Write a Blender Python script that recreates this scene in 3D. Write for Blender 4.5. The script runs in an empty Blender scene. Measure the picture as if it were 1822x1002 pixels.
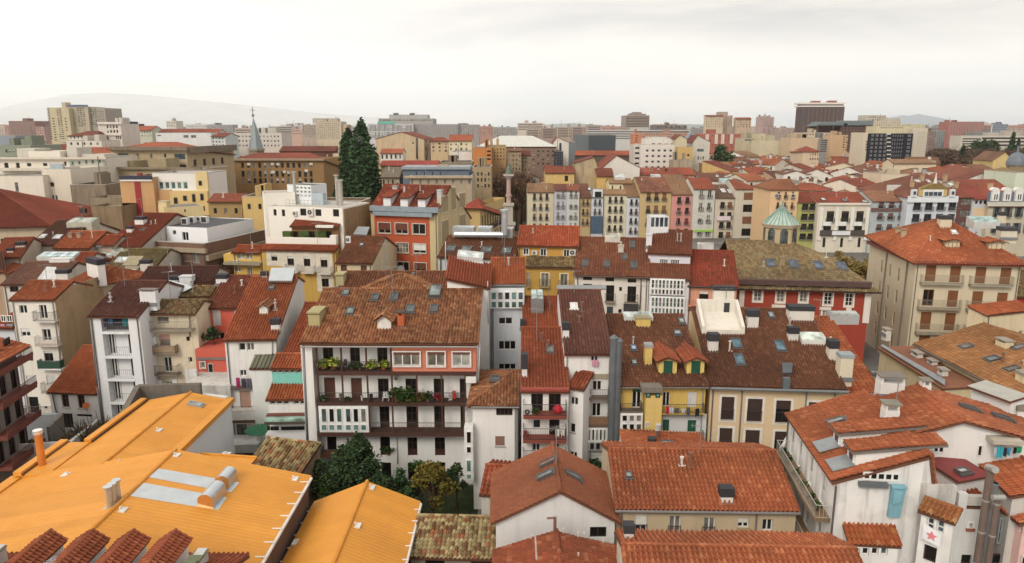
import bpy, bmesh, math, random
from mathutils import Vector, Matrix
rad = math.radians
SC = bpy.context.scene
COL = SC.collection
# ---------------------------------------------------------------- camera
FPX, PXC, PYC = 1290.0, 911.0, 501.0
PITCH, CAMZ = rad(11.95), 33.0
cd = bpy.data.cameras.new('camera'); cam = bpy.data.objects.new('camera', cd); COL.objects.link(cam)
cam.location = (0, 0, CAMZ); cam.rotation_euler = (rad(90) - PITCH, 0, 0)
cd.sensor_width = 36; cd.lens = 36 * FPX / 1822; cd.clip_start = 1; cd.clip_end = 60000
SC.camera = cam
# ---------------------------------------------------------------- world: overcast sky
SUN_EL, SUN_AZ = 38, 205            # azimuth clockwise from +Y (behind the camera)
W = bpy.data.worlds.new('World'); SC.world = W; W.use_nodes = True
nt = W.node_tree; nt.nodes.clear()
def N(t, nt=nt, **k):
    n = nt.nodes.new(t)
    for a, b in k.items(): setattr(n, a, b)
    return n
wo = N('ShaderNodeOutputWorld'); bg = N('ShaderNodeBackground'); bg2 = N('ShaderNodeBackground'); mx = N('ShaderNodeMixShader')
sky = N('ShaderNodeTexSky', sky_type='NISHITA'); sky.sun_disc = False
sky.sun_elevation = rad(SUN_EL); sky.sun_rotation = rad(SUN_AZ)
nt.links.new(sky.outputs[0], bg.inputs[0]); bg.inputs[1].default_value = 0.1
tc = N('ShaderNodeTexCoord'); sx = N('ShaderNodeSeparateXYZ'); nt.links.new(tc.outputs['Generated'], sx.inputs[0])
mp = N('ShaderNodeMapping'); nt.links.new(tc.outputs['Generated'], mp.inputs[0]); mp.inputs['Scale'].default_value = (2.2, 2.2, 15)
mp.inputs['Location'].default_value = (0.55, 0.2, 0.2)
n1 = N('ShaderNodeTexNoise'); n1.inputs['Scale'].default_value = 1.25; n1.inputs['Detail'].default_value = 6; n1.inputs['Roughness'].default_value = .5; n1.inputs['Distortion'].default_value = .35
nt.links.new(mp.outputs[0], n1.inputs['Vector'])
cr = N('ShaderNodeValToRGB'); e = cr.color_ramp.elements
e[0].position = .36; e[0].color = (.90, .865, .82, 1)
e[1].position = .56; e[1].color = (1.07, 1.0, .875, 1)
m_ = cr.color_ramp.elements.new(.46); m_.color = (1.0, .95, .87, 1)
nt.links.new(n1.outputs[0], cr.inputs[0])
# the band of clearer, bluish air low over the horizon
gr = N('ShaderNodeMapRange'); nt.links.new(sx.outputs['Z'], gr.inputs[0])
gr.inputs[1].default_value = .012; gr.inputs[2].default_value = .09; gr.inputs[3].default_value = .85; gr.inputs[4].default_value = 0
n2 = N('ShaderNodeTexNoise'); n2.inputs['Scale'].default_value = 2.1; n2.inputs['Detail'].default_value = 4
mp2 = N('ShaderNodeMapping'); nt.links.new(tc.outputs['Generated'], mp2.inputs[0]); mp2.inputs['Scale'].default_value = (1.5, 1.5, 22)
nt.links.new(mp2.outputs[0], n2.inputs['Vector'])
rr = N('ShaderNodeMapRange'); nt.links.new(n2.outputs[0], rr.inputs[0]); rr.inputs[1].default_value = .38; rr.inputs[2].default_value = .60
mu = N('ShaderNodeMath', operation='MULTIPLY'); nt.links.new(gr.outputs[0], mu.inputs[0]); nt.links.new(rr.outputs[0], mu.inputs[1])
cm = N('ShaderNodeMixRGB'); nt.links.new(mu.outputs[0], cm.inputs[0]); nt.links.new(cr.outputs[0], cm.inputs[1]); cm.inputs[2].default_value = (.78, .85, .88, 1)
# a heavier grey beige cloud deck higher up, mostly to the right
a1 = N('ShaderNodeMapRange'); nt.links.new(sx.outputs['Z'], a1.inputs[0]); a1.inputs[1].default_value = .055; a1.inputs[2].default_value = .135
a2 = N('ShaderNodeMapRange'); nt.links.new(sx.outputs['X'], a2.inputs[0]); a2.inputs[1].default_value = -.45; a2.inputs[2].default_value = .35; a2.inputs[3].default_value = .12
a3 = N('ShaderNodeMath', operation='MULTIPLY'); nt.links.new(a1.outputs[0], a3.inputs[0]); nt.links.new(a2.outputs[0], a3.inputs[1])
a4 = N('ShaderNodeMapRange'); nt.links.new(n1.outputs[0], a4.inputs[0]); a4.inputs[1].default_value = .62; a4.inputs[2].default_value = .38; a4.inputs[3].default_value = .6
a5 = N('ShaderNodeMath', operation='MULTIPLY'); nt.links.new(a3.outputs[0], a5.inputs[0]); nt.links.new(a4.outputs[0], a5.inputs[1])
cm2 = N('ShaderNodeMixRGB'); nt.links.new(a5.outputs[0], cm2.inputs[0]); nt.links.new(cm.outputs[0], cm2.inputs[1]); cm2.inputs[2].default_value = (.50, .478, .458, 1)
nt.links.new(cm2.outputs[0], bg2.inputs[0]); bg2.inputs[1].default_value = 1.32
mx.inputs[0].default_value = .92
nt.links.new(bg.outputs[0], mx.inputs[1]); nt.links.new(bg2.outputs[0], mx.inputs[2]); nt.links.new(mx.outputs[0], wo.inputs[0])
# ---------------------------------------------------------------- sun through cloud
sl = bpy.data.lights.new('sun', 'SUN'); so = bpy.data.objects.new('sun', sl); COL.objects.link(so)
sl.energy = 1.5; sl.angle = rad(22); sl.color = (1, .93, .82)
so.rotation_euler = (rad(90 - SUN_EL), 0, rad(180 - SUN_AZ)); so.location = (0, -40, 90)
vs = SC.view_settings; vs.view_transform = 'Standard'; vs.look = 'None'; vs.exposure = 0.09; vs.gamma = 1; vs.use_curve_mapping = False
SC.cycles.max_bounces = 5; SC.cycles.diffuse_bounces = 2; SC.cycles.volume_bounces = 4
# ================================================================ helpers
CAM = Vector((0, 0, CAMZ)); CP, SP = math.cos(PITCH), math.sin(PITCH)
REGS = {'T': (0, 0, 1.0)}
for _r, _y in (('a', 150), ('b', 350), ('c', 560), ('d', 752)):
    for _i, _x in enumerate((0, 456, 912, 1366)): REGS[_r + str(_i + 1)] = (_x, _y, 3.996)
REGS['e'] = (0, 580, 4.554); REGS['f'] = (340, 580, 3.579); REGS['g'] = (1390, 720, 3.553); REGS['h'] = (0, 400, 5.009)
REGS['i'] = (0, 200, 6.073); REGS['j'] = (300, 200, 6.073); REGS['k'] = (1520, 230, 6.033); REGS['l'] = (1240, 230, 6.073)
_reg = REGS['T']
def reg(n):
    global _reg; _reg = REGS[n]
def tp(x, y): return _reg[0] + x / _reg[2], _reg[1] + y / _reg[2]
def ray(x, y):
    x, y = tp(x, y); a = (x - PXC) / FPX; b = -(y - PYC) / FPX
    return Vector((a, CP + b * SP, -SP + b * CP))
def atY(x, y, Y): d = ray(x, y); return CAM + d * (Y / d.y)
def atZ(x, y, z): d = ray(x, y); return CAM + d * ((z - CAMZ) / d.z)
def isect(o, d, p, n): return o + d * ((p - o).dot(n) / d.dot(n))
def zdepth(p): return p.y * CP + (CAMZ - p.z) * SP
rnd = random.Random(7)
def lin(c): return tuple((x / 12.92 if x <= .04045 else ((x + .055) / 1.055) ** 2.4) for x in (v / 255 for v in c))

# ---------------------------------------------------------------- materials
_mats = {}
def newmat(key):
    m = bpy.data.materials.new(key); m.use_nodes = True; t = m.node_tree
    return m, t, t.nodes['Principled BSDF']
def L(t, a, b): t.links.new(a, b)
def noise(t, sc, detail=4, rough=.55, vec=None, scale3=None):
    n = t.nodes.new('ShaderNodeTexNoise'); n.inputs['Scale'].default_value = sc; n.inputs['Detail'].default_value = detail; n.inputs['Roughness'].default_value = rough
    g = t.nodes.new('ShaderNodeNewGeometry')
    src = g.outputs['Position']
    if scale3:
        mpn = t.nodes.new('ShaderNodeMapping'); mpn.inputs['Scale'].default_value = scale3; L(t, src, mpn.inputs[0]); src = mpn.outputs[0]
    L(t, src, n.inputs['Vector']); return n
def ramp(t, src, stops):
    r = t.nodes.new('ShaderNodeValToRGB'); e = r.color_ramp.elements
    e[0].position = stops[0][0]; e[0].color = tuple(stops[0][1]) + (1,)
    e[1].position = stops[-1][0]; e[1].color = tuple(stops[-1][1]) + (1,)
    for p, c in stops[1:-1]:
        q = r.color_ramp.elements.new(p); q.color = tuple(c) + (1,)
    L(t, src, r.inputs[0]); return r
def mixc(t, fac, a, b, mode='MIX'):
    m = t.nodes.new('ShaderNodeMixRGB'); m.blend_type = mode
    for i, v in enumerate((fac, a, b)):
        if hasattr(v, 'is_linked') or hasattr(v, 'links'): L(t, v, m.inputs[i])
        elif isinstance(v, (int, float)): m.inputs[i].default_value = v
        else: m.inputs[i].default_value = tuple(v) + (1,)
    return m.outputs[0]
def plaster(c, dirt=.35, brick=None):
    """Painted render: c in sRGB 0-255; dirt 0..1 adds rain streaks and blotches."""
    key = ('plaster', c, dirt)
    if key in _mats: return _mats[key]
    m, t, b = newmat('plaster'); q = lin(c); g = q[0] * .3 + q[1] * .6 + q[2] * .1; base = tuple((v * .87 + g * .13) * .97 for v in q)
    n1 = noise(t, .35, 5); n2 = noise(t, 1.0, 5, .65, scale3=(1.6, 1.6, .12)); n3 = noise(t, 9, 3)
    g = tuple(x * .60 for x in base); d = (base[0] * .42 + .01, base[1] * .40 + .01, base[2] * .38 + .01)
    r1 = ramp(t, n1.outputs[0], [(.38, (0, 0, 0)), (.72, (1, 1, 1))])
    r2 = ramp(t, n2.outputs[0], [(.5, (0, 0, 0)), (.74, (1, 1, 1))])
    f1 = t.nodes.new('ShaderNodeMath'); f1.operation = 'MULTIPLY'; L(t, r1.outputs[0], f1.inputs[0]); f1.inputs[1].default_value = dirt * .45
    f2 = t.nodes.new('ShaderNodeMath'); f2.operation = 'MULTIPLY'; L(t, r2.outputs[0], f2.inputs[0]); f2.inputs[1].default_value = min(1, dirt * .95)
    n5 = noise(t, .55, 3, .5); r5 = ramp(t, n5.outputs[0], [(.57, (0, 0, 0)), (.585, (1, 1, 1))]); f5 = t.nodes.new('ShaderNodeMath'); f5.operation = 'MULTIPLY'; L(t, r5.outputs[0], f5.inputs[0]); f5.inputs[1].default_value = min(.8, dirt)
    b5 = mixc(t, f5.outputs[0], base, tuple(x * .88 for x in base))
    c1 = mixc(t, f1.outputs[0], b5, g); c2 = mixc(t, f2.outputs[0], c1, d)
    c3 = mixc(t, .12, c2, n3.outputs[0], 'OVERLAY')
    L(t, c3, b.inputs['Base Color']); b.inputs['Roughness'].default_value = .92
    b.inputs['Specular IOR Level'].default_value = .2
    _mats[key] = m; return m
def paint(c, rough=.5, metal=0, var=.12, name='paint'):
    key = ('paint', c, rough, metal, var)
    if key in _mats: return _mats[key]
    m, t, b = newmat(name); base = lin(c)
    n1 = noise(t, 1.3, 5)
    r = ramp(t, n1.outputs[0], [(.3, tuple(x * (1 - var) for x in base)), (.7, tuple(min(1, x * (1 + var)) for x in base))])
    L(t, r.outputs[0], b.inputs['Base Color']); b.inputs['Roughness'].default_value = rough; b.inputs['Metallic'].default_value = metal; b.inputs['Specular IOR Level'].default_value = .25 if name == 'orange_metal' else .5
    _mats[key] = m; return m
def glass(c=(38, 42, 46), rough=.12, name='window_glass'):
    key = ('glass', c, rough)
    if key in _mats: return _mats[key]
    m, t, b = newmat(name); base = lin(c)
    n1 = noise(t, .9, 2)
    r = ramp(t, n1.outputs[0], [(.35, tuple(x * .45 for x in base)), (.7, tuple(min(1, x * 1.5) for x in base))])
    L(t, r.outputs[0], b.inputs['Base Color']); b.inputs['Roughness'].default_value = rough; b.inputs['IOR'].default_value = 1.45
    _mats[key] = m; return m
def tile(c1, c2, c3=None, moss=.25, mossc=(70, 62, 40), jit=.55, rows=True):
    """Clay tiles: every tile (one cell of the UV grid) takes its own tone between c1 and c2, some c3; lichen blotches."""
    key = ('tile', c1, c2, c3, moss, mossc, jit)
    if key in _mats: return _mats[key]
    m, t, b = newmat('roof_tile')
    def lin(c, f=globals()['lin']): q = f(c); g = q[0] * .3 + q[1] * .6 + q[2] * .1; return tuple((v * .9 + g * .1) * m_ for v, m_ in zip(q, (.95, .97, .9)))
    uv = t.nodes.new('ShaderNodeUVMap'); uv.uv_map = 'UVMap'
    fl = t.nodes.new('ShaderNodeVectorMath'); fl.operation = 'FLOOR'; L(t, uv.outputs[0], fl.inputs[0])
    wn = t.nodes.new('ShaderNodeTexWhiteNoise'); wn.noise_dimensions = '2D'; L(t, fl.outputs[0], wn.inputs['Vector'])
    a, bb = lin(c1), lin(c2); md = tuple((x + y) / 2 for x, y in zip(a, bb))
    def tw(c, k): return tuple(m0 + (x - m0) * k for x, m0 in zip(c, md))
    st = [(0, tw(a, jit)), (.45, md), (.86, tw(bb, jit)), (.93, tuple(m0 * .4 + x * .6 for x, m0 in zip(lin(c3), md)) if c3 else tw(bb, jit * 1.1))]
    r = ramp(t, wn.outputs['Value'], st)
    n1 = noise(t, .22, 6, .6); n2 = noise(t, 1.7, 4, .7)
    r1 = ramp(t, n1.outputs[0], [(.42, (0, 0, 0)), (.70, (1, 1, 1))]); r2 = ramp(t, n2.outputs[0], [(.40, (.2, .2, .2)), (.65, (1, 1, 1))])
    mm = t.nodes.new('ShaderNodeMath'); mm.operation = 'MULTIPLY'; L(t, r1.outputs[0], mm.inputs[0]); L(t, r2.outputs[0], mm.inputs[1])
    m2 = t.nodes.new('ShaderNodeMath'); m2.operation = 'MULTIPLY'; L(t, mm.outputs[0], m2.inputs[0]); m2.inputs[1].default_value = moss
    c = mixc(t, m2.outputs[0], r.outputs[0], lin(mossc))
    n4 = noise(t, .09, 3); r4 = ramp(t, n4.outputs[0], [(.35, (.72, .72, .74)), (.65, (1.12, 1.1, 1.06))])
    c = mixc(t, 1.0, c, r4.outputs[0], 'MULTIPLY')
    L(t, c, b.inputs['Base Color']); b.inputs['Roughness'].default_value = .88; b.inputs['Specular IOR Level'].default_value = .25
    _mats[key] = m; return m

# ---------------------------------------------------------------- mesh builder
def metal_sheet(c):
    """Coated roof sheet: each panel its own tone, weather streaks down the fall, dull patches."""
    m, t, b = newmat('orange_metal'); base = lin(c); uv = t.nodes.new('ShaderNodeUVMap'); uv.uv_map = 'UVMap'; mp = t.nodes.new('ShaderNodeMapping'); mp.inputs['Scale'].default_value = (.34, 1, 1); L(t, uv.outputs[0], mp.inputs[0])
    fl = t.nodes.new('ShaderNodeVectorMath'); fl.operation = 'FLOOR'; L(t, mp.outputs[0], fl.inputs[0]); wn = t.nodes.new('ShaderNodeTexWhiteNoise'); wn.noise_dimensions = '2D'; L(t, fl.outputs[0], wn.inputs['Vector'])
    r = ramp(t, wn.outputs['Value'], [(0, tuple(x * .93 for x in base)), (1, tuple(x * 1.06 for x in base))]); n1 = noise(t, .25, 6, .65); n2 = noise(t, 1.0, 5, .7, scale3=(.35, 2.2, 1)); d = tuple(x * .62 + .02 for x in base)
    f = ramp(t, n1.outputs[0], [(.46, (0, 0, 0)), (.74, (.45, .45, .45))]); g = ramp(t, n2.outputs[0], [(.55, (0, 0, 0)), (.8, (.4, .4, .4))])
    L(t, mixc(t, g.outputs[0], mixc(t, f.outputs[0], r.outputs[0], d), d), b.inputs['Base Color']); rr = ramp(t, n1.outputs[0], [(.3, (.45,) * 3), (.7, (.7,) * 3)]); L(t, rr.outputs[0], b.inputs['Roughness']); b.inputs['Specular IOR Level'].default_value = .3; return m
class MB:
    def __init__(s): s.v = []; s.f = []; s.m = []; s.sm = []
    def poly(s, pts, mi=0):
        i = len(s.v); s.v += [tuple(p) for p in pts]; s.f.append(tuple(range(i, i + len(pts)))); s.m.append(mi)
    def box(s, a, b, mi=0):
        x0, x1 = sorted((a[0], b[0])); y0, y1 = sorted((a[1], b[1])); z0, z1 = sorted((a[2], b[2])); i = len(s.v)
        s.v += [(x0, y0, z0), (x1, y0, z0), (x1, y1, z0), (x0, y1, z0), (x0, y0, z1), (x1, y0, z1), (x1, y1, z1), (x0, y1, z1)]
        for q in ((0, 3, 2, 1), (4, 5, 6, 7), (0, 1, 5, 4), (1, 2, 6, 5), (2, 3, 7, 6), (3, 0, 4, 7)):
            s.f.append(tuple(i + k for k in q)); s.m.append(mi)
    def prism(s, pts, vec, mi=0, mside=None):
        n = len(pts); i = len(s.v); vec = Vector(vec); mside = mi if mside is None else mside
        s.v += [tuple(p) for p in pts] + [tuple(Vector(p) + vec) for p in pts]
        s.f.append(tuple(i + k for k in range(n))); s.m.append(mi)
        s.f.append(tuple(i + n + k for k in reversed(range(n)))); s.m.append(mside)
        for k in range(n):
            l = (k + 1) % n; s.f.append((i + k, i + n + k, i + n + l, i + l)); s.m.append(mside)
    def tube(s, p, q, r, n=8, mi=0, r2=None):
        p, q = Vector(p), Vector(q); d = (q - p).normalized(); a = d.orthogonal().normalized(); b = d.cross(a); r2 = r if r2 is None else r2
        i = len(s.v)
        for c, rr in ((p, r), (q, r2)):
            for k in range(n):
                t = 2 * math.pi * k / n; s.v.append(tuple(c + (a * math.cos(t) + b * math.sin(t)) * rr))
        for k in range(n):
            l = (k + 1) % n; s.f.append((i + k, i + l, i + n + l, i + n + k)); s.m.append(mi)
        s.f.append(tuple(i + k for k in reversed(range(n)))); s.m.append(mi); s.f.append(tuple(i + n + k for k in range(n))); s.m.append(mi)
    def bar(s, p, q, r, mi=0): s.tube(p, q, r, 4, mi)
    def mesh(s, name, mats, smooth=False):
        me = bpy.data.meshes.new(name); me.from_pydata(s.v, [], s.f)
        for m in (mats if isinstance(mats, (list, tuple)) else [mats]): me.materials.append(m)
        me.polygons.foreach_set('material_index', s.m)
        if smooth: me.polygons.foreach_set('use_smooth', [True] * len(s.f))
        me.update(); return me
def add(name, data, parent=None, M=None):
    o = bpy.data.objects.new(name, data); COL.objects.link(o)
    if parent is not None: o.parent = parent
    if M is not None: o.matrix_basis = M
    return o
_seen = {}
def tag(o, label, cat, group=None, kind=None):
    if label: o['label'] = label
    if cat: o['category'] = cat
    if group: o['group'] = group
    if kind: o['kind'] = kind
    return o
def struct(o): o['kind'] = 'structure'; return o

# ---------------------------------------------------------------- tiled slopes
def slope_into(bm, poly, e1, mi=0, pitch=.28, row=.42, amp=.14, geo=True, thick=.14, mi_edge=1):
    """One roof plane: a sheet of barrel tiles (real corrugation and steps) cut to the polygon, on a thin slab."""
    poly = [Vector(p) for p in poly]; e1 = Vector(e1).normalized()
    n = (poly[1] - poly[0]).cross(poly[-1] - poly[0]).normalized()
    if n.z < 0: n = -n; poly = poly[::-1]
    e1 = (e1 - n * e1.dot(n)).normalized(); e2 = n.cross(e1)
    if e2.z < 0: e2 = -e2; e1 = -e1
    o = poly[0]
    ab = [((p - o).dot(e1), (p - o).dot(e2)) for p in poly]
    a0, a1 = min(a for a, _ in ab), max(a for a, _ in ab); b0, b1 = min(b for _, b in ab), max(b for _, b in ab)
    off = rnd.randrange(1000)
    mb = MB()
    if not geo:
        mb.poly([p + n * .03 for p in poly], mi)
        uvs = [((a - a0) / pitch + off, (b - b0) / row) for a, b in ab]
        me = mb.mesh('t', []); ul = me.uv_layers.new(name='UVMap')
        for i, l in enumerate(me.loops): ul.data[i].uv = uvs[l.vertex_index]
        bm.from_mesh(me); bpy.data.meshes.remove(me)
    else:
        nc = max(1, int(math.ceil((a1 - a0) / pitch))); nr = max(1, int(math.ceil((b1 - b0) / row)))
        prof = ((0, 0), (.12, .1), (.24, .75), (.44, 1.0), (.66, .8), (.8, .1))
        us = []; hs = []
        for c in range(nc):
            for f, h in prof: us.append(c + f); hs.append(h)
        us.append(nc); hs.append(0)
        verts = []; faces = []; uvs = []
        nu = len(us)
        jit = [rnd.uniform(-.12, .12) for _ in range(nc + 1)]; p1, p2 = rnd.uniform(0, 6), rnd.uniform(0, 6); sg = .045 if row < 5 else 0
        for r in range(nr):
            for k, lift in ((0, .06), (1, 0)):
                bb = b0 + (r + k) * row
                for j in range(nu):
                    rj = jit[min(nc, int(us[j]))] * row * .35
                    verts.append(tuple(o + e1 * (a0 + us[j] * pitch) + e2 * (bb + (rj if 0 < r + k < nr else 0)) + n * (hs[j] * amp + lift + .02 + sg * math.sin(us[j] * pitch * .8 + p1) * math.sin(bb * .9 + p2))))
            base = r * 2 * nu
            for j in range(nu - 1):
                faces.append((base + j, base + j + 1, base + nu + j + 1, base + nu + j))
                uvs.append((us[j] * .5 + us[j + 1] * .5 + off, r + .5))
            if r:
                pb = base - nu
                for j in range(nu - 1):
                    faces.append((pb + j, pb + j + 1, base + j + 1, base + j)); uvs.append((us[j] * .5 + us[j + 1] * .5 + off, r + .5))
        me = bpy.data.meshes.new('t'); me.from_pydata(verts, [], faces); ul = me.uv_layers.new(name='UVMap')
        flat = []
        for u in uvs: flat += [u[0], u[1]] * 4
        ul.data.foreach_set('uv', flat)
        me.polygons.foreach_set('material_index', [mi] * len(faces))
        rect = len(poly) == 4 and all(min(abs(a - a0), abs(a - a1)) < .02 and min(abs(b - b0), abs(b - b1)) < .02 for a, b in ab)
        t = bmesh.new(); t.from_mesh(me)
        cuts = [((a1, b1), (1, 0)), ((a1, b1), (0, 1))] if rect else []
        if rect:
            for (ca, cb), (da, db) in cuts:
                bmesh.ops.bisect_plane(t, geom=t.verts[:] + t.edges[:] + t.faces[:], plane_co=o + e1 * ca + e2 * cb, plane_no=e1 * da + e2 * db, clear_outer=True)
        else:
            m = len(poly)
            for k in range(m):
                p, q = poly[k], poly[(k + 1) % m]
                if (q - p).length < .05: continue
                bmesh.ops.bisect_plane(t, geom=t.verts[:] + t.edges[:] + t.faces[:], plane_co=p, plane_no=(q - p).cross(n).normalized(), clear_outer=True)
        t.to_mesh(me); t.free(); bm.from_mesh(me); bpy.data.meshes.remove(me)
    sb = MB(); sb.prism([p for p in poly[::-1]], n * -thick, mi_edge)
    me = sb.mesh('t', []); me.uv_layers.new(name='UVMap'); me.polygons.foreach_set('material_index', [mi_edge] * len(sb.f)); bm.from_mesh(me); bpy.data.meshes.remove(me)
def ridge_into(bm, p, q, r=.14, mi=0):
    p, q = Vector(p), Vector(q); d = q - p; ln = d.length
    if ln < .2: return
    d.normalize(); k = max(1, int(ln / .42)); mb = MB()
    for i in range(k): mb.tube(p + d * (ln * i / k), p + d * (ln * (i + 1.08) / k), r, 7, mi, r * .86)
    me = mb.mesh('t', []); ul = me.uv_layers.new(name='UVMap')
    of = rnd.randrange(500)
    for pl in me.polygons:
        for li in pl.loop_indices: ul.data[li].uv = (of + .5, pl.index // 9 + .5)
    me.polygons.foreach_set('material_index', [mi] * len(mb.f)); bm.from_mesh(me); bpy.data.meshes.remove(me)
def bm_mesh(bm, name, mats):
    me = bpy.data.meshes.new(name); bm.to_mesh(me); bm.free()
    for m in mats: me.materials.append(m)
    return me

# ---------------------------------------------------------------- windows
WHT, BRN, DRK, GRN, GRY, BLK, LGY = (226, 224, 220), (84, 52, 40), (58, 44, 38), (28, 70, 58), (120, 122, 122), (38, 38, 40), (176, 176, 172)
def S(fr=WHT, nx=2, ny=1, pane='g', bl=0, bc=WHT, sur=None, sw=.16, sill=0, ft=.075, sh=None, low=0, rec=.16):
    return (fr, nx, ny, pane, bl, bc, sur, sw, sill, ft, sh, low, rec)
GL = {'g': lambda: glass(), 'c': lambda: glass((120, 116, 108), .25), 't': lambda: glass((96, 128, 124), .15), 'k': lambda: glass((18, 17, 17), .4), 'b': lambda: glass((70, 84, 92), .1),
      'w': lambda: glass((170, 170, 164), .35)}
_wm = {}
def win_mesh(w, h, st, flat):
    key = (round(w, 1 if flat else 2), round(h, 1 if flat else 2), st, flat)
    if key in _wm: return _wm[key]
    w, h = key[0], key[1]
    fr, nx, ny, pane, bl, bc, sur, sw, sill, ft, sh, low, rec = st
    ft = min(ft, w * .2, h * .2)
    f = MB(); y0, y1 = rec - .03, rec + .05
    f.box((0, y0, 0), (ft, y1, h)); f.box((w - ft, y0, 0), (w, y1, h)); f.box((ft, y0, 0), (w - ft, y1, ft)); f.box((ft, y0, h - ft), (w - ft, y1, h))
    for i in range(1, nx): x = w * i / nx; f.box((x - ft * .6, y0 + .005, ft), (x + ft * .6, y1, h - ft))
    for i in range(1, ny): z = h * i / ny; f.box((ft, y0 + .01, z - ft * .4), (w - ft, y1 - .005, z + ft * .4))
    if low: f.box((ft, y0 + .015, ft), (w - ft, y1 - .01, h * low))
    p = MB(); pa = [(ft * .5, rec + .02, ft * .5), (w - ft * .5, rec + .02, ft * .5), (w - ft * .5, rec + .02, h - ft * .5), (ft * .5, rec + .02, h - ft * .5)]
    p.box((ft * .5, rec + .015, ft * .5), (w - ft * .5, rec + .03, h - ft * .5))
    x = MB(); ex = []
    if bl:
        b = MB(); b.box((.02, rec - .08, h * (1 - bl)), (w - .02, rec - .05, h - .01))
        nsl = int(h * bl / .12)
        for i in range(nsl): b.box((.02, rec - .09, h - .02 - i * .12), (w - .02, rec - .075, h - .05 - i * .12))
        ex.append(('blind', b, paint(bc, .7)))
    if sur:
        b = MB(); b.box((-sw, -.03, -sw), (0, .02, h + sw)); b.box((w, -.03, -sw), (w + sw, .02, h + sw)); b.box((0, -.03, h), (w, .02, h + sw)); b.box((0, -.035, -sw), (w, .02, 0))
        ex.append(('surround', b, paint(sur, .8)))
    if sill:
        b = MB(); b.box((-.08, -.1, -.09), (w + .08, rec, -.005)); ex.append(('sill', b, paint((170, 165, 158), .8)))
    if sh:
        b = MB(); b.box((-w * .5, -.06, 0), (-.02, -.015, h)); b.box((w + .02, -.06, 0), (w * 1.5, -.015, h)); ex.append(('shutter', b, paint(sh, .7)))
    fm, pm = paint(fr, .5), (GL[pane]() if pane in GL else paint(fr, .5))
    if flat:
        k = len(f.v); f.v += p.v; f.f += [tuple(i + k for i in q) for q in p.f]; f.m += [1] * len(p.f); mats = [fm, pm]
        for nm, b, m in ex:
            k = len(f.v); f.v += b.v; f.f += [tuple(i + k for i in q) for q in b.f]; f.m += [len(mats)] * len(b.f); mats.append(m)
        r = (f.mesh('window', mats), None, [])
    else:
        r = (f.mesh('frame', fm), p.mesh('pane', pm), [(nm, b.mesh(nm, m)) for nm, b, m in ex])
    _wm[key] = r; return r

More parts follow.
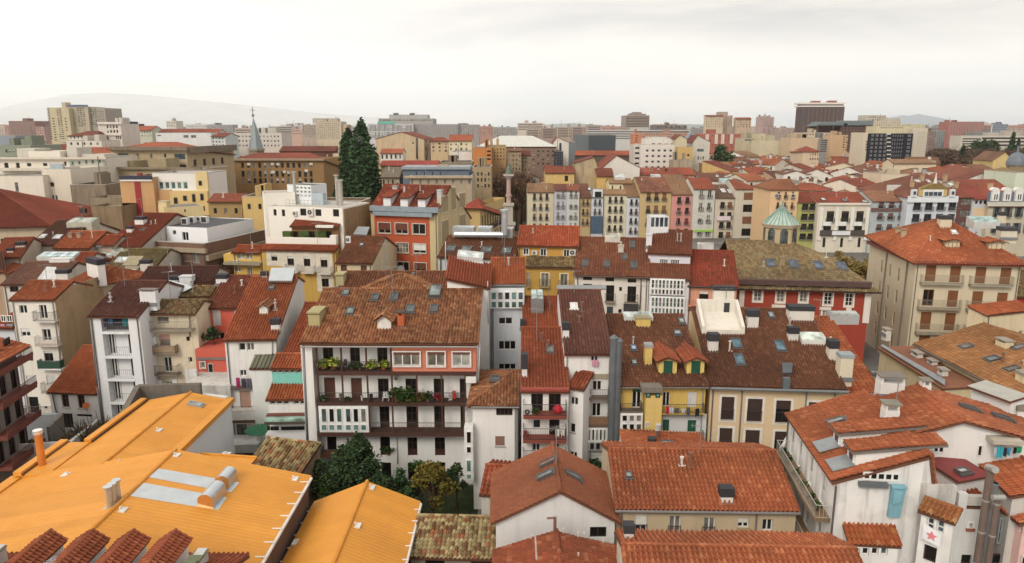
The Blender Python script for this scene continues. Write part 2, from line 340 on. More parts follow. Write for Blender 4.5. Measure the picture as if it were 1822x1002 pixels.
# ---------------------------------------------------------------- a building traced from the photo
HOUSES = []
class House:
    def __init__(s, name, label, Lp, Rp, Y=None, z=None, ang=None, base=0, cat='house', wall=None, flat=False, root=None, grp=None, dep=9, w=None, pt=None):
        p = Vector(pt) if pt is not None else atY(*Lp, Y) if z is None else atZ(*Lp, z)
        if w is not None:
            a = rad(ang or 0); u = Vector((math.cos(a), math.sin(a), 0)); s.w = w
        elif ang is not None:
            a = rad(ang); u = Vector((math.cos(a), math.sin(a), 0)); k = tp(*Rp)[0] - PXC
            s.w = (k / FPX * zdepth(p) - p.x) / (u.x - k / FPX * u.y * CP)
        else:
            q = atZ(*Rp, p.z); u = q - p; s.w = u.length; u.normalize()
        s.p = p; s.u = u; s.nin = Vector((-u.y, u.x, 0)); s.base = base; s.H = p.z - base; s.dep = dep; s.flat = flat
        M = Matrix((( u.x, s.nin.x, 0, p.x), (u.y, s.nin.y, 0, p.y), (0, 0, 1, base), (0, 0, 0, 1)))
        s.M = M; s.Mi = M.inverted(); s.own = root is None
        if root is None:
            s.root = add(name, None, None, M); s.root.empty_display_size = .5; tag(s.root, label, cat, grp)
            s.T = Matrix.Identity(4)
        else:
            s.root = root.root if isinstance(root, House) else root
            s.T = s.root.matrix_basis.inverted() @ M
        s.wallmat = wall; s.ops = {'f': [], 'l': [], 'r': []}; s.kind = None; s.pl = {}; s.hw = 0; s.roofo = s.root; s.gmat = None; s.bare = False
        HOUSES.append(s)
    # rays in local space
    def lray(s, x, y):
        d = ray(x, y); return s.Mi @ CAM, s.Mi.to_3x3() @ d
    def on(s, x, y, P, n): o, d = s.lray(x, y); return isect(o, d, Vector(P), Vector(n))
    def fy(s, x, y, yy=0): return s.on(x, y, (0, yy, 0), (0, 1, 0))
    def fz(s, x, y, zz): return s.on(x, y, (0, 0, zz), (0, 0, 1))
    def onr(s, x, y, k='f'): return s.on(x, y, *s.pl[k])
    def frame(s, k):
        if k == 'f': return Vector((0, 0, 0)), Vector((1, 0, 0)), Vector((0, 1, 0))
        if k == 'r': return Vector((s.w, 0, 0)), Vector((0, 1, 0)), Vector((-1, 0, 0))
        return Vector((0, 0, 0)), Vector((0, -1, 0)), Vector((1, 0, 0))
    def rect(s, x0, y0, x1, y1, k='f', off=0):
        O, X, Yi = s.frame(k); O = O - Yi * off; xm, ym = (x0 + x1) / 2, (y0 + y1) / 2
        g = lambda x, y: s.on(x, y, O, Yi)
        a, b, c, d = g(x0, ym), g(x1, ym), g(xm, y0), g(xm, y1)
        u0, u1 = (a - O).dot(X), (b - O).dot(X)
        return min(u0, u1), d.z, max(u0, u1), c.z
    def put(s, name, mesh, M=None, parent=None):
        """A part in this house's frame; parent None = the house itself."""
        M = M or Matrix.Identity(4)
        if parent is None: o = add(name, mesh, s.root, s.T @ M)
        else: o = add(name, mesh, parent, M)
        return o
    # ---- openings
    def win(s, x0, y0, x1, y1, st, k='f', hole=True, name='window', off=0):
        u0, v0, u1, v1 = s.rect(x0, y0, x1, y1, k, off); s.winuv(u0, v0, u1, v1, st, k, hole and not off, name, off)
    def winuv(s, u0, v0, u1, v1, st, k='f', hole=True, name='window', off=0):
        O, X, Yi = s.frame(k)
        fm, pm, ex = win_mesh(u1 - u0, v1 - v0, st, s.flat)
        if hole: s.ops[k].append((u0, v0, u1, v1, st[12] + .05))
        P = O + X * u0 + Vector((0, 0, v0)) - (Vector((0, 0, 0)) if hole else Yi * (.2 + off))
        M = Matrix(((X.x, Yi.x, 0, P.x), (X.y, Yi.y, 0, P.y), (0, 0, 1, P.z), (0, 0, 0, 1)))
        if st[0] != WHT and st[11] and not s.flat: name = 'door' if name == 'window' else name
        o = s.put(name, fm, M)
        if pm: s.put('pane', pm, parent=o)
        for nm, me in ex: s.put(nm, me, parent=o)
        return o
    def wins(s, lst, st, k='f', **kw):
        for r in lst: s.win(*r, st, k, **kw)
    def grid(s, x0, y0, x1, y1, nc, nr, fw, fh, st, k='f', skip=(), mix=None, drop=0):
        """nc x nr equal windows filling a pixel rectangle (outer edges of the outer windows)."""
        u0, v0, u1, v1 = s.rect(x0, y0, x1, y1, k)
        cu = (u1 - u0) / (nc - 1 + fw) if nc > 1 else (u1 - u0) / fw; cv = (v1 - v0) / (nr - 1 + fh) if nr > 1 else (v1 - v0) / fh
        for r in range(nr):
            for c in range(nc):
                if (c, r) in skip or rnd.random() < drop: continue
                ss = st if mix is None else rnd.choice(mix)
                a = u0 + c * cu; b = v1 - r * cv
                s.winuv(a, b - cv * fh, a + cu * fw, b, ss, k)
    # ---- roofs
    def roof(s, kind, ridge=None, mat=None, t=.35, D=None, dep=None, apex=None, oh=.45, os=.15, hl=0, hr=0, pitch=.28, row=.42, amp=.14, geo=None, edge=(104, 66, 48), ph=.5, zr=None, name='roof', back=None, uz=None):
        geo = (not s.flat) if geo is None else geo
        bm = bmesh.new(); w, H = s.w, s.H; kw = dict(pitch=pitch, row=row, amp=amp, geo=geo); s.kind = kind
        if kind in ('gx', 'shed', 'hip'):
            s.pl['f'] = (Vector((0, 0, H)), Vector((0, -t, 1)))
            if D is None: D = max(.8, s.onr(*ridge).y)
            Hr = H + t * D; s.D, s.Hr = D, Hr
            dep = D if kind == 'shed' else (dep or 2 * D); s.dep = dep
            tb = t if back is None else back; Hb = Hr - tb * (dep - D); s.Hb = Hb
            s.pl['b'] = (Vector((0, D, Hr)), Vector((0, tb, 1)))
            a, b = -os, w + os; obk = oh if kind != 'shed' else 0
            il = D * hl; ir = D * hr; q_ = min(1, (w + 2 * os - .4) / max(.01, il + ir)); il *= q_; ir *= q_
            eaL = a - (oh - os if hl else 0); eaR = b + (oh - os if hr else 0)
            zf = H - t * oh; zb = Hb - tb * obk
            f = [(eaL, -oh, zf), (eaR, -oh, zf), (b - ir, D, Hr), (a + il, D, Hr)]
            slope_into(bm, f, (1, 0, 0), 0, **kw)
            if kind != 'shed' and dep - D > .3:
                slope_into(bm, [(eaR, dep + obk, zb), (eaL, dep + obk, zb), (a + il, D, Hr), (b - ir, D, Hr)], (1, 0, 0), 0, **kw)
            if hl:
                slope_into(bm, [(eaL, dep + obk, zb), (eaL, -oh, zf), (a + il, D, Hr)], (0, 1, 0), 0, **kw); s.pl['l'] = (Vector((a, 0, H)), Vector((-(Hr - H) / il, 0, 1)))
                if geo: ridge_into(bm, (eaL, -oh, zf + .1), (a + il, D, Hr + .1))
            if hr:
                slope_into(bm, [(eaR, -oh, zf), (eaR, dep + obk, zb), (b - ir, D, Hr)], (0, 1, 0), 0, **kw); s.pl['r'] = (Vector((b, 0, H)), Vector(((Hr - H) / ir, 0, 1)))
                if geo: ridge_into(bm, (eaR, -oh, zf + .1), (b - ir, D, Hr + .1))
            if geo: ridge_into(bm, (a + il, D, Hr + .1), (b - ir, D, Hr + .1))
            s.hipl, s.hipr = hl, hr
        elif kind == 'gy':
            if uz: ua, za = uz
            else: P = s.fy(*apex); ua, za = P.x, P.z
            if dep is None and ridge: dep = max(1, s.on(*ridge, (ua, 0, 0), (1, 0, 0)).y)
            dep = dep or s.dep; s.dep = dep
            tl = (za - H) / max(.1, ua); zR = H if zr is None else s.fy(*zr).z; tr = (za - zR) / max(.1, (w - ua)); s.ua, s.za, s.zR = ua, za, zR
            s.pl['l'] = (Vector((0, 0, H)), Vector((-tl, 0, 1))); s.pl['r'] = (Vector((w, 0, zR)), Vector((tr, 0, 1)))
            slope_into(bm, [(-oh, dep + os, H - tl * oh), (-oh, -os, H - tl * oh), (ua, -os, za), (ua, dep + os, za)], (0, 1, 0), 0, **kw)
            slope_into(bm, [(w + oh, -os, zR - tr * oh), (w + oh, dep + os, zR - tr * oh), (ua, dep + os, za), (ua, -os, za)], (0, 1, 0), 0, **kw)
            if geo: ridge_into(bm, (ua, -os, za + .1), (ua, dep + os, za + .1))
        elif kind == 'flat':
            if dep: s.dep = dep
            elif ridge: s.dep = max(1, s.fz(*ridge, H).y)
            d = s.dep; mb = MB(); mb.box((.22, .22, H - ph - .3), (w - .22, d - .22, H - ph))
            me = mb.mesh('t', []); me.uv_layers.new(name='UVMap'); bm.from_mesh(me); s.deck = H - ph
            s.pl['f'] = (Vector((0, 0, H - ph)), Vector((0, 0, 1)))
        em = paint(edge, .8)
        if mat is not None:
            s.roofo = s.put(name, bm_mesh(bm, name, [mat, em]))
        if kind == 'flat' and mat is not None:
            mb = MB(); d = s.dep; c = .05
            for a, b in (((-c, -c), (w + c, .25)), ((-c, d - .25), (w + c, d + c)), ((-c, .25), (.25, d - .25)), ((w - .25, .25), (w + c, d - .25))): mb.box((a[0], a[1], H), (b[0], b[1], H + .1))
            s.put('coping', mb.mesh('coping', paint((176, 170, 160) if edge == (104, 66, 48) else edge, .8)), parent=s.roofo) if s.own else None
        return s
    def polyroof(s, pts, mat, e1, name='roof', edge=(104, 66, 48), **kw):
        """pts: list of polygons in local space."""
        bm = bmesh.new()
        for p in pts: slope_into(bm, p, e1, 0, geo=not s.flat, **kw)
        s.roofo = s.put(name, bm_mesh(bm, name, [mat, paint(edge, .8)])); return s.roofo
    def gutter(s, c=(96, 92, 90), r=.09, oh=.5, drop=.12, pipes=(0.02, .98)):
        mb = MB(); z = s.H - .35 * oh - drop + .06
        mb.tube((-.1, -oh - r * .6, z), (s.w + .1, -oh - r * .6, z), r, 8)
        for f in pipes: mb.tube((s.w * f, -.1, z), (s.w * f, -.1, 0.3), .06, 6); mb.tube((s.w * f, -oh, z), (s.w * f, -.1, z - .3), .06, 6)
        s.put('gutter', mb.mesh('gutter', paint(c, .5)))
    # ---- things on the roof
    def chim(s, x0, y0, x1, y1, c=(214, 208, 200), cap=(52, 50, 54), caph=.35, k='f', dep=None, sub=1, capkind='slab', hcap=None, embed=.8, name='chimney'):
        """Shaft whose front bottom edge is (x0..x1, y1) on roof plane k and whose top is y0."""
        P = s.onr((x0 + x1) / 2, y1, k); a = s.fy(x0, y1, P.y).x; b = s.fy(x1, y1, P.y).x; top = s.fy((x0 + x1) / 2, y0, P.y).z
        wd = b - a; d = dep or max(.5, wd * .8); top -= d * .28
        hc = caph
        mb = MB(); mb.box((a, P.y, P.z - embed), (b, P.y + d, top - hc), 0)
        if capkind == 'slab': mb.box((a - .06, P.y - .06, top - hc), (b + .06, P.y + d + .06, top), 1)
        elif capkind == 'open':
            for q in (a + .03, b - .15): mb.box((q, P.y + .03, top - hc), (q + .12, P.y + d - .03, top - .1), 0)
            mb.box((a - .1, P.y - .1, top - .1), (b + .1, P.y + d + .1, top), 1)
        elif capkind == 'tile':
            mb.box((a + .05, P.y + .05, top - hc), (b - .05, P.y + d - .05, top - .16), 1); mb.box((a - .08, P.y - .08, top - .16), (b + .08, P.y + d + .08, top), 0)
        mb.box((a - .12, P.y - .14, P.z - .3), (b + .12, P.y - .02, P.z + .06), 2)
        s.put(name, mb.mesh(name, [plaster(c, .3), paint(cap, .75), paint((120, 122, 124), .5)]), Matrix.Identity(4) if s.roofo is s.root else None, None if s.roofo is s.root else s.roofo)
    def sky(s, x0, y0, x1, y1, k='f', c=(84, 82, 82), gl=(64, 76, 84), lift=.12, name='skylight', sz=(.34, .6)):
        xm, ym = (x0 + x1) / 2, (y0 + y1) / 2
        a, b, cc, d = s.onr(x0, ym, k), s.onr(x1, ym, k), s.onr(xm, y0, k), s.onr(xm, y1, k)
        n = s.pl[k][1].normalized(); o = (a + b + cc + d) / 4 + n * .1
        if k in ('f', 'b'): ex = Vector((1, 0, 0)); hw, hh = abs((b - a).dot(ex)) / 2, None
        else: ex = Vector((0, 1, 0)); ex = (ex - n * ex.dot(n)).normalized()
        ey = n.cross(ex).normalized()
        if k in ('f', 'b'): hh = abs((cc - d).dot(ey)) / 2
        else:
            hw, hh = sz
        hw, hh = max(.15, hw), max(.15, hh)
        M = Matrix(((ex.x, ey.x, n.x, o.x), (ex.y, ey.y, n.y, o.y), (ex.z, ey.z, n.z, o.z), (0, 0, 0, 1)))
        mb = MB(); f = min(.1, hw * .3)
        for q in (((-hw, -hh), (-hw + f, hh)), ((hw - f, -hh), (hw, hh)), ((-hw + f, -hh), (hw - f, -hh + f)), ((-hw + f, hh - f), (hw - f, hh))):
            mb.box((*q[0], -.05), (*q[1], lift + .06), 0)
        mb.box((-hw + f, -hh + f, 0), (hw - f, hh - f, lift), 1)
        mb.box((-hw - .1, -hh - .16, -.05), (hw + .1, -hh, .1), 0)
        me = mb.mesh(name, [paint(c, .5), glass(gl, .15, 'skylight_glass')])
        s.put(name, me, M if s.roofo is not s.root else M, None if s.roofo is s.root else s.roofo)
    def lantern(s, x0, y0, x1, y1, h=.7, c=(196, 196, 192), gl=(176, 190, 188), k='f', nx=3, kerb=None):
        """Raised glazed roof light: kerb box with a sloping glazed lid; (x0,y0,x1,y1) is the lid as seen."""
        P = s.onr((x0 + x1) / 2, y1 , k); a = s.fy(x0, y1, P.y).x; b = s.fy(x1, y1, P.y).x
        n = s.pl[k][1]; t = -n.y / n.z; zf = P.z + h
        o, d = s.lray((x0 + x1) / 2, y0); tt = .22
        Q = isect(o, d, Vector((0, P.y, zf)), Vector((0, -tt, 1))); dy = min(5, max(.6, Q.y - P.y))
        mb = MB(); zb = P.z - .4
        mb.prism([(a, P.y, zb), (a, P.y, zf), (a, P.y + dy, zf + tt * dy), (a, P.y + dy, zb)], (b - a, 0, 0), 0)
        v = Vector((0, dy, tt * dy)); nn = Vector((0, -tt, 1)).normalized()
        for i in range(nx):
            u0 = a + (b - a) * i / nx; u1 = a + (b - a) * (i + 1) / nx
            q = [Vector((u0 + .05, P.y + .05, zf + tt * .05)), Vector((u1 - .05, P.y + .05, zf + tt * .05)), Vector((u1 - .05, P.y + dy - .05, zf + tt * (dy - .05))), Vector((u0 + .05, P.y + dy - .05, zf + tt * (dy - .05)))]
            mb.prism(q, nn * .05, 1)
        s.put('roof_light', mb.mesh('roof_light', [paint(kerb or c, .5), glass(gl, .2, 'roof_light_glass')]), None, None if s.roofo is s.root else s.roofo)
    def dormer(s, x0, y0, x1, y1, roofmat, c=(220, 216, 210), st=None, k='f', rise=.35, shape='gable', winr=(.22, .12, .78, .85), ov=.25, nx=1, e=(104, 66, 48)):
        """Dormer whose front wall is the pixel rectangle standing on plane k ('f')."""
        P = s.onr((x0 + x1) / 2, y1, k); yy = P.y; a = s.fy(x0, y1, yy).x; b = s.fy(x1, y1, yy).x; top = s.fy((x0 + x1) / 2, y0, yy).z
        n = s.pl[k][1]; t = -n.y / n.z; zb = P.z - .25; w = b - a; hgt = top - P.z; L_ = hgt / t
        root = s.put('dormer', None, Matrix.Translation((0, 0, 0)))
        mb = MB(); mb.prism([(a, yy, zb), (a, yy, top), (a, yy + L_, top), (a, yy + .01, zb)], (w, 0, 0), 0)
        bm = bmesh.new(); geo = not s.flat; kw = dict(pitch=.26, row=.4, amp=.05, geo=geo, thick=.08)
        if shape == 'gable':
            ht = top + rise * w / 2; L2 = (ht - P.z) / t + .1; mb.prism([(a, yy, top), (b, yy, top), ((a + b) / 2, yy, ht)], (0, L_, 0), 0)
            for q in ([(a - ov, yy - ov, top - rise * ov), ((a + b) / 2, yy - ov, ht), ((a + b) / 2, yy + L2, ht), (a - ov, yy + L_, top - rise * ov)], [((a + b) / 2, yy - ov, ht), (b + ov, yy - ov, top - rise * ov), (b + ov, yy + L_, top - rise * ov), ((a + b) / 2, yy + L2, ht)]):
                slope_into(bm, q, (0, 1, 0), 0, **kw)
            if geo: ridge_into(bm, ((a + b) / 2, yy - ov, ht + .06), ((a + b) / 2, yy + L2 - .1, ht + .06), .1)
        else:
            tt = min(rise, t * .6); L2 = hgt / (t - tt)
            mb.prism([(a, yy, top), (a, yy + L2, top + tt * L2), (a, yy + L_, top)], (w, 0, 0), 0)
            slope_into(bm, [(a - ov, yy - ov, top - tt * ov + .02), (b + ov, yy - ov, top - tt * ov + .02), (b + ov, yy + L2, top + tt * L2 + .02), (a - ov, yy + L2, top + tt * L2 + .02)], (1, 0, 0), 0, **kw)
        s.put('wall', mb.mesh('wall', plaster(c, .25)), parent=root)
        s.put('roof', bm_mesh(bm, 'roof', [roofmat, paint(e, .8)]), parent=root)
        if st:
            for i in range(nx):
                ww = w / nx; u0 = a + ww * i + ww * winr[0]; u1 = a + ww * i + ww * winr[2]; v0 = P.z + hgt * winr[1]; v1 = P.z + hgt * winr[3]
                fm, pm, ex = win_mesh(u1 - u0, v1 - v0, st, True)
                s.put('window', fm, Matrix.Translation((u0, yy - st[12] + .02, v0)), root)
        return root
    def balc(s, x0, y0, x1, y1, dep=.9, k='f', slab=(150, 142, 134), rail=(58, 52, 50), th=.16, bars=True, solid=None, rh=None, sp=.14, sides=True, br=.014, uv=None):
        """Balcony: the pixel rectangle runs from hand rail to underside of slab on its outer face."""
        u0, v0, u1, v1 = uv or s.rect(x0, y0, x1, y1, k, dep); O, X, Yi = s.frame(k)
        if rh: v1 = v0 + th + rh
        M = Matrix(((X.x, Yi.x, 0, O.x), (X.y, Yi.y, 0, O.y), (0, 0, 1, 0), (0, 0, 0, 1)))
        mb = MB(); mb.box((u0, -dep, v0), (u1, 0, v0 + th)); o = s.put('balcony', mb.mesh('balcony', paint(slab, .85)), M)
        rb = MB(); r = br if not s.flat else br * 1.8; zt = v1; zb = v0 + th
        segs = [((u0 + .03, -dep + .04), (u1 - .03, -dep + .04))]
        if sides: segs += [((u0 + .03, -dep + .04), (u0 + .03, 0)), ((u1 - .03, -dep + .04), (u1 - .03, 0))]
        for (ax, ay), (bx, by) in segs:
            ln = math.hypot(bx - ax, by - ay)
            if ln < .05: continue
            ux, uy = (bx - ax) / ln, (by - ay) / ln
            rb.tube((ax, ay, zt), (bx, by, zt), r * 1.9, 5); rb.tube((ax, ay, zb + .06), (bx, by, zb + .06), r * 1.3, 4)
            if solid:
                q = MB(); nx_, ny_ = -uy * .02, ux * .02
                rb.prism([(ax - nx_, ay - ny_, zb + .05), (bx - nx_, by - ny_, zb + .05), (bx + nx_, by + ny_, zb + .05), (ax + nx_, ay + ny_, zb + .05)], (0, 0, zt - zb - .1), 1)
            if bars and not solid:
                n = max(1, int(ln / (sp if not s.flat else sp * 1.6)))
                for i in range(n + 1): rb.tube((ax + ux * ln * i / n, ay + uy * ln * i / n, zb), (ax + ux * ln * i / n, ay + uy * ln * i / n, zt), r, 4)
            else:
                n = max(1, int(ln / 1.3))
                for i in range(n + 1): rb.tube((ax + ux * ln * i / n, ay + uy * ln * i / n, zb), (ax + ux * ln * i / n, ay + uy * ln * i / n, zt), r * 1.6, 4)
        s.put('railing', rb.mesh('railing', [paint(rail, .5), paint(solid or rail, .6)]), parent=o)
        return o
    def boxpart(s, name, x0, y0, x1, y1, d0, d1, mat, k='f'):
        """Box on the facade: pixel rectangle read at its outer face d1 in front of the wall, back face at d0."""
        u0, v0, u1, v1 = s.rect(x0, y0, x1, y1, k, d1); O, X, Yi = s.frame(k)
        M = Matrix(((X.x, Yi.x, 0, O.x), (X.y, Yi.y, 0, O.y), (0, 0, 1, 0), (0, 0, 0, 1)))
        mb = MB(); mb.box((u0, -d1, v0), (u1, -d0, v1)); return s.put(name, mb.mesh(name, mat), M)
    def quad(s, name, pts, k, th, mat, lift=.15, parent=None):
        """Sheet lying on plane k with the given pixel corners."""
        n = s.pl[k][1].normalized(); q = [s.onr(x, y, k) + n * lift for x, y in pts]
        mb = MB(); mb.prism(q, n * th); return s.put(name, mb.mesh(name, mat), None, parent)
    def pipe(s, x0, y0, x1, y1, r=.06, c=(100, 98, 96), off=.12, k='f', name='downpipe'):
        O, X, Yi = s.frame(k); O2 = O - Yi * off; p, q = s.on(x0, y0, O2, Yi), s.on(x1, y1, O2, Yi)
        mb = MB(); mb.tube(p, q, r, 8); s.put(name, mb.mesh(name, paint(c, .45), True))
    def ac(s, x0, y0, x1, y1, k='f', d=.35):
        u0, v0, u1, v1 = s.rect(x0, y0, x1, y1, k, d); O, X, Yi = s.frame(k)
        M = Matrix(((X.x, Yi.x, 0, O.x), (X.y, Yi.y, 0, O.y), (0, 0, 1, 0), (0, 0, 0, 1)))
        mb = MB(); mb.box((u0, -d, v0), (u1, -.03, v1), 0); r = min(u1 - u0, v1 - v0) * .38; cx, cz = u0 + (u1 - u0) * .42, (v0 + v1) / 2
        mb.tube((cx, -d - .02, cz), (cx, -d + .01, cz), r, 14, 1); mb.tube((cx, -d - .035, cz), (cx, -d, cz), r * .3, 8, 0)
        s.put('air_conditioner', mb.mesh('air_conditioner', [paint((210, 208, 202), .5), paint((60, 60, 62), .6)]), M)
    # ---- walls with real recesses
    def done(s):
        if s.wallmat is None or s.bare: return
        if s.own and not s.flat and s.p.y > 58 and s.H > 6 and s.w > 3:
            for x in ((.25,), (s.w - .25,), (.2, s.w - .2))[int(s.p.x * 7) % 3]: q = MB(); q.tube((x, -.1, .2), (x, -.1, s.H - .1), .06, 6); q.tube((x - .1, -.1, s.H * .5), (x + .1, -.1, s.H * .5), .05, 4); s.put('downpipe', q.mesh('downpipe', paint(((104, 100, 98), (150, 146, 140), (90, 70, 62))[int(s.p.y * 3) % 3], .5)))
        mb = MB(); w, H, d = s.w, s.H, s.dep; kd = s.kind
        tops = {'f': H, 'l': H, 'r': H}
        def panel(k, U0, U1, V0, V1):
            O, X, Yi = s.frame(k); P = lambda u, v, y=0: tuple(O + X * u + Yi * y + Vector((0, 0, v)))
            ops = [(max(a, U0 + .02), max(b, V0 + .02), min(c, U1 - .02), min(e, V1 - .02), r) for a, b, c, e, r in s.ops[k]]
            ops = [o for o in ops if o[2] - o[0] > .03 and o[3] - o[1] > .03]
            us = sorted({U0, U1, *(round(o[0], 3) for o in ops), *(round(o[2], 3) for o in ops)}); vs_ = sorted({V0, V1, *(round(o[1], 3) for o in ops), *(round(o[3], 3) for o in ops)})
            for i in range(len(us) - 1):
                if us[i + 1] - us[i] < .002: continue
                uc = (us[i] + us[i + 1]) / 2; col = [o for o in ops if o[0] < uc < o[2]]; start = None
                for j in range(len(vs_) - 1):
                    vc = (vs_[j] + vs_[j + 1]) / 2; inside = any(o[1] < vc < o[3] for o in col)
                    if not inside and start is None: start = vs_[j]
                    if inside and start is not None: mb.poly([P(us[i], start), P(us[i + 1], start), P(us[i + 1], vs_[j]), P(us[i], vs_[j])]); start = None
                if start is not None: mb.poly([P(us[i], start), P(us[i + 1], start), P(us[i + 1], V1), P(us[i], V1)])
            for a, b, c, e, r in ops:
                mb.poly([P(a, b), P(a, b, r), P(a, e, r), P(a, e)]); mb.poly([P(c, b), P(c, e), P(c, e, r), P(c, b, r)])
                mb.poly([P(a, b), P(c, b), P(c, b, r), P(a, b, r)]); mb.poly([P(a, e), P(a, e, r), P(c, e, r), P(c, e)])
                mb.poly([P(a, b, r), P(c, b, r), P(c, e, r), P(a, e, r)])
        hR = H if kd != 'gy' else s.zR; Hb = getattr(s, 'Hb', H) if kd in ('gx', 'shed') else H
        panel('f', 0, w, 0, min(H, hR))
        if kd == 'gy':
            if hR > H: mb.poly([(0, 0, H), (w, 0, H), (w, 0, hR), (s.ua, 0, s.za)])
            elif hR < H: mb.poly([(0, 0, hR), (w, 0, hR), (s.ua, 0, s.za), (0, 0, H)])
            else: mb.poly([(0, 0, H), (w, 0, H), (s.ua, 0, s.za)])
            mb.poly([(w, d, 0), (0, d, 0), (0, d, H), (s.ua, d, s.za), (w, d, hR)])
        else:
            mb.poly([(w, d, 0), (0, d, 0), (0, d, Hb), (w, d, Hb)])
        lo = min(H, Hb)
        panel('r', 0, d, 0, hR if kd == 'gy' else lo); panel('l', -d, 0, 0, H if kd == 'gy' else lo)
        if kd in ('gx', 'shed') :
            for x, hp in ((0, s.hipl), (w, s.hipr)):
                if hp: continue
                q = [(x, 0, lo), (x, d, lo)]
                if Hb > lo + .01: q.append((x, d, Hb))
                if kd == 'gx': q.append((x, s.D, s.Hr))
                if H > lo + .01: q.append((x, 0, H))
                if len(q) > 2: mb.poly(q)
        me = mb.mesh('wall', s.wallmat); bm = bmesh.new(); bm.from_mesh(me); bmesh.ops.remove_doubles(bm, verts=bm.verts[:], dist=.0005); bmesh.ops.recalc_face_normals(bm, faces=bm.faces[:]); bm.to_mesh(me); bm.free()
        s.put('wall', me)
# ================================================================ ground
m,t,b = newmat('street_ground'); n = noise(t,.08,6); r = ramp(t,n.outputs[0],[(.35,(.10,.095,.088)),(.65,(.20,.19,.175))]); L(t,r.outputs[0],b.inputs['Base Color']); b.inputs['Roughness'].default_value = .95
mb = MB(); mb.poly([(-9000,-200,0),(9000,-200,0),(9000,14000,0),(-9000,14000,0)]); struct(add('ground',mb.mesh('ground',m)))
# ================================================================ tile and wall colours
T_OR = tile((184,102,64),(150,78,50),(200,124,84),.45)               # new orange clay
T_ORD = tile((184,98,58),(150,76,46),(196,116,76),.45)
T_RED = tile((170,86,54),(140,68,44),(182,104,70),.4)              # deeper red
T_BRN = tile((150,92,64),(112,66,48),(170,116,82),.55)             # old weathered brown
T_OLD = tile((178,116,78),(130,78,54),(198,150,106),.6,(74,66,44),.95)
T_MAU = tile((124,78,68),(96,58,52),(140,92,80),.35)
T_CHO = tile((128,80,58),(98,60,46),(146,98,74),.3)               # chocolate
T_OLV = tile((150,130,88),(110,94,64),(176,158,118),.4,(80,74,48))
T_STR = tile((160,138,98),(100,78,56),(140,84,58),.5,(60,56,40),1.0)
T_TAN = tile((186,130,84),(152,100,64),(198,150,104),.4)
T_MIX = tile((190,172,128),(118,84,56),(178,74,44),.5,(84,86,48),1.15)
T_RUST = tile((168,84,54),(132,62,40),(184,116,84),.5)
T_SMO = tile((166,84,54),(140,68,44),None,.35,(110,78,56),.5)
METAL = metal_sheet((214,146,58))
ZINC = paint((150,154,156),.35,.6,.15,'zinc'); STEEL = paint((198,204,208),.3,.75,.08,'steel')
DUCT = paint((112,118,122),.45,.4,.12,'duct_metal')
WH = (234,231,227)
GLD = S(DRK,2,1,'k',ft=.06); DR = S(DRK,2,3,'k',low=.28,ft=.07); BL = S(BRN,1,1,'k',bl=.97,bc=(92,58,46))
W2 = S(); W2C = S(pane='c'); W3 = S(nx=3,pane='c'); WD = S(low=.05,pane='k'); W1 = S(nx=1); WB = S(bl=.96,bc=(206,204,200)); WBH = S(bl=.5,bc=(212,208,204))
DOPEN = S(DRK,1,1,'k')
# ================================================================ house with three storeys of timber galleries
reg('c2')
G = House('gallery_house','wide white house with brown timber galleries on three storeys and a weathered tiled roof',(362,122),(1568,124),Y=63.3,wall=plaster(WH,.2),base=0)
G.roof('gx',(900,-178),T_OLD,t=.35,oh=1.75,os=.25,hl=0,dep=13,amp=.12)
gx = [(475,230,548,384),(668,235,738,386),(862,235,933,392)]
G.wins(gx,DR)
G.wins([(483,447,562,592),(675,450,752,594)],BL); G.wins([(866,455,942,600),(1062,455,1140,604),(1262,455,1335,606),(1447,455,1490,606)],DR)
G.wins([(877,652,947,805),(1068,652,1145,808),(1265,650,1340,808),(1452,650,1484,808)],DR)
G.wins([(505,868,572,1004),(720,868,764,1004),(882,868,952,1000)],DOPEN); G.wins([(1076,872,1145,1003),(1270,872,1342,1003)],S((66,38,36),2,3,'k',low=.3))
G.wins([(520,1045,585,1190),(890,1052,960,1190),(1078,1052,1142,1180),(1270,1050,1345,1180)],DOPEN)
timber = paint((74,46,36),.8,name='timber')
for y0,y1,x0,x1 in ((405,433,425,1562),(626,650,432,1492),(838,866,440,1482)):
    u0,v0,u1,v1 = G.rect(x0,y0,x1,y1,'f',1.3)
    mb = MB(); mb.box((u0,-1.3,v0),(u1,-1.12,v1)); mb.box((u0,-1.12,v1 - .16),(u1,0,v1 - .02));
    for i in range(15): x = u0 + (u1 - u0) * (i + .5) / 15; mb.box((x - .06,-1.12,v1 - .34),(x + .06,0,v1 - .17))
    G.put('gallery_floor',mb.mesh('gallery_floor',timber))
G.boxpart('eave_beam',418,208,1566,232,1.05,1.28,timber)
def posts(xs,y0,y1,r=.07):
    for x in xs:
        u0,v0,u1,v1 = G.rect(x - 6,y0,x + 6,y1,'f',1.27); mb = MB(); c = (u0 + u1) / 2; mb.box((c - r,-1.29,v0),(c + r,-1.29 + 2 * r,v1)); G.put('post',mb.mesh('post',timber))
posts((430,604,781,958),230,406); posts((440,614,792,966,1142,1317,1487),434,627); posts((806,971,1146,1322,1476),650,839)
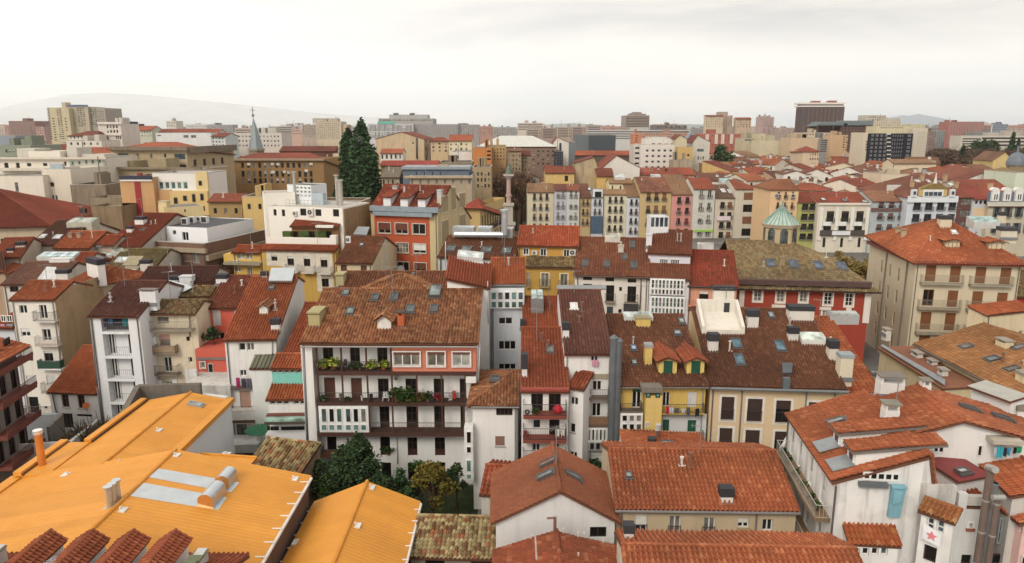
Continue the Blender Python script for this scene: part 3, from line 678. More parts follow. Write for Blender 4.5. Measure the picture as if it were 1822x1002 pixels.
def rails(x0,x1,yb,n=1):
    u0,v0,u1,v1 = G.rect(x0,yb - 20,x1,yb,'f',1.25); mb = MB(); z0 = v0; z1 = v0 + .95; y = -1.2
    mb.tube((u0,y,z1),(u1,y,z1),.028,5); mb.tube((u0,y,z0 + .08),(u1,y,z0 + .08),.018,4); k = int((u1 - u0) / .15)
    for i in range(k + 1): x = u0 + (u1 - u0) * i / k; mb.tube((x,y,z0),(x,y,z1),.011,4)
    G.put('railing',mb.mesh('railing',paint((52,46,44),.6)))
for a,b,y in ((432,602,408),(606,779,408),(783,956,408),(442,790,628),(794,965,628),(968,1315,628),(1319,1486,628),(808,970,840),(973,1320,840),(1324,1475,840)): rails(a,b,y)
brick = tile((214,128,104),(190,104,82),None,.1,(150,80,60));
G.boxpart('corner_pier',346,206,424,1260,0,1.3,plaster(WH,.45))
G.boxpart('brick_infill',964,232,1563,412,0,1.22,plaster((216,128,100),.12))
G.win(978,262,1165,360,S(nx=3,pane='c',bl=.2,bc=(110,66,54),sur=WHT,sw=.1),off=1.22); G.win(1218,260,1342,362,S(pane='c',bl=.2,bc=(110,66,54),sur=WHT,sw=.1),off=1.22); G.win(1397,262,1522,362,S(pane='w',bl=.18,bc=(110,66,54),sur=WHT,sw=.1),off=1.22)
G.boxpart('glazed_gallery',446,646,798,836,.2,1.3,paint((228,228,226),.6))
for i in range(2):
    for j in range(3):
        a = 462 + i * 172 + j * 54
        G.win(a,664,a + 42,766,S(nx=1,pane=('b','k','t','b','k','c')[i * 3 + j]),off=1.3); G.win(a,778,a + 44,824,S(nx=1,pane='t'),off=1.3)
G.boxpart('end_panel',1490,441,1562,486,.4,1.3,plaster(WH,.2))
G.balc(455,962,597,1014,dep=1.2,slab=(120,78,58),rail=(50,46,44))
G.gutter((150,146,142),.08,1.75,.3,())
G.pipe(336,208,372,1000,.16,(112,114,118),1.2); G.pipe(1590,200,1580,480,.05,(190,190,188),1.4); G.pipe(1000,868,1005,1060,.04,(150,150,148),.1)
reg('b2')
G.chim(372,772,452,925,(176,166,116),(120,112,84),.3,dep=2.2,capkind='tile')
G.chim(1004,806,1050,930,(196,96,46),(70,62,58),.35,dep=.7,capkind='open')
G.dormer(862,872,958,948,T_OLD,st=S(WHT,1,1,'t',ft=.12),rise=.75,winr=(.2,.05,.8,.95))
for r in ((612,672,662,710),(640,800,698,845)): G.sky(*r,gl=(120,130,128))
for r in ((818,703,874,746),(952,693,1010,746),(1062,780,1128,834),(1235,780,1293,830)): G.sky(*r,gl=(84,90,92))
G.sky(1232,650,1315,728,gl=(130,140,140),lift=.3)
# rear wing seen over the ridge
GB = House('rear_wing','low weathered tiled roof just behind the ridge of the timber gallery house',(575,690),(1355,690),Y=73.5,wall=plaster((206,200,190),.5))
GB.roof('gx',(900,538),T_BRN,t=.3,dep=8)
GB.chim(566,522,622,640,(178,168,120),(120,112,84),.3,capkind='tile',dep=1.4)
GB.chim(1108,535,1122,590,(150,140,130),(110,104,100),.2)
GC = House('cross_wing','hipped weathered tile roof peaking between the two ridges behind the gallery house',(745,668),(1240,668),Y=72.6,root=GB); GC.bare = True
GC.roof('hip',(1000,556),T_OLD,t=.36,hl=1.2,hr=1.1,dep=7,name='cross_roof')
# ================================================================ white house with roof terrace glazing
reg('b2')
P = House('tall_white_house','tall narrow white house with orange roof and glazed top floor behind the gallery house',(1664,612),(1908,612),Y=73,wall=plaster((214,218,224),.2))
P.roof('gx',(1760,442),T_ORD,t=.33,dep=10,os=.1)
P.boxpart('glazed_gallery',1660,650,1905,796,0,.5,paint((226,228,230),.5))
for i in range(5):
    a = 1668 + i * 48; P.win(a,676,a + 40,734,S(nx=1,pane='tcktb'[i]),off=.5); P.win(a,742,a + 40,792,S(nx=1,pane='t'),off=.5)
P.gutter((120,118,118),.09,.45,.08,(.02,))
reg('c2')
P.wins([(1722,20,1822,70)],S(nx=2,pane='k')); P.wins([(1722,186,1846,250),(1722,348,1846,392)],S(nx=3,pane='k'))
reg('b2')
PE = House('flank','',(1358,655),(1652,655),Y=70,ang=0,root=P,wall=plaster(WH,.1),dep=5)
zl_ = PE.fy(1358,590).z; mb = MB(); mb.prism([(0,0,PE.H),(PE.w,0,PE.H),(0,0,zl_)],(0,5,0)); PE.put('flank_gable',mb.mesh('flank_gable',plaster(WH,.1)))
PE.polyroof([[(-.2,-.3,zl_ + .1),(PE.w + .2,-.3,PE.H),(PE.w + .2,4.6,PE.H + 1.5),(-.2,4.6,zl_ + 1.6)]],T_SMO,(1,0,0),name='flank_roof'); PE.pl['f'] = (Vector((0,0,zl_ + .1)),Vector(((zl_ - PE.H) / PE.w,-.3,1)))
PE.sky(1425,425,1612,470,c=(206,206,204),gl=(190,196,196),lift=.5,name='roof_light')
PE.pipe(1645,600,1650,900,.05,(180,180,178),.1)
# ================================================================ small white house with hipped roof and corner bay
reg('c2')
Q = House('small_white_house','small white house with hipped orange roof and narrow glazed corner bay',(1538,634),(1862,636),Y=58.6,wall=plaster(WH,.25))
Q.roof('gx',(1780,405),T_OLD,t=.34,dep=8,hl=.85,oh=.4)
Q.sky(1662,445,1735,480,gl=(90,92,92))
Q.win(1706,656,1822,718,S((66,50,44),4,1,'k')); Q.win(1700,864,1766,934,S(BRN,1,1,'k',bl=.97,bc=(136,100,88),sill=1))
Q.boxpart('corner_bay',1480,800,1542,1182,0,1.0,paint((222,222,220),.6))
for y0,y1 in ((826,916),(934,986),(1030,1120),(1130,1170)): Q.win(1492,y0,1532,y1,S(nx=1,pane='k' if y0 < 1000 else 't'),off=1.0)
reg('d2'); Q.gutter((130,128,126),.07,.4,.05,(.98,))
# ================================================================ white house with two balconies
reg('c3')
A = House('balcony_house','narrow white house with red tile roof and dark red balconies, left of two grey ducts',(64,524),(400,526),Y=58,wall=plaster(WH,.3))
A.roof('gx',(190,98),T_RED,t=.36,dep=9.5,oh=.5,os=.1)
A.sky(238,232,296,282,gl=(110,120,118)); A.chim(66,268,104,450,(220,216,212),(50,50,54),1.3,dep=.7)
A.boxpart('fascia',62,528,402,548,.1,.5,paint((150,70,58),.7))
A.wins([(132,562,216,690),(257,562,343,690)],S((60,44,40),2,1,'k')); A.win(145,746,202,812,W1); A.win(260,746,333,880,S((70,54,48),1,1,'k'))
A.win(140,918,196,972,W2); A.win(266,918,335,1000,WD)
A.balc(76,650,386,745,dep=1.2,slab=(128,66,54),rail=(64,52,50),rh=1.0,th=.3); A.balc(74,828,384,916,dep=1.2,slab=(128,66,54),rail=(64,52,50),rh=1.0,th=.3); A.balc(72,1010,382,1052,dep=.8,slab=(150,118,98),rail=(64,52,50),rh=.9)
A.ac(80,668,138,716,d=.9)
AS = House('flank','',(403,508),(505,524),Y=58.9,root=A,wall=plaster(WH,.25)); AS.roof('shed',(440,402),T_RUST,t=.3,oh=.3,name='flank_roof')
AS.win(410,586,466,645,W2,name='window'); AS.win(415,774,445,836,S(DRK,1,1,'k',sill=1)); AS.win(405,974,460,1022,W2)
AT = House('attic_room','',(376,290),(494,294),Y=61.2,root=A,wall=plaster(WH,.2)); AT.roof('shed',(430,226),paint((150,40,54),.5),t=.3,oh=.3,geo=False,name='attic_roof'); AT.win(394,306,458,356,W2)
reg('b3')
B4 = House('lantern_house','dark red tiled roof carrying a tall glass lantern, behind the white balcony house',(82,948),(332,948),Y=68.5,wall=plaster((214,208,202),.4))
B4.roof('gx',(200,716),T_RED,t=.35,dep=11); B4.lantern(132,662,220,838,1.6,gl=(170,184,178),nx=2,c=(120,118,116)); B4.chim(58,868,90,932,(222,218,214),(48,48,52),.7)
# ================================================================ white house with mauve roof
reg('c3')
E = House('brown_roof_house','tall white house with long dark brown tile roof and stacked balconies, beside two grey ducts',(372,266),(706,266),Y=60.6,wall=plaster(WH,.35))
E.roof('gx',(490,672 - 840),T_MAU,t=.36,dep=11,oh=.4,os=.05)
E.chim(358,46,402,168,(222,220,216),(48,48,52),.7)
E.win(556,276,610,332,W2); E.wins([(568,470,634,540),(564,628,630,726)],WD); E.boxpart('string_course',500,424,700,458,0,.12,plaster((170,156,130),.7))
E.balc(504,535,690,610,dep=.9,slab=(110,92,82),rail=(90,84,80)); E.balc(500,726,686,800,dep=.9,slab=(104,84,74),rail=(110,88,72),solid=(126,96,74))
E.boxpart('glazed_gallery',498,804,676,966,0,.8,paint((216,216,214),.6))
for i in range(6): a = 508 + i * 27; E.win(a,812,a + 22,894,S(nx=1,pane='cckcgc'[i]),off=.8)
for i in range(4): a = 505 + i * 42; E.win(a,908,a + 36,960,S(GRY,1,1,'k'),off=.8)
E.win(552,1000,628,1090,WB)
reg('b3')
E.quad('ridge_sheet',[(314,668),(664,668),(664,640),(314,640)],'f',.1,ZINC,.1) ; E.sky(408,768,462,806,c=(216,216,214),gl=(214,214,212))
reg('c3')
for x0,x1,y0,y1 in ((722,704,165,1000),(757,735,185,1000)):
    p,q = atY(x0,y0,59.8),atY(x1,y1,59.8); mb = MB(); r = .34 if x0 < 740 else .3; mb.tube((p.x,0,0),(p.x,0,p.z),r,12); mb.tube((p.x,0,p.z),(p.x,0,p.z + .25),r * 1.2,12,0,r * .3)
    for zz in range(2,int(p.z),2): mb.tube((p.x,0,zz),(p.x,0,zz + .08),r * 1.06,12)
    o = add('exhaust_duct',mb.mesh('exhaust_duct',DUCT,False),None,Matrix.Translation((0,59.8,0))); tag(o,'left, taller one of two grey ventilation ducts climbing beside the yellow house' if x0 < 740 else 'right, shorter one of two grey ventilation ducts climbing beside the yellow house','duct','grey ducts beside the yellow house')
# ================================================================ yellow house
Yh = House('yellow_house','yellow house with two green shuttered dormers and laundry on a balcony rail',(772,490),(1376,490),Y=60.6,wall=plaster((222,186,84),.35))
Yh.roof('gx',(980,845 - 840),T_CHO,t=.35,dep=12,oh=.5,pitch=.3,amp=.13)
reg('b3'); Yh.chim(880,838,980,932,(222,190,96),(150,140,110),.12,dep=1.2); Yh.lantern(792,818,1000,892,.5,nx=3,gl=(180,186,184)); Yh.sky(1180,874,1221,912,gl=(150,160,160)); Yh.sky(1145,960,1196,992,gl=(150,160,160))
reg('c3'); Yh.chim(940,196,990,366,(222,190,96),(150,150,148),.3,dep=.8,capkind='slab'); Yh.sky(838,228,880,262,gl=(140,160,190)); Yh.sky(846,330,882,364,gl=(150,160,160))
gs = S(GRN,2,1,'k',bl=.95,bc=(24,78,60),ft=.05)
for x0,x1 in ((1038,1166),(1236,1360)): Yh.dormer(x0,326,x1,424,T_SMO,(226,196,100),gs,rise=.42,winr=(.26,.04,.76,.98),ov=.3)
Yh.win(850,530,916,664,S(nx=2,pane='k',bl=.15,bc=(30,90,66))); Yh.win(1066,550,1120,655,WD); Yh.win(1244,548,1312,660,WB); Yh.win(754,514,780,564,W2)
Yh.boxpart('lower_wall',1058,706,1372,1010,0,.04,plaster((216,216,216),.15))
Yh.wins([(1066,744,1110,864),(1242,748,1300,878)],S((26,74,58),2,1,'k',bl=.96,bc=(30,82,62)),hole=False)
Yh.balc(768,634,922,698,dep=.8,slab=(108,98,88),rail=(70,66,62)); Yh.balc(1058,640,1366,712,dep=.8,slab=(176,150,80),rail=(70,66,62)); Yh.balc(1100,842,1364,912,dep=.8,slab=(96,76,66),rail=(80,76,72))
Yh.boxpart('lift_shaft',940,578,1056,1010,0,1.1,plaster((226,194,104),.2)); Yh.boxpart('canopy',920,518,1068,556,0,1.3,plaster((130,122,112),.7))
Yh.wins([(948,552,980,588),(1016,556,1048,588)],S(GRN,1,1,'t'),off=1.1); Yh.win(946,762,970,796,S(nx=2),off=1.1)
Yh.boxpart('glazed_box',764,702,924,908,0,.85,paint((224,224,222),.6))
for r in range(2):
    for c_ in range(3): Yh.win(776 + c_ * 50,710 + r * 62,818 + c_ * 50,760 + r * 68,S(nx=1,pane='kcckkc'[r * 3 + c_]),off=.85)
Yh.win(822,842,866,892,S(nx=1,pane='c'),off=.85); Yh.win(872,842,914,892,S(nx=1,pane='b'),off=.85)
Yh.gutter((110,104,100),.08,.5,.08,(.27,.47)); Yh.win(750,908,778,950,W2)
# ================================================================ cream house with brown roof
C = House('cream_house','cream house with large chocolate tile roof and dark blinds in white window surrounds',(1408,486),(2364,512),Y=61,wall=plaster((226,198,156),.12))
C.roof('gx',(1640,-40),T_CHO,t=.35,dep=13,oh=.5,os=.1,pitch=.25,row=.36,amp=.13)
cb = S((46,34,32),1,1,'k',bl=.97,bc=(64,46,42),sur=(226,220,210),sw=.2)
C.wins([(1483,584,1574,748),(1668,598,1774,758),(1468,806,1560,972),(1652,820,1754,982)],cb)
reg('c4'); C.wins([(56,610,162,768),(46,830,150,992)],S((46,34,32),2,1,'k',bl=.4,bc=(64,46,42),sur=(226,220,210),sw=.2)); C.win(286,622,382,780,cb); C.win(270,840,370,1000,cb)
reg('c3')
for r in ((1480,676,1576,752),(1664,688,1776,764),(1466,896,1560,976),(1650,910,1756,988)): C.balc(r[0],r[1],r[2],r[3],dep=.12,slab=(200,190,176),rail=(60,54,54),th=.05,sp=.12)
reg('c4'); C.balc(54,696,164,772,dep=.12,slab=(200,190,176),rail=(60,54,54),th=.05,sp=.12); C.balc(46,918,152,996,dep=.12,slab=(200,190,176),rail=(60,54,54),th=.05,sp=.12)
C.gutter((112,118,120),.13,.6,.1,(.24,.72,.93))
C.chim(148,78,216,190,cap=(46,44,48),caph=.6); C.chim(434,168,496,330,(220,210,192),(46,44,48),.7,dep=1); C.chim(508,262,600,450,(222,208,180),(150,158,162),.3,dep=1.1)
C.quad('roof_drain',[(100,440),(166,440),(172,370),(98,366)],'f',.3,paint((84,86,92),.5)); C.boxpart('rain_hopper',112,452,160,536,.25,.62,paint((96,104,110),.5))
C.lantern(244,124,424,224,.55,c=(216,214,208),gl=(196,206,196),nx=1); C.sky(50,196,120,266,gl=(84,112,126))
reg('b4'); C.chim(150,758,326,890,(222,214,204),(46,46,50),.45,dep=1.2); C.sky(2,832,44,870,gl=(170,176,178))
reg('c3'); C.chim(1390,122,1460,270,(220,212,204),(50,50,54),.7); C.sky(1556,180,1626,248,gl=(84,112,126)); C.sky(1576,290,1644,366,gl=(84,112,126))
reg('b3'); C.chim(1668,792,1746,944,(220,212,204),(50,50,54),.65)
p1,p2 = C.onr(1366,985),C.onr(1626,985); mb = MB(); x0,x1,y0 = p1.x,p2.x,(p1.y + p2.y) / 2; y1 = y0 + 3.6; zb = p1.z - .4; zt = zb + .35 * 3.6 + 1.9
mb.prism([(x0 - .3,y0,zb),(x0 - .3,y0,zb + 1.3),(x0 - .3,y1,zt),(x0 - .3,y1,zb)],(.3,0,0)); mb.prism([(x1,y0,zb),(x1,y0,zb + 1.3),(x1,y1,zt),(x1,y1,zb)],(.3,0,0))
mb.box((x0,y1 - .25,zb),(x1,y1,zt)); mb.box((x0,y0,zb),(x1,y0 + .2,zb + .95)); mb.prism([(x0,y0 + .2,zb),(x0,y0 + .2,zb + .75),(x0,y1 - .25,zb + .75 + .35 * 3.3),(x0,y1 - .25,zb)],(x1 - x0,0,0))
mb.box((x0 + 2.4,y1 - .3,zb + .6),(x0 + 2.95,y1 - .24,zt - .3),1); mb.box((x0 + 1.4,y1,zb),(x0 + 3.4,y1 + .8,zt + .9)); mb.box((x0 + 1.3,y1 - .05,zt + .9),(x0 + 3.5,y1 + .85,zt + 1.3),1)
C.put('roof_terrace',mb.mesh('roof_terrace',[plaster((226,218,204),.25),paint((50,48,50),.7)]))
# right: ribbed orange roof joined to the cream house
reg('c4')
D = House('ribbed_roof_house','cream house with ribbed orange brown roof and grey roof light, right of the cream house',(566,548),(802,536),Y=62.5,ang=0,wall=plaster((214,196,160),.4))
D.roof('gx',(500,20),T_ORD,t=.34,dep=14,oh=.3,os=.05,pitch=.42,row=.5,amp=.14)
D.sky(722,404,774,434,gl=(120,116,112)); reg('b4'); D.lantern(446,812,650,884,.6,nx=3,gl=(150,154,150),c=(170,170,168)); D.gutter((112,112,112),.09,.3,.05,())
reg('c4')
Lr = House('long_low_building','long low building under a flat brownish roof with four small vents, behind the ribbed roof',(802,236),(1262,522),z=9.6,wall=plaster((206,188,150),.45))
Lr.roof('shed',(1250,296),tile((150,96,72),(138,86,64),None,.45,(120,96,80),.4),t=.06,geo=False,oh=.3,pitch=.5,row=.6); Lr.quad('metal_edge',[(800,236),(1258,520),(1262,480),(816,226)],'f',.12,ZINC)
for r in ((1014,244,1066,298),(1128,302,1170,350),(1200,364,1240,430),(810,82,842,132)): Lr.chim(*r,(214,206,196),(150,140,130),.45,dep=.6,capkind='open')
Ol = House('tan_roof_building','long building with tan tile roof and five skylights at the right edge',(1066,205),(1822,592),z=10.6,wall=plaster((212,196,160),.4),dep=18)
Ol.roof('gx',(1740,148),T_TAN,t=.3,oh=.4,dep=22)
for r in ((1352,206,1478,262),(1536,292,1666,352),(1676,360,1802,428),(1736,210,1850,272)):
    Ol.sky(*r,gl=(96,104,106))
Ol.chim(1612,152,1688,240,(224,206,164),(150,142,130),.3,dep=.8,capkind='open'); Ol.chim(1752,378,1812,486,(226,206,160),(150,142,130),.3,dep=.8); Ol.gutter((100,90,80),.1,.4,.05,())
# ================================================================ right foreground: white house with two long dormers
reg('T')
R_ = House('corner_house','white corner house with orange roof, two long tiled dormers and blue tarpaulin on its front',(1490,856),(1662,0),z=12,ang=-5.9,wall=plaster(WH,.9))
R_.roof('gy',None,T_OR,apex=(1657,812),dep=10.8,oh=.35,os=.08,pitch=.3,row=.4,amp=.16)
y1_ = R_.onr(1609,768,'l').y; tl = -R_.pl['l'][1].x
RB = House('back_gable','',(1609,768),(1900,0),z=None,Y=1,ang=-5.9,root=R_,pt=tuple(R_.M @ Vector((R_.w - .1,y1_,11.2))),w=13,wall=plaster(WH,.2))
pa = RB.fy(1711,746)
RB.bare = True
pz = RB.fy(1822,777); ua,za = pa.x,pa.z; sl_ = (za - pz.z) / (pz.x - ua); DB = RB.on(1632,688,(ua,0,0),(1,0,0)).y
mb = MB(); mb.poly([(-.1,0,0),(RB.w,0,0),(RB.w,0,za - sl_ * (RB.w - ua) - .15),(ua,0,za - .15),(-.1,0,R_.H + tl * (R_.w - .2) - .15)]); RB.put('back_wall',mb.mesh('back_wall',plaster(WH,.25)))
bm = bmesh.new(); zl = R_.H + tl * (R_.w - .1)
slope_into(bm,[(-.1,-.35,za - tl * (ua + .1)),(ua,-.35,za),(ua,DB,za),(-.1,DB,za - tl * (ua + .1))],(0,1,0),0,pitch=.27,row=.4)
slope_into(bm,[(ua,-.35,za),(RB.w,-.35,za - sl_ * (RB.w - ua)),(RB.w,DB,za - sl_ * (RB.w - ua)),(ua,DB,za)],(0,1,0),0,pitch=.27,row=.4,amp=.03)
ridge_into(bm,(ua,-.3,za + .1),(ua,DB,za + .1)); RB.roofo = RB.put('back_roof',bm_mesh(bm,'back_roof',[T_OR,paint((104,66,48),.8)]))
RB.pl['r'] = (Vector((ua,0,za)),Vector((sl_,0,1))); RB.pl['l'] = (Vector((ua,0,za)),Vector((-tl,0,1)))
reg('d4')
RB.wins([(1176,128,1256,212)],W2,hole=False); RB.win(1488,158,1524,236,S(nx=1,pane='k'),hole=False)
reg('c4')
RB.chim(800,412,970,570,(226,222,218),(120,112,104),.5,k='l',dep=1.1,capkind='open'); RB.chim(824,612,928,806,(226,222,218),(128,124,112),.5,k='l',dep=.8,capkind='open'); RB.chim(1102,448,1162,540,(226,222,218),(128,120,108),.4,k='r',dep=.7,capkind='open'); RB.chim(1772,632,1840,738,(226,222,218),(128,120,108),.35,k='r',dep=.8)
RB.sky(1380,658,1470,692,k='r',gl=(110,100,92)); RB.sky(1612,722,1710,762,k='r',gl=(110,100,92))
reg('c4'); R_.sky(408,738,565,800,k='l',gl=(150,152,150)); R_.sky(505,808,605,838,k='l',gl=(150,152,150))
# long dormers facing the left eave
def long_dormer(H,base,x_in,y0,y1,hgt,ln):
    """Shed dormer on the left slope: front faces the left eave at local x = x_in, from depth y0 to y1."""
    root = H.put('dormer',None); t = -H.pl['l'][1].x; zf = H.H + t * x_in; top = zf + hgt; L_ = ln; tt = t - hgt / L_
    mb = MB(); mb.prism([(x_in,y0,zf - .2),(x_in,y0,top),(x_in + L_,y0,top + tt * L_),(x_in + .1,y0,zf - .2)],(0,y1 - y0,0))
    H.put('wall',mb.mesh('wall',plaster(WH,.15)),None,root); bm = bmesh.new()
    slope_into(bm,[(x_in - .3,y1 + .15,top - tt * .3),(x_in - .3,y0 - .15,top - tt * .3),(x_in + L_,y0 - .15,top + tt * L_),(x_in + L_,y1 + .15,top + tt * L_)],(0,1,0),0,pitch=.27,row=.4)
    H.put('roof',bm_mesh(bm,'roof',[T_OR,paint((120,110,104),.8)]),None,root)
    fm,pm,ex = win_mesh(y1 - y0 - .5,hgt - .35,S(nx=1,pane='g'),True)
    H.put('window',fm,Matrix(((0,1,0,x_in - .18),(-1,0,0,y1 - .25),(0,0,1,zf + .2),(0,0,0,1))),root)
    mb = MB(); mb.prism([(x_in - 1.3,y0 - .1,zf - t * 1.3 + .24),(x_in,y0 - .1,zf + .24),(x_in,y1 + .1,zf + .24),(x_in - 1.3,y1 + .1,zf - t * 1.3 + .24)],(0,0,.05)); H.put('flashing',mb.mesh('flashing',ZINC),None,root)
long_dormer(R_,0,1.25,3.55,4.95,1.15,5.2); long_dormer(R_,0,1.25,.85,2.25,1.15,5.2)
reg('d4'); R_.win(674,352,938,410,S(nx=5,pane='k',ft=.1),hole=False)
R_.boxpart('flower_box',655,436,862,466,0,.35,paint((96,100,104),.6))
mb = MB(); u0,v0,u1,v1 = R_.rect(874,458,970,684,'f',.4); w_ = u1 - u0
mb.prism([(u0,-.45,v1),(u1,-.45,v1),(u1 - w_ * .12,-.3,v0),(u0 + w_ * .02,-.3,v0)],(0,.28,0)); mb.box((u0 - .05,-.55,v1 - .05),(u1 + .05,-.1,v1 + .05)); mb.prism([(u0 + w_ * .1,-.52,v1 - .1),(u1 - w_ * .2,-.54,v1 - .25),(u1 - w_ * .35,-.5,v1 - 1.0),(u0 + w_ * .1,-.5,v1 - 1.1)],(0,.1,0))
o = R_.put('blue_tarpaulin',mb.mesh('blue_tarpaulin',paint((122,168,182),.7,0,.14)))
AW = House('front_bay','',(590,856),(930,860),Y=39.4,ang=-5.9,root=R_,wall=plaster(WH,.3),dep=1.6); AW.roof('shed',(740,722),tile((190,96,50),(150,70,40),(206,130,80),.6,(96,96,50)),t=.5,D=1.7,oh=.12,pitch=.27,name='bay_roof')
for i in range(4): AW.win(608 + i * 66,892,656 + i * 66,944,S(nx=1,pane='kkkb'[i],ft=.06))
pz0 = R_.lray(0,0)
for zs,ya,yb in ((8.95,.5,10.2),(5.9,.5,10.4)): R_.balc(0,0,0,0,dep=.95,k='l',uv=(-yb,zs,-ya,zs + 1.1),slab=(128,104,78),rail=(180,176,168),th=.22,sp=.22)
for zs in (9.2,6.15):
    for yy in (2.0,4.6,7.2,9.2): R_.winuv(-yy - .9,zs,-yy,zs + 2.05,S((206,206,204),1,1,'w',low=.4),'l')
mb = MB(); mb.tube((-.1,-.15,0),(-.1,-.15,11.7),.07,8); mb.tube((-.1,10.6,2),(-.1,10.6,11.7),.06,8); R_.put('downpipe',mb.mesh('downpipe',paint((90,84,84),.5)))
# ---- neighbour with bay and stone parapet
K = House('parapet_house','stained white house with parapet, tiled bay window and star flag, right of the corner house',(1098,585),(1600,0),Y=39.9,ang=-4,wall=plaster((218,215,210),.75),dep=4)
K.roof('gx',(1280,372),T_SMO,t=.06,oh=.05,os=.0,dep=6,D=3.2,pitch=.3)
K.boxpart('parapet',1100,452,1340,600,-.2,.12,plaster((206,202,196),.9)); K.boxpart('parapet',1395,528,1556,592,-.2,.15,plaster((196,190,182),.9)); K.boxpart('pier',1332,506,1392,1000,-.2,.2,plaster((216,214,210),.6))
KB = House('bay','',(1098,610),(1326,690),Y=38.9,root=K,wall=plaster(WH,.3),dep=1.1,z=None)
KB.roof('shed',(1180,560),tile((172,108,64),(130,76,46),(196,150,96),.6,(96,92,50)),t=.45,D=.7,oh=.3,pitch=.25,name='bay_roof')
KB.wins([(1130,640,1186,770),(1200,664,1258,790)],S(nx=1,ny=3,pane='b',ft=.09)); KB.win(1104,876,1200,992,S(DRK,1,1,'k'))
K.win(1432,716,1454,748,S(nx=1,pane='k',sur=(222,222,220),sw=.12)); K.boxpart('sill',1415,758,1476,776,0,.12,paint((150,84,70),.8)); K.win(1375,940,1448,1010,DOPEN); K.win(1650,690,1674,870,S((150,160,166),1,2,'c')); K.win(1570,944,1670,1010,DOPEN)
KM = House('attic_room','',(1352,404),(1552,366),Y=41,root=K,wall=plaster(WH,.4),dep=2.2,base=9.5); KM.roof('shed',(1400,262),paint((130,54,54),.6),t=.12,D=2.3,oh=.25,os=.2,geo=False,name='attic_roof'); KM.sky(1332,338,1428,380,gl=(170,172,168))
for (xa,ya,xb,yb,r,Yd,nm) in ((1588,318,1548,1000,.21,38.4,'taller brown exhaust pipe with open elbow on the stained white house'),(1634,550,1612,1000,.18,38.0,'shorter brown exhaust pipe with white cowl on the stained white house')):
    p = atY(xa,ya,Yd); mb = MB(); mb.tube((p.x,0,0),(p.x,0,p.z),r,12)
    for zz in range(2,int(p.z) + 1,2): mb.tube((p.x,0,zz - .1),(p.x,0,zz),r * 1.08,12,1)
    if r > .2: mb.tube((p.x - .05,.2,p.z - .1),(p.x - .12,-.55,p.z + .12),r,12,1)
    else: mb.tube((p.x - .4,-.1,p.z + .2),(p.x + .3,-.1,p.z + .2),r * .9,12,1)
    tag(add('exhaust_pipe',mb.mesh('exhaust_pipe',[paint((118,100,92),.5,.2),paint((170,166,160),.4,.4)]),None,Matrix.Translation((0,Yd,0))),nm,'pipe','brown exhaust pipes')
p = atY(1622,430,39.6); mb = MB(); mb.tube((p.x,0,4),(p.x,0,p.z),.16,10); mb.tube((p.x,0,p.z - .15),(p.x,0,p.z),.2,10); tag(add('flue_pipe',mb.mesh('flue_pipe',ZINC),None,Matrix.Translation((0,39.6,0))),'thin grey metal flue between the two brown exhaust pipes','pipe')
KR = House('side_roof_house','house under a broad orange roof sloping left, behind the exhaust pipes at right edge',(1515,300),(1742,520),z=11.7,wall=plaster((206,200,192),.5)); KR.roof('gx',(1822,268),T_ORD,t=.3,dep=14,oh=.2)
PK = House('pink_house','pale pink house with orange roof at the right edge',(1668,590),(1822,705),z=10.4,wall=plaster((232,186,178),.15)); PK.roof('gx',(1822,520),T_OR,t=.34,dep=11,oh=.35); PK.win(1784,690,1840,800,W2); PK.win(1776,960,1850,1100,W2)
# ================================================================ bottom row
reg('d3')
M1 = House('beige_row_house','long beige house with wide orange tile roof and five rear windows, lower right',(737,596),(2020,612),Y=44,wall=plaster((206,184,150),.3))
M1.roof('gx',(1000,196),T_OR,t=.36,dep=9.5,oh=.35,os=.1,pitch=.3,row=.4,amp=.17)
M1.win(870,655,956,800,S(bl=.55,bc=(214,212,206))); M1.win(1112,665,1195,806,W2C); M1.win(1356,676,1440,810,W2C); M1.win(1600,680,1682,750,S(bl=.5,bc=(214,212,206))); M1.win(1774,688,1850,772,W2)
for a,b,y in ((866,958,730),(1106,1198,738),(1348,1442,745)): M1.balc(a,y,b,y + 72,dep=.12,slab=(190,170,140),rail=(70,66,64),th=.04,sp=.13)
M1.boxpart('apron',1592,752,1690,826,0,.03,plaster((176,160,120),.3)); M1.gutter((122,118,116),.1,.35,.06,(.03,.78)); M1.sky(802,362,848,404,gl=(120,124,122)); M1.chim(1480,452,1566,574,(226,222,218),(50,50,54),.6)
reg('T')
M2 = House('bottom_row_house','orange tile roof with one white chimney running along the bottom right edge',(1132,1152),(1600,1162),Y=31,wall=plaster((210,196,170),.3))
M2.roof('gx',(1300,974),T_OR,t=.35,dep=8.6,pitch=.3,row=.4,amp=.17); reg('d3'); M2.pl['f'] = M2.pl['b']; M2.chim(796,716,860,836,(226,222,218),(50,50,54),.5)
reg('d3')
M3 = House('gable_house','white gable fronted house with brown tile roof and two skylights, lower centre',(-118,688),(728,680),Y=43,wall=plaster((224,222,220),.25))
M3.roof('gy',(322,222),tile((158,92,62),(140,78,54),None,.25,(120,84,60),.6),apex=(338,476),dep=6.6,oh=.35,os=.3,pitch=.3,row=.35,amp=.04)
M3.sky(186,338,288,432,k='l',gl=(110,116,116)); M3.sky(372,340,470,436,k='r',gl=(110,116,116)); M3.sky(220,272,290,314,k='l',gl=(150,110,90)); M3.win(550,742,668,818,S(DRK,2,1,'k'))
reg('T')
M4 = House('ruin_roof_house','low roof of rusty brick red tiles with raised ridges along the bottom centre edge',None,None,pt=(-1.1,31,7.1),w=8.3,ang=0,wall=plaster((170,120,96),.5))
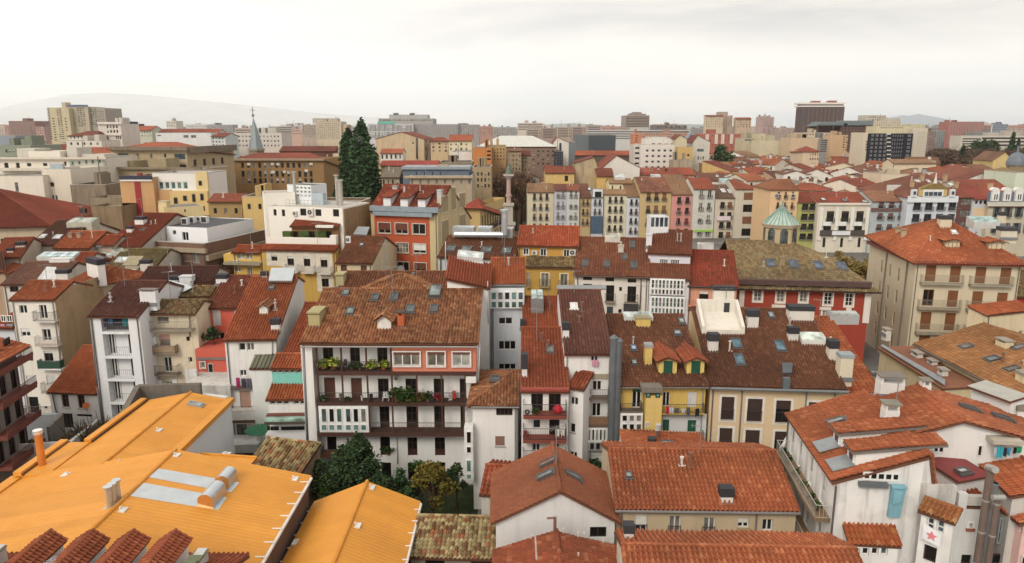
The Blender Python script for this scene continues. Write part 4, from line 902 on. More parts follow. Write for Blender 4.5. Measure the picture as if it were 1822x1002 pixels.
M4.roof('gy',None,T_RUST,uz=(3.9,8.3),dep=10,pitch=.32,row=.32,amp=.08,oh=.1); reg('d3'); M4.pl['f'] = M4.pl['r']
mb = MB(); q0,q1 = M4.onr(172,985,'l'),M4.onr(162,806,'l'); mb.tube(q0 + Vector((0,0,.1)),q1 + Vector((0,0,.1)),.07,6); M4.put('ridge_strip',mb.mesh('ridge_strip',paint((176,160,150),.8)))
for x,y in ((132,838),(362,790),(466,818),(508,822),(642,868),(468,966)):
    q = M4.onr(x,y,'l' if x < 320 else 'r'); mb = MB(); mb.box((q.x - .05,q.y,q.z),(q.x + .05,q.y + .1,q.z + .35)); M4.put('vent',mb.mesh('vent',paint((200,190,180),.8)))
q = M4.onr(300,800,'l'); mb = MB(); mb.tube((q.x,q.y,q.z - .2),(q.x,q.y,q.z + 1.1),.1,10); mb.tube((q.x - .5,q.y,q.z + 1.15),(q.x + .1,q.y,q.z + 1.2),.07,8); M4.put('flue',mb.mesh('flue',paint((120,84,74),.5)))
# old many coloured tile roof
reg('d2')
O1 = House('old_tile_shed','old shed with many coloured yellow and red barrel tiles beside the orange metal roof',(1098,944),(1712,958),Y=43.4,wall=plaster((150,140,120),.7))
O1.roof('shed',(1420,672),T_MIX,t=.25,oh=.25,pitch=.3,row=.36,amp=.11); O1.win(1526,964,1690,1030,S((60,62,64),6,2,'k')); O1.win(1200,966,1340,1030,DOPEN)
# ================================================================ orange metal halls
SEAM = dict(pitch=.34,row=200,amp=.02,oh=.25,os=.15,edge=(194,114,32))
H2 = House('metal_roof_shed','long shed under a ridged bright orange metal roof beside the garden',None,None,pt=(-14.35,33,6),w=7.3,ang=0,wall=plaster((150,130,110),.8))
H2.roof('gy',None,METAL,uz=(3.7,7.5),dep=16,**SEAM)
H1 = House('market_hall','largest hall under a bright orange metal roof with two grey sheets and steel ducts',None,None,pt=(-35.6,27,8),w=20.6,ang=0,wall=plaster((116,92,78),.8))
H1.roof('gy',None,METAL,uz=(11.1,10),dep=22,**SEAM)
HB = House('rear_hall','narrower rear hall with bright orange metal roof running back towards the white houses',None,None,pt=(-33.8,48.9,8.2),w=7.7,ang=0,wall=plaster((236,236,238),.1))
HB.roof('gy',None,METAL,uz=(4.0,8.95),dep=14.6,**SEAM)
mb = MB(); mb.box((-1.9,-.3,0),(0,5.1,8.25)); mb.prism([(-2.2,-.3,8.25),(0,-.3,8.25),(0,5.2,8.3),(-2.2,5.2,8.3)],(0,0,.12)); HB.put('side_annexe',mb.mesh('side_annexe',METAL))
mb = MB()
for a,b in (((-2.35,-.4),(-1.75,5.3)),((-.5,5.3),(.05,14.4))): mb.box((a[0],a[1],8.3),(b[0],b[1],8.62)); mb.box((b[0],a[1],8.35),(b[0] + .12,b[1],8.45),1)
mb.box((7.3,-.3,8.1),(8.0,14.8,8.5)); mb.box((7.05,2,8.25),(7.3,14.8,8.3),1); HB.put('edge_gutter',mb.mesh('edge_gutter',[METAL,paint((70,58,50),.8)]))
mb = MB(); mb.box((-.9,0,7.95),(-.1,21.8,8.2)); mb.box((-.1,0,7.9),(.12,21.8,8.06),1); H1.put('edge_gutter',mb.mesh('edge_gutter',[METAL,paint((70,58,50),.8)]))
for H_,w_,d_,zz in ((H1,20.6,21.9,8),(H2,7.3,15.9,6)):
    mb = MB(); sl2 = (10 - 8) / 9.5 if H_ is H1 else 1.5 / 3.6; x = w_ + .32; z_ = zz - sl2 * .3; mb.tube((x,0,z_),(x,d_,z_),.11,8); n_ = int(d_ / 1.55)
    for i in range(n_): y = .8 + i * 1.55; mb.box((x - .55,y,z_ + .16),(x + .12,y + .07,z_ + .22))
    H_.put('gutter',mb.mesh('gutter',paint((226,224,220),.5)))
mb = MB(); mb.tube((-.35,0,5.7),(-.35,15.9,5.7),.1,8)
for i in range(10): mb.box((-.45,.8 + i * 1.55,5.88),(.1,.87 + i * 1.55,5.94))
H2.put('gutter',mb.mesh('gutter',paint((206,204,200),.5)))
reg('d1')
for q in ([(1056,398),(1128,336),(1700,436),(1640,506)],[(926,532),(1020,438),(1612,542),(1550,632)]): H1.quad('roof_sheet',q,'r',.05,STEEL,.06)
def hood(x0,y0,x1,y1,r):
    p,q = H1.onr(x0,y0,'r'),H1.onr(x1,y1,'r'); d = (q - p); d.z = 0; ln = d.length; d.normalize(); s_ = Vector((d.y,-d.x,0)); pts = []
    z0 = p.z - .1
    for i in range(11): a = math.pi * i / 10; pts.append(p + s_ * (r * math.cos(a)) + Vector((0,0,.55 + r * .8 * math.sin(a))))
    pts = [p + s_ * r + Vector((0,0,-.1))] + pts + [p - s_ * r + Vector((0,0,-.1))]
    mb = MB(); mb.prism(pts,d * ln,1,0); H1.put('duct_hood',mb.mesh('duct_hood',[STEEL,paint((214,158,96),.3,.6)]),None,H1.roofo)
hood(1462,610,1556,505,.5); hood(1580,470,1640,398,.48)
for i,(x,y) in enumerate(((782,606),(812,582),(842,556))):
    p = H1.onr(x,y,'l'); mb = MB(); mb.tube(p,p + Vector((0,0,1.35)),.19,12); mb.tube(p + Vector((0,0,1.35)),p + Vector((0,0,1.45)),.27,12); H1.put('vent_pipe',mb.mesh('vent_pipe',STEEL),None,H1.roofo)
H1.quad('roof_sheet',[(725,628),(790,570),(870,548),(800,610)],'l',.04,STEEL,.05)
def anchor(H,x,y,k):
    p = H.onr(x,y,k); mb = MB(); mb.box((p.x - .35,p.y - .3,p.z),(p.x + .35,p.y + .3,p.z + .1)); mb.tube((p.x,p.y,p.z),(p.x,p.y,p.z + .3),.06,6); H.put('roof_anchor',mb.mesh('roof_anchor',paint((214,212,208),.5)),None,H.roofo)
for x,y,k in ((858,628,'r'),(1242,238,'r'),(480,376,'l')): anchor(H1,x,y,k)
reg('d2'); anchor(H1,262,405,'r'); anchor(H2,808,466,'r'); anchor(H2,705,738,'r'); anchor(H2,296,858,'l')
reg('d1'); anchor(HB,1120,58,'r'); anchor(HB,850,290,'l')
reg('c1'); HB.sky(1296,622,1478,676,'r',c=(150,156,158),gl=(160,166,168),lift=.15)
HB.wins([],W2)
H3 = House('metal_lean_to','small lean-to with orange metal roof between the hall and the white house terrace',None,None,pt=(-25.7,51.5,6.6),w=4.6,ang=-8,wall=plaster((190,180,170),.6),dep=3); H3.roof('shed',None,METAL,t=.1,D=3.4,**{**SEAM,'os': .1}); reg('d1'); anchor(H3,1606,228,'f')
# orange flue pipe at the left yard
reg('c1'); p = atY(265,820,50.2); mb = MB(); mb.tube((0,0,0),(0,0,p.z - .3),.27,14,0); mb.tube((0,0,p.z - .3),(0,0,p.z),.33,14,1)
tag(add('flue_pipe',mb.mesh('flue_pipe',[paint((208,132,66),.45,.3),paint((222,222,222),.3,.6)]),None,Matrix.Translation((p.x,50.2,0))),'thick orange flue pipe with silver cap rising left of the orange hall','pipe')
# ================================================================ left foreground row
reg('f')
L5 = House('steep_orange_house','white house with long orange roof and pink blind, left of the gallery house',(212,82),(540,76),Y=71,wall=plaster(WH,.35))
reg('T'); L5.roof('gx',(500,493),T_ORD,t=.37,dep=14,oh=.4,os=.1,pitch=.27,row=.4); reg('b2')
L5.quad('metal_hatch',[(92,626),(258,626),(280,534),(112,534)],'f',.25,STEEL,.3); L5.sky(88,640,132,666,gl=(110,104,100)); L5.chim(106,858,166,955,(222,218,214),(48,46,50),.6)
L5.dormer(24,778,82,838,T_OLD,(228,226,222),W1,rise=.5); L5.chim(34,524,78,580,(222,218,214),(48,46,50),.5)
reg('f')
L5.win(304,108,346,158,S(nx=1,pane='k')); L5.win(354,108,402,158,W2C); L5.win(311,280,353,320,W2); L5.win(400,300,426,350,S(nx=1,pane='w')); L5.win(312,412,380,532,S(BRN,1,1,'k',bl=.97,bc=(176,140,124))); L5.win(424,450,460,532,S(BRN,1,1,'k',bl=.97,bc=(150,96,66))); L5.win(292,625,358,722,S(DRK,2,1,'c')); L5.win(418,620,450,720,DOPEN)
L5.balc(222,536,462,600,dep=1.2,slab=(222,218,212),rail=(110,80,70),rh=.55,th=.9); L5.boxpart('clothes_ledge',246,392,390,404,0,.5,paint((96,88,82),.8)); L5.balc(166,712,430,812,dep=2.6,slab=(216,214,210),rail=(226,224,220),th=.9,rh=1.0,sp=1.2)
L5.boxpart('canopy_beam',222,600,470,618,0,1.2,paint((96,70,60),.8))
LS = House('lean_to','',(382,268),(518,266),Y=69.4,root=L5,wall=plaster(WH,.3),dep=1.5); LS.roof('shed',(470,212),tile((150,148,130),(110,108,96),None,.5,(90,90,60)),t=.35,D=1.9,oh=.2,pitch=.4,row=60,name='lean_to_roof')
L5.pipe(546,80,548,210,.06); L5.pipe(516,90,518,210,.04)
H6 = House('turquoise_house','narrow house with turquoise panel under white windows, squeezed against the gallery house',(512,268),(708,268),Y=66.5,wall=plaster((120,206,192),.3)); H6.roof('gx',(640,182),T_ORD,t=.34,dep=9,oh=.25)
reg('T'); H6x = House('rear_roof','',(505,630),(560,630),Y=70.5,root=H6,wall=plaster((200,190,184),.4)); H6x.roof('gx',(528,540),T_RED,t=.36,dep=14,oh=.2,name='rear_roof'); reg('f')
for a in (514,548,588,626,668): H6.win(a,274,a + 32,301,W1)
HC = House('lower_storey','',(488,460),(722,456),Y=64.6,root=H6,wall=plaster(WH,.25),dep=3); HC.roof('shed',(600,378),T_ORD,t=.34,D=2.6,oh=.35,name='lower_roof')
for a in (500,543,586,650,694): HC.win(a,464,a + 36,500,W1)
HC.boxpart('string_course',478,566,726,582,0,.5,paint((110,66,54),.8))
reg('f'); HC.boxpart('canopy',466,612,730,628,0,1.3,paint((80,70,64),.7)); HC.boxpart('glass_roof',468,594,730,611,0,1.2,glass((150,180,170),.2))
HC.win(482,640,560,680,S(DRK,2,1,'k')); HC.win(572,640,724,680,S(DRK,3,1,'k')); HC.boxpart('white_panel',476,688,738,762,0,.9,plaster((226,226,226),.08)); HC.win(484,768,735,836,DOPEN)
reg('f'); HD = House('yard_shed','low shed of old barrel tiles in the yard behind the orange hall',(350,905),(690,945),Y=56.5,z=None,wall=plaster((176,150,124),.7)); HD.roof('shed',(560,836),T_MIX,t=.3,oh=.2,D=3.6,pitch=.3,amp=.14)
# ---- coral house
reg('c1')
L4 = House('coral_house','bright coral red house with stepped terrace and potted shrubs, left of the steep orange roof',(1466,-52),(1822,-52),Y=79,wall=plaster((208,92,72),.06)); reg('b1'); L4.roof('gx',(1660,566),tile((140,74,54),(112,58,46),(156,92,70),.35),t=.35,dep=12,oh=.35,pitch=.3); L4.chim(1536,538,1612,620,(226,224,222),(40,40,46),.5)
reg('c1'); L4.win(1510,-32,1570,80,WB); L4.win(1662,-32,1700,40,WB); L4.win(1522,124,1600,235,WD)
L4.boxpart('lower_block',1400,248,1640,560,0,4.2,plaster((208,92,72),.06)); L4.win(1428,332,1462,376,S(nx=1,pane='c',sur=(200,196,190),sw=.1),off=4.2); L4.win(1482,346,1520,450,S((180,176,170),1,1,'k'),off=4.2); L4.boxpart('cornice',1396,308,1640,322,4.0,4.4,paint((120,110,106),.8))
L4.boxpart('terrace',1300,505,1640,600,0,8.5,plaster((210,206,200),.8)); L4.boxpart('parapet',1320,392,1400,505,5.5,5.8,plaster((216,214,210),.7))
# ---- beige laundry house
L3 = House('beige_laundry_house','stained beige house with old tile eaves and cluttered iron balconies, between white and coral houses',(1056,-22),(1392,-22),Y=75.5,wall=plaster((226,210,180),.55)); reg('b1'); L3.roof('gx',(1270,738),T_STR,t=.32,dep=9,oh=.6,amp=.14); reg('c1')
L3.win(1118,16,1200,62,S((150,144,136),1,1,'c')); L3.win(1134,140,1210,225,S((196,150,140),1,1,'c',bl=.45,bc=(196,150,140))); L3.win(1166,302,1222,408,WD); L3.win(1324,156,1350,188,S(DRK,1,1,'k')); L3.win(1340,302,1368,342,W1); L3.win(1180,474,1226,540,W2C); L3.win(1090,155,1110,206,W1)
L3.balc(1056,60,1360,120,dep=.9,slab=(150,140,124),rail=(140,134,122),rh=.95); L3.balc(1062,226,1244,282,dep=.8,slab=(140,124,108),rail=(110,96,86),solid=(150,128,104),rh=.75); L3.balc(1086,366,1258,436,dep=.9,slab=(130,116,100),rail=(96,90,84),rh=.95)
L3.boxpart('boiler',1074,158,1110,210,0,.4,paint((224,224,222),.4)); L3.boxpart('boiler',1120,466,1150,508,0,.4,paint((224,224,222),.4)); L3.boxpart('shutter',1226,460,1262,536,0,.1,paint((226,226,224),.5)); L3.pipe(1345,-15,1350,160,.05)
# ---- white house with recessed balconies
L2 = House('white_balcony_house','tall white house with five recessed balconies, mauve roof and laundry under its eaves',(636,2),(988,4),Y=73,wall=plaster((232,232,234),.12)); reg('b1'); L2.roof('gx',(970,604),T_MAU,t=.36,dep=11,oh=.4,os=.12,pitch=.3)
reg('h'); L2.chim(1252,560,1392,700,(228,228,230),(120,110,104),.25,dep=.7,capkind='open');
reg('c1')
rc = S((232,232,234),1,1,'k',ft=.02,rec=1.0)
for i,(ya,yb,xa,xb) in enumerate(((24,122,720,914),(134,296,728,934),(306,458,742,950),(470,624,762,968),(640,780,785,975))):
    u0,v0,u1,v1 = L2.rect(xa,ya,xb,yb); u0,u1 = L2.rect(720,24,914,122)[0],L2.rect(720,24,914,122)[2]
    L2.ops['f'].append((u0,v0,u1,v1,1.0))
    w_ = u1 - u0; hh = v1 - v0
    if i:
        mb = MB(); mb.box((u0 + w_ * .28,.9,v0),(u1 - w_ * .28,.98,v1)); L2.put('back_panel',mb.mesh('back_panel',plaster((230,230,232),.1)))
        for a in (u0 + .06,u1 - w_ * .27):
            fm,pm,ex = win_mesh(w_ * .24,hh * .93,S(nx=2,pane='g',ft=.09),False); o = L2.put('balcony_door',fm,Matrix.Translation((a,.72,v0))); L2.put('pane',pm,parent=o)
    else:
        mb = MB(); mb.box((u0,.93,v0),(u1,.98,v1)); L2.put('back_panel',mb.mesh('back_panel',paint((92,90,92),.8)))
    rb = MB(); rb.tube((u0,.06,v0 + 1),(u1,.06,v0 + 1),.025,5)
    for k in range(14): x = u0 + w_ * (k + .5) / 14; rb.tube((x,.06,v0),(x,.06,v0 + 1),.012,4)
    L2.put('railing',rb.mesh('railing',paint((130,124,122),.5)))
    mb = MB(); mb.box((u0 - .05,-.06,v0 - .24),(u1 + .05,.95,v0 - .02)); L2.put('balcony_slab',mb.mesh('balcony_slab',paint((228,228,228),.7)))
L2.pipe(640,10,690,500,.06,(150,146,144),.1); L2.pipe(692,520,735,790,.1,(104,100,98),.2)
# ---- small house with red roof between
L7 = House('red_lean_roof_house','low white house with long red lean-to roof rising between two taller white houses',(348,540),(692,552),Y=74.6,wall=plaster(WH,.5)); L7.roof('shed',(640,225),T_ORD,t=.5,oh=.35,os=.1)
L7.wins([(438,545,488,658),(552,548,602,666)],S((96,58,48),2,2,'k',sill=1)); L7.win(440,702,520,806,S((70,60,54),3,1,'k')); L7.win(546,708,655,726,DOPEN); L7.pipe(365,540,402,700,.06,(70,66,66));
# ---- white house at the left with brown flank
reg('b1')
L1 = House('white_end_house','white house with small orange roof, bare brown flank wall and four small balconies at left',(78,730),(386,730),Y=80.5,wall=plaster((236,228,216),.2),dep=8.5); L1.roof('gx',(320,603),T_OR,t=.34,dep=7.4,oh=.3,os=.15,pitch=.28)
mb = MB(); dd = 13.5; mb.prism([(0,0,0),(0,L1.D,0),(0,L1.D,L1.Hr - .15),(0,0,L1.H - .12)],(.1,0,0)); mb.box((0,L1.D,0),(.1,dd,L1.H + .8)); L1.put('flank_wall',mb.mesh('flank_wall',plaster((176,146,108),.8)),Matrix.Translation((L1.w + .0,0,0)))
L1.win(136,772,192,832,W2); L1.win(282,770,334,868,WD); L1.balc(228,822,386,896,dep=.8,slab=(214,208,200),rail=(80,74,70))
reg('e'); L1.win(170,20,244,86,S(bl=.45,bc=(222,220,216))); L1.win(344,26,412,120,WD); L1.balc(276,92,464,170,dep=.8,slab=(196,180,170),rail=(170,162,156)); L1.win(194,208,266,285,S((110,80,70),2,1,'k',bl=.5,bc=(222,220,216))); L1.win(358,205,430,288,S((90,60,50),2,1,'k',bl=.2,bc=(226,224,220))); L1.balc(300,284,488,360,dep=.8,slab=(222,218,214),rail=(40,70,58),solid=(38,72,58))
L1.win(216,402,292,478,WB); L1.win(378,402,452,480,WB); L1.balc(326,470,404,555,dep=.8,slab=(190,184,178),rail=(110,104,100)); L1.win(238,575,316,712,DOPEN); L1.win(360,650,384,670,DOPEN); L1.balc(190,672,420,716,dep=.4,slab=(200,196,190),rail=(90,86,84),th=.05,rh=.9)
L1.pipe(480,-60,486,300,.05,(150,140,130));
# ---- far left dark red galleries and bits
reg('e')
L8 = House('red_gallery_house','house at the left edge with dark red timber balconies and orange roof corner',(-170,300),(112,152),z=12.2,ang=None,wall=plaster((150,140,134),.4),dep=6);
L8.roof('gx',(-60,70),T_OR,t=.34,dep=7,oh=1.2,os=.6,edge=(70,70,76))
for i in range(4):
    zt = 11.1 - i * 3.05; mb = MB(); mb.box((.2,-1.3,zt - .5),(L8.w + .6,0,zt - .2),0); mb.box((.2,-1.34,zt - .2),(L8.w + .6,-1.25,zt + .15),0); o = L8.put('timber_balcony',mb.mesh('timber_balcony',paint((112,58,46),.8)))
    rb = MB(); rb.tube((.2,-1.3,zt + .75),(L8.w + .6,-1.3,zt + .75),.03,5)
    for k in range(50): x = .2 + (L8.w + .4) * k / 49; rb.tube((x,-1.3,zt + .1),(x,-1.3,zt + .75),.014,4)
    L8.put('railing',rb.mesh('railing',paint((96,60,52),.6)),parent=o)
    for k in range(3): L8.winuv(.6 + k * L8.w * .33,zt - .1,.6 + k * L8.w * .33 + 1.1,zt + 2.0,GLD)
LG = House('glazed_side_house','grey white house with pastel panels at the far left edge, beside the white end house',(-40,6),(112,10),Y=82.5,wall=plaster((206,206,210),.2)); reg('h'); LG.roof('gx',(60,668),T_ORD,t=.3,dep=5); reg('h')
for r in ((0,810,44,868),(52,810,100,868)): LG.win(*r,W2)
LG.boxpart('panel',0,890,40,940,0,.08,paint((190,160,190),.6)); LG.boxpart('panel',62,886,114,942,0,.08,paint((120,146,160),.6))
# ---- walls of the yards
def wallpiece(name,label,pts,h,th,mat,cat='wall'):
    """Free-standing wall along ground points [(x, y)] of height h (or list)."""
    mb = MB(); hs = h if isinstance(h,(list,tuple)) else [h] * len(pts)
    for (a,b,ha,hb) in zip(pts,pts[1:],hs,hs[1:]):
        a,b = Vector((*a,0)),Vector((*b,0)); d = (b - a).normalized(); n = Vector((-d.y,d.x,0)) * th / 2
        mb.prism([a - n,b - n,b - n + Vector((0,0,hb)),a - n + Vector((0,0,ha))],n * 2)
    o = add(name,mb.mesh(name,mat)); return tag(o,label,cat)
reg('T'); g = lambda x,y,z: (lambda p: (p.x,p.y))(atZ(x,y,z))
stone = plaster((120,112,102),1.0)
wallpiece('garden_wall','weathered grey stone wall curving behind the far end of the orange hall',[g(218,748,7.6),g(246,696,8.6),g(300,694,8.6),g(358,693,8.6)],[8.2,9.2,9.2,9.2],.5,stone)
wallpiece('yard_wall','pale rendered wall with round opening pipe between the coral terrace and the orange hall',[g(358,700,8),g(404,706,8)],8.0,.4,plaster((226,224,220),.5))
wallpiece('concrete_fence','mossy concrete yard wall left of the white balcony house',[g(85,760,2.5),g(110,738,2.8)],[2.5,2.9],.3,plaster((150,142,130),1.0))
wallpiece('courtyard_wall','peeling white wall across the small left courtyard behind the orange flue',[g(15,792,2.4),g(125,785,2.4),g(175,745,2.6)],[2.4,2.4,2.6],.35,plaster((210,206,200),1.0))
wallpiece('white_yard_wall','clean bluish white wall behind the peeling courtyard wall at left',[g(38,738,3),g(102,736,3)],3,.25,plaster((224,228,232),.2))
mb = MB(); mb.box((-45,42,0),(-36.6,51,4.6)); mb.box((-45,42,4.6),(-44.7,51,5.2),0); mb.box((-37,42,4.6),(-36.6,51,5.0),0)
tag(add('terrace_block',mb.mesh('terrace_block',plaster((150,140,128),.8))),'low flat roofed block of grey concrete at the left edge beside the orange hall','outbuilding')
# ================================================================ middle distance: left roofscape
reg('h')
_T = lambda a,b,c=None,m=.35: tile(a,b,c,m)
def simple(name,label,Lp,Rp,Y,ridge,tm,wc=(220,212,200),t=.35,dirt=.4,**k):
    h = House(name,label,Lp,Rp,Y=Y,wall=plaster(wc,dirt)); h.roof('gx',ridge,tm,t=t,**k); return h
h = simple('mauve_roof_house','white house with dull mauve tile roof and pale metal sheet, above the white end house',(25,524),(498,524),92,(350,336),tile((150,108,94),(118,84,74),None,.3)); h.win(86,545,165,600,S(BRN,2,1,'k'))
h.quad('metal_sheet',[(335,497),(505,497),(505,388),(420,384)],'f',.12,paint((196,196,194),.5),.08); h.chim(505,386,608,497,(226,218,210),(44,36,44),.5,dep=.9); h.chim(440,282,620,345,(228,226,222),(214,212,208),.08,dep=1.2)
h = simple('orange_slope_house','bright orange tiled house with the tallest white chimney, left of the olive roof',(612,508),(745,546),91,(760,326),T_OR,(186,164,136),hr=.3); h.chim(785,290,882,482,(232,226,220),(46,38,46),.7,dep=.9)
M3h = simple('olive_roof_house','house with olive green tile roof and wide grey white gable on its right',(820,518),(1268,518),97,(1270,218),T_OLV,(206,198,182),dep=19,os=.1)
M3h.win(845,548,905,618,S(DRK,2,1,'c')); M3h.chim(1258,300,1345,460,(228,222,214),(46,40,46),.5,dep=.9); M3h.sky(1045,298,1135,338,gl=(196,204,206),c=(200,200,198)); M3h.quad('metal_sheet',[(1095,375),(1225,375),(1285,292),(1150,290)],'f',.15,paint((150,138,112),.7),.1)
M3h.quad('roof_deck',[(1055,490),(1190,490),(1262,400),(1130,400)],'f',.5,plaster((150,138,118),.6),.1); M3h.chim(1165,392,1210,458,(170,172,172),(190,190,188),.15,dep=.5)
reg('b1')
h = simple('brown_slope_house','long dark brown roof with two bright skylights at middle left',(215,338),(480,338),110,(500,172),tile((118,78,66),(92,60,52),None,.3),(216,210,200)); h.sky(290,276,330,298,gl=(214,214,212),c=(200,200,198)); h.sky(390,279,440,302,gl=(214,214,212),c=(200,200,198)); h.sky(196,328,250,356,gl=(200,204,206)); h.lantern(475,150,655,225,.9,c=(180,176,160),gl=(160,164,150))
h = simple('russet_slope_house','broad russet roof with two black capped chimneys left of the white penthouse',(745,352),(1000,356),107,(1120,122),tile((154,76,54),(130,62,46),None,.35),(200,190,178)); h.chim(960,130,1020,206,(232,228,226),(46,36,44),.45); h.chim(900,202,938,262,(228,222,216),(46,36,44),.4); h.sky(1005,228,1040,246,gl=(90,84,80))
h = simple('patched_orange_house','low patched orange roof with ragged ridge tiles, above the glass roof lights',(385,362),(640,362),104,(620,250),T_OR,(186,160,136)); h.chim(485,252,512,298,(170,140,118),(130,104,90),.2); h.chim(545,248,572,298,(180,146,124),(130,104,90),.2)
h = simple('small_red_roof_house','small dull red roof wedged in front of the russet slope',(620,338),(810,338),105.5,(730,276),T_RED,(190,170,150));
h = simple('left_edge_orange_house','orange roof with two black capped chimneys at the left edge below the maroon hip',(-60,432),(150,424),101,(90,298),tile((172,92,64),(140,72,52),None,.4),(200,186,168)); h.chim(110,310,176,366,(222,206,190),(48,38,44),.5); h.chim(50,358,92,406,(226,212,198),(48,38,44),.4)
h = simple('left_edge_maroon_house','dark maroon roof at the left edge above the white end house',(-120,545),(40,530),95,(110,392),T_MAU,(190,172,150))
h = simple('scaly_orange_house','ragged bright orange roof at left, under the grey metal lid',(35,545),(180,470),96,(230,420),tile((178,92,58),(140,68,46),None,.4),(190,160,130)); h.lantern(152,374,290,424,.4,c=(110,112,104),gl=(120,124,112),nx=1)
h = simple('glass_roof_house','dark red roof mostly covered by a long white framed glass roof light',(256,472),(612,472),99.5,(500,400),T_RED,(226,222,218)); h.lantern(262,392,522,464,.7,nx=5,gl=(176,196,200))
h = simple('triple_skylight_house','roof with three big tilted glass roof lights in a row, middle left',(540,455),(900,440),103,(760,330),T_RED,(214,208,200)); h.lantern(548,352,690,438,.7,nx=3,gl=(150,170,180)); h.lantern(694,376,796,440,.4,nx=2,gl=(190,196,196)); h.lantern(792,346,915,428,.8,nx=1,gl=(170,176,164))
h = simple('chocolate_strip_house','low chocolate roof with a row of white chimney blocks behind the white balcony house',(985,606),(1500,600),85.5,(1320,502),tile((104,64,56),(82,50,46),None,.3),(206,200,194)); h.chim(1195,552,1270,612,(228,228,230),(44,40,48),.45); h.chim(1278,548,1366,632,(228,228,230),(200,200,200),.1)
h.quad('metal_awning',[(1158,690),(1310,728),(1392,688),(1215,640)],'f',.06,STEEL,.9)
h = simple('small_straw_roof_house','small roof of straw coloured barrel tiles behind the beige laundry house',(1290,702),(1500,702),82,(1420,640),T_STR,(216,206,190))
h = simple('dark_strip_house','short dark red roof with zinc valley between the laundry house and the coral house',(1400,622),(1525,618),86,(1470,570),T_MAU,(214,210,206))
# maroon hip at the left edge
reg('T'); h = House('maroon_hip_building','large maroon hipped roof cut by the left edge',(-150,405),(90,400),Y=126,wall=plaster((196,178,150),.5)); h.roof('hip',(-60,336),tile((146,74,58),(128,64,52),None,.2,jit=.6),t=.4,hr=1.1,dep=30,os=.6,oh=.8)
reg('b1'); h.grid(5,296,330,330,7,1,.45,1,S(DRK,1,1,'k'))
# ---- brick building with white penthouse
B6 = House('brick_terrace_building','brown brick building with white penthouse and black air conditioners on its flat roof',(990,314),(1455,336),Y=111,wall=plaster((128,98,82),.4),dep=32)
B6.roof('flat',None,plaster((150,146,142),.3),ph=1.0,dep=32); B6.boxpart('cornice',985,362,1458,392,0,.5,plaster((170,152,128),.5))
B6.wins([(1252,396,1300,470),(1366,402,1418,474)],S((170,164,156),2,1,'c'));
for i in range(7): B6.winuv(3 + i * 4.2,B6.H - 5.6,4.4 + i * 4.2,B6.H - 3.2,S((170,164,156),2,1,'k'),'r')
mb = MB(); mb.box((0,-.0,0),(.5,32,.85)); B6.put('cornice',mb.mesh('cornice',plaster((170,152,128),.5)),Matrix.Translation((B6.w,0,B6.H - 2.6)))
PH = House('penthouse','',(1082,206),(1470,222),Y=114,root=B6,wall=plaster((238,238,240),.08),dep=14); PH.roof('flat',None,paint((72,74,78),.8),ph=.12,dep=12,name='penthouse_roof'); PH.win(1140,232,1186,305,S(nx=2,pane='w',bl=.5)); PH.win(1228,240,1252,268,S(GRY,1,1,'b')); PH.win(1295,252,1340,312,S(nx=2,pane='k'))
PT = House('stair_tower','',(1165,78),(1445,62),Y=118,root=B6,wall=plaster((226,202,146),.2),dep=5); PT.roof('flat',None,paint((110,112,112),.8),ph=.1,dep=5,name='stair_roof'); PT.win(1310,90,1322,110,DOPEN)
PH.chim(1140,20,1195,180,(226,202,146),(190,180,150),.15,dep=1)
for r in ((1290,160,1330,198),(1338,152,1378,188),(1396,138,1424,176),(1428,142,1470,188)):
    P_ = PH.onr((r[0] + r[2]) / 2,r[3]); a = PH.fy(r[0],r[3],P_.y).x; b = PH.fy(r[2],r[3],P_.y).x; mb = MB(); mb.box((a,P_.y,P_.z),(b,P_.y + .7,P_.z + (b - a) * .95)); mb.box((a + .1,P_.y - .02,P_.z + .1),(b - .1,P_.y,P_.z + (b - a) * .85),1); PH.put('air_conditioner',mb.mesh('air_conditioner',[paint((222,222,220),.5),paint((50,50,54),.6)]))
PR = House('white_annexe','',(1480,222),(1640,206),Y=117,root=B6,wall=plaster((238,238,240),.08),dep=8); PR.roof('flat',None,paint((80,82,86),.8),ph=.1,dep=10,name='annexe_roof'); PR.win(1560,235,1590,300,S(GRY,1,1,'b'))
# ---- yellow house with flat terrace at the centre left
reg('b1')
h = House('yellow_corner_house','small yellow house with brown roof and shuttered windows left of the yellow and white block',(1655,392),(1850,396),Y=109,wall=plaster((224,182,78),.25)); h.roof('gx',(1760,348),T_RED,t=.32,dep=9); h.win(1684,396,1740,444,S(pane='w')); h.win(1750,396,1794,446,S(pane='w')); h.boxpart('terrace_wall',1590,410,1660,470,-3,0,plaster((224,182,78),.25)); h.boxpart('slab',1586,470,1850,488,-1,1.2,paint((150,140,120),.8)); h.ac(1660,452,1690,474); h.wins([(1670,500,1712,535),(1760,502,1792,560)],W2C)
reg('b2')
C1 = House('yellow_white_block','yellow fronted block with stepped white upper storeys and a planted roof terrace',(38,372),(562,382),Y=104,wall=plaster((208,168,70),.3),dep=16)
C1.roof('shed',None,T_RED,t=.3,D=1.3,oh=.4)
cw = S((60,54,50),2,1,'k',bl=.22,bc=(222,220,214),sur=(214,206,190),sw=.75); C1.win(108,418,150,456,cw); C1.wins([(222,425,268,492),(338,428,384,495),(458,435,506,505)],cw); C1.win(466,582,516,642,S((60,54,50),2,1,'k',sur=(214,206,190),sw=.7))
for r in ((198,487,288,545),(316,495,405,548),(434,500,527,555)): C1.balc(*r,dep=.9,slab=(206,200,190),rail=(170,168,166))
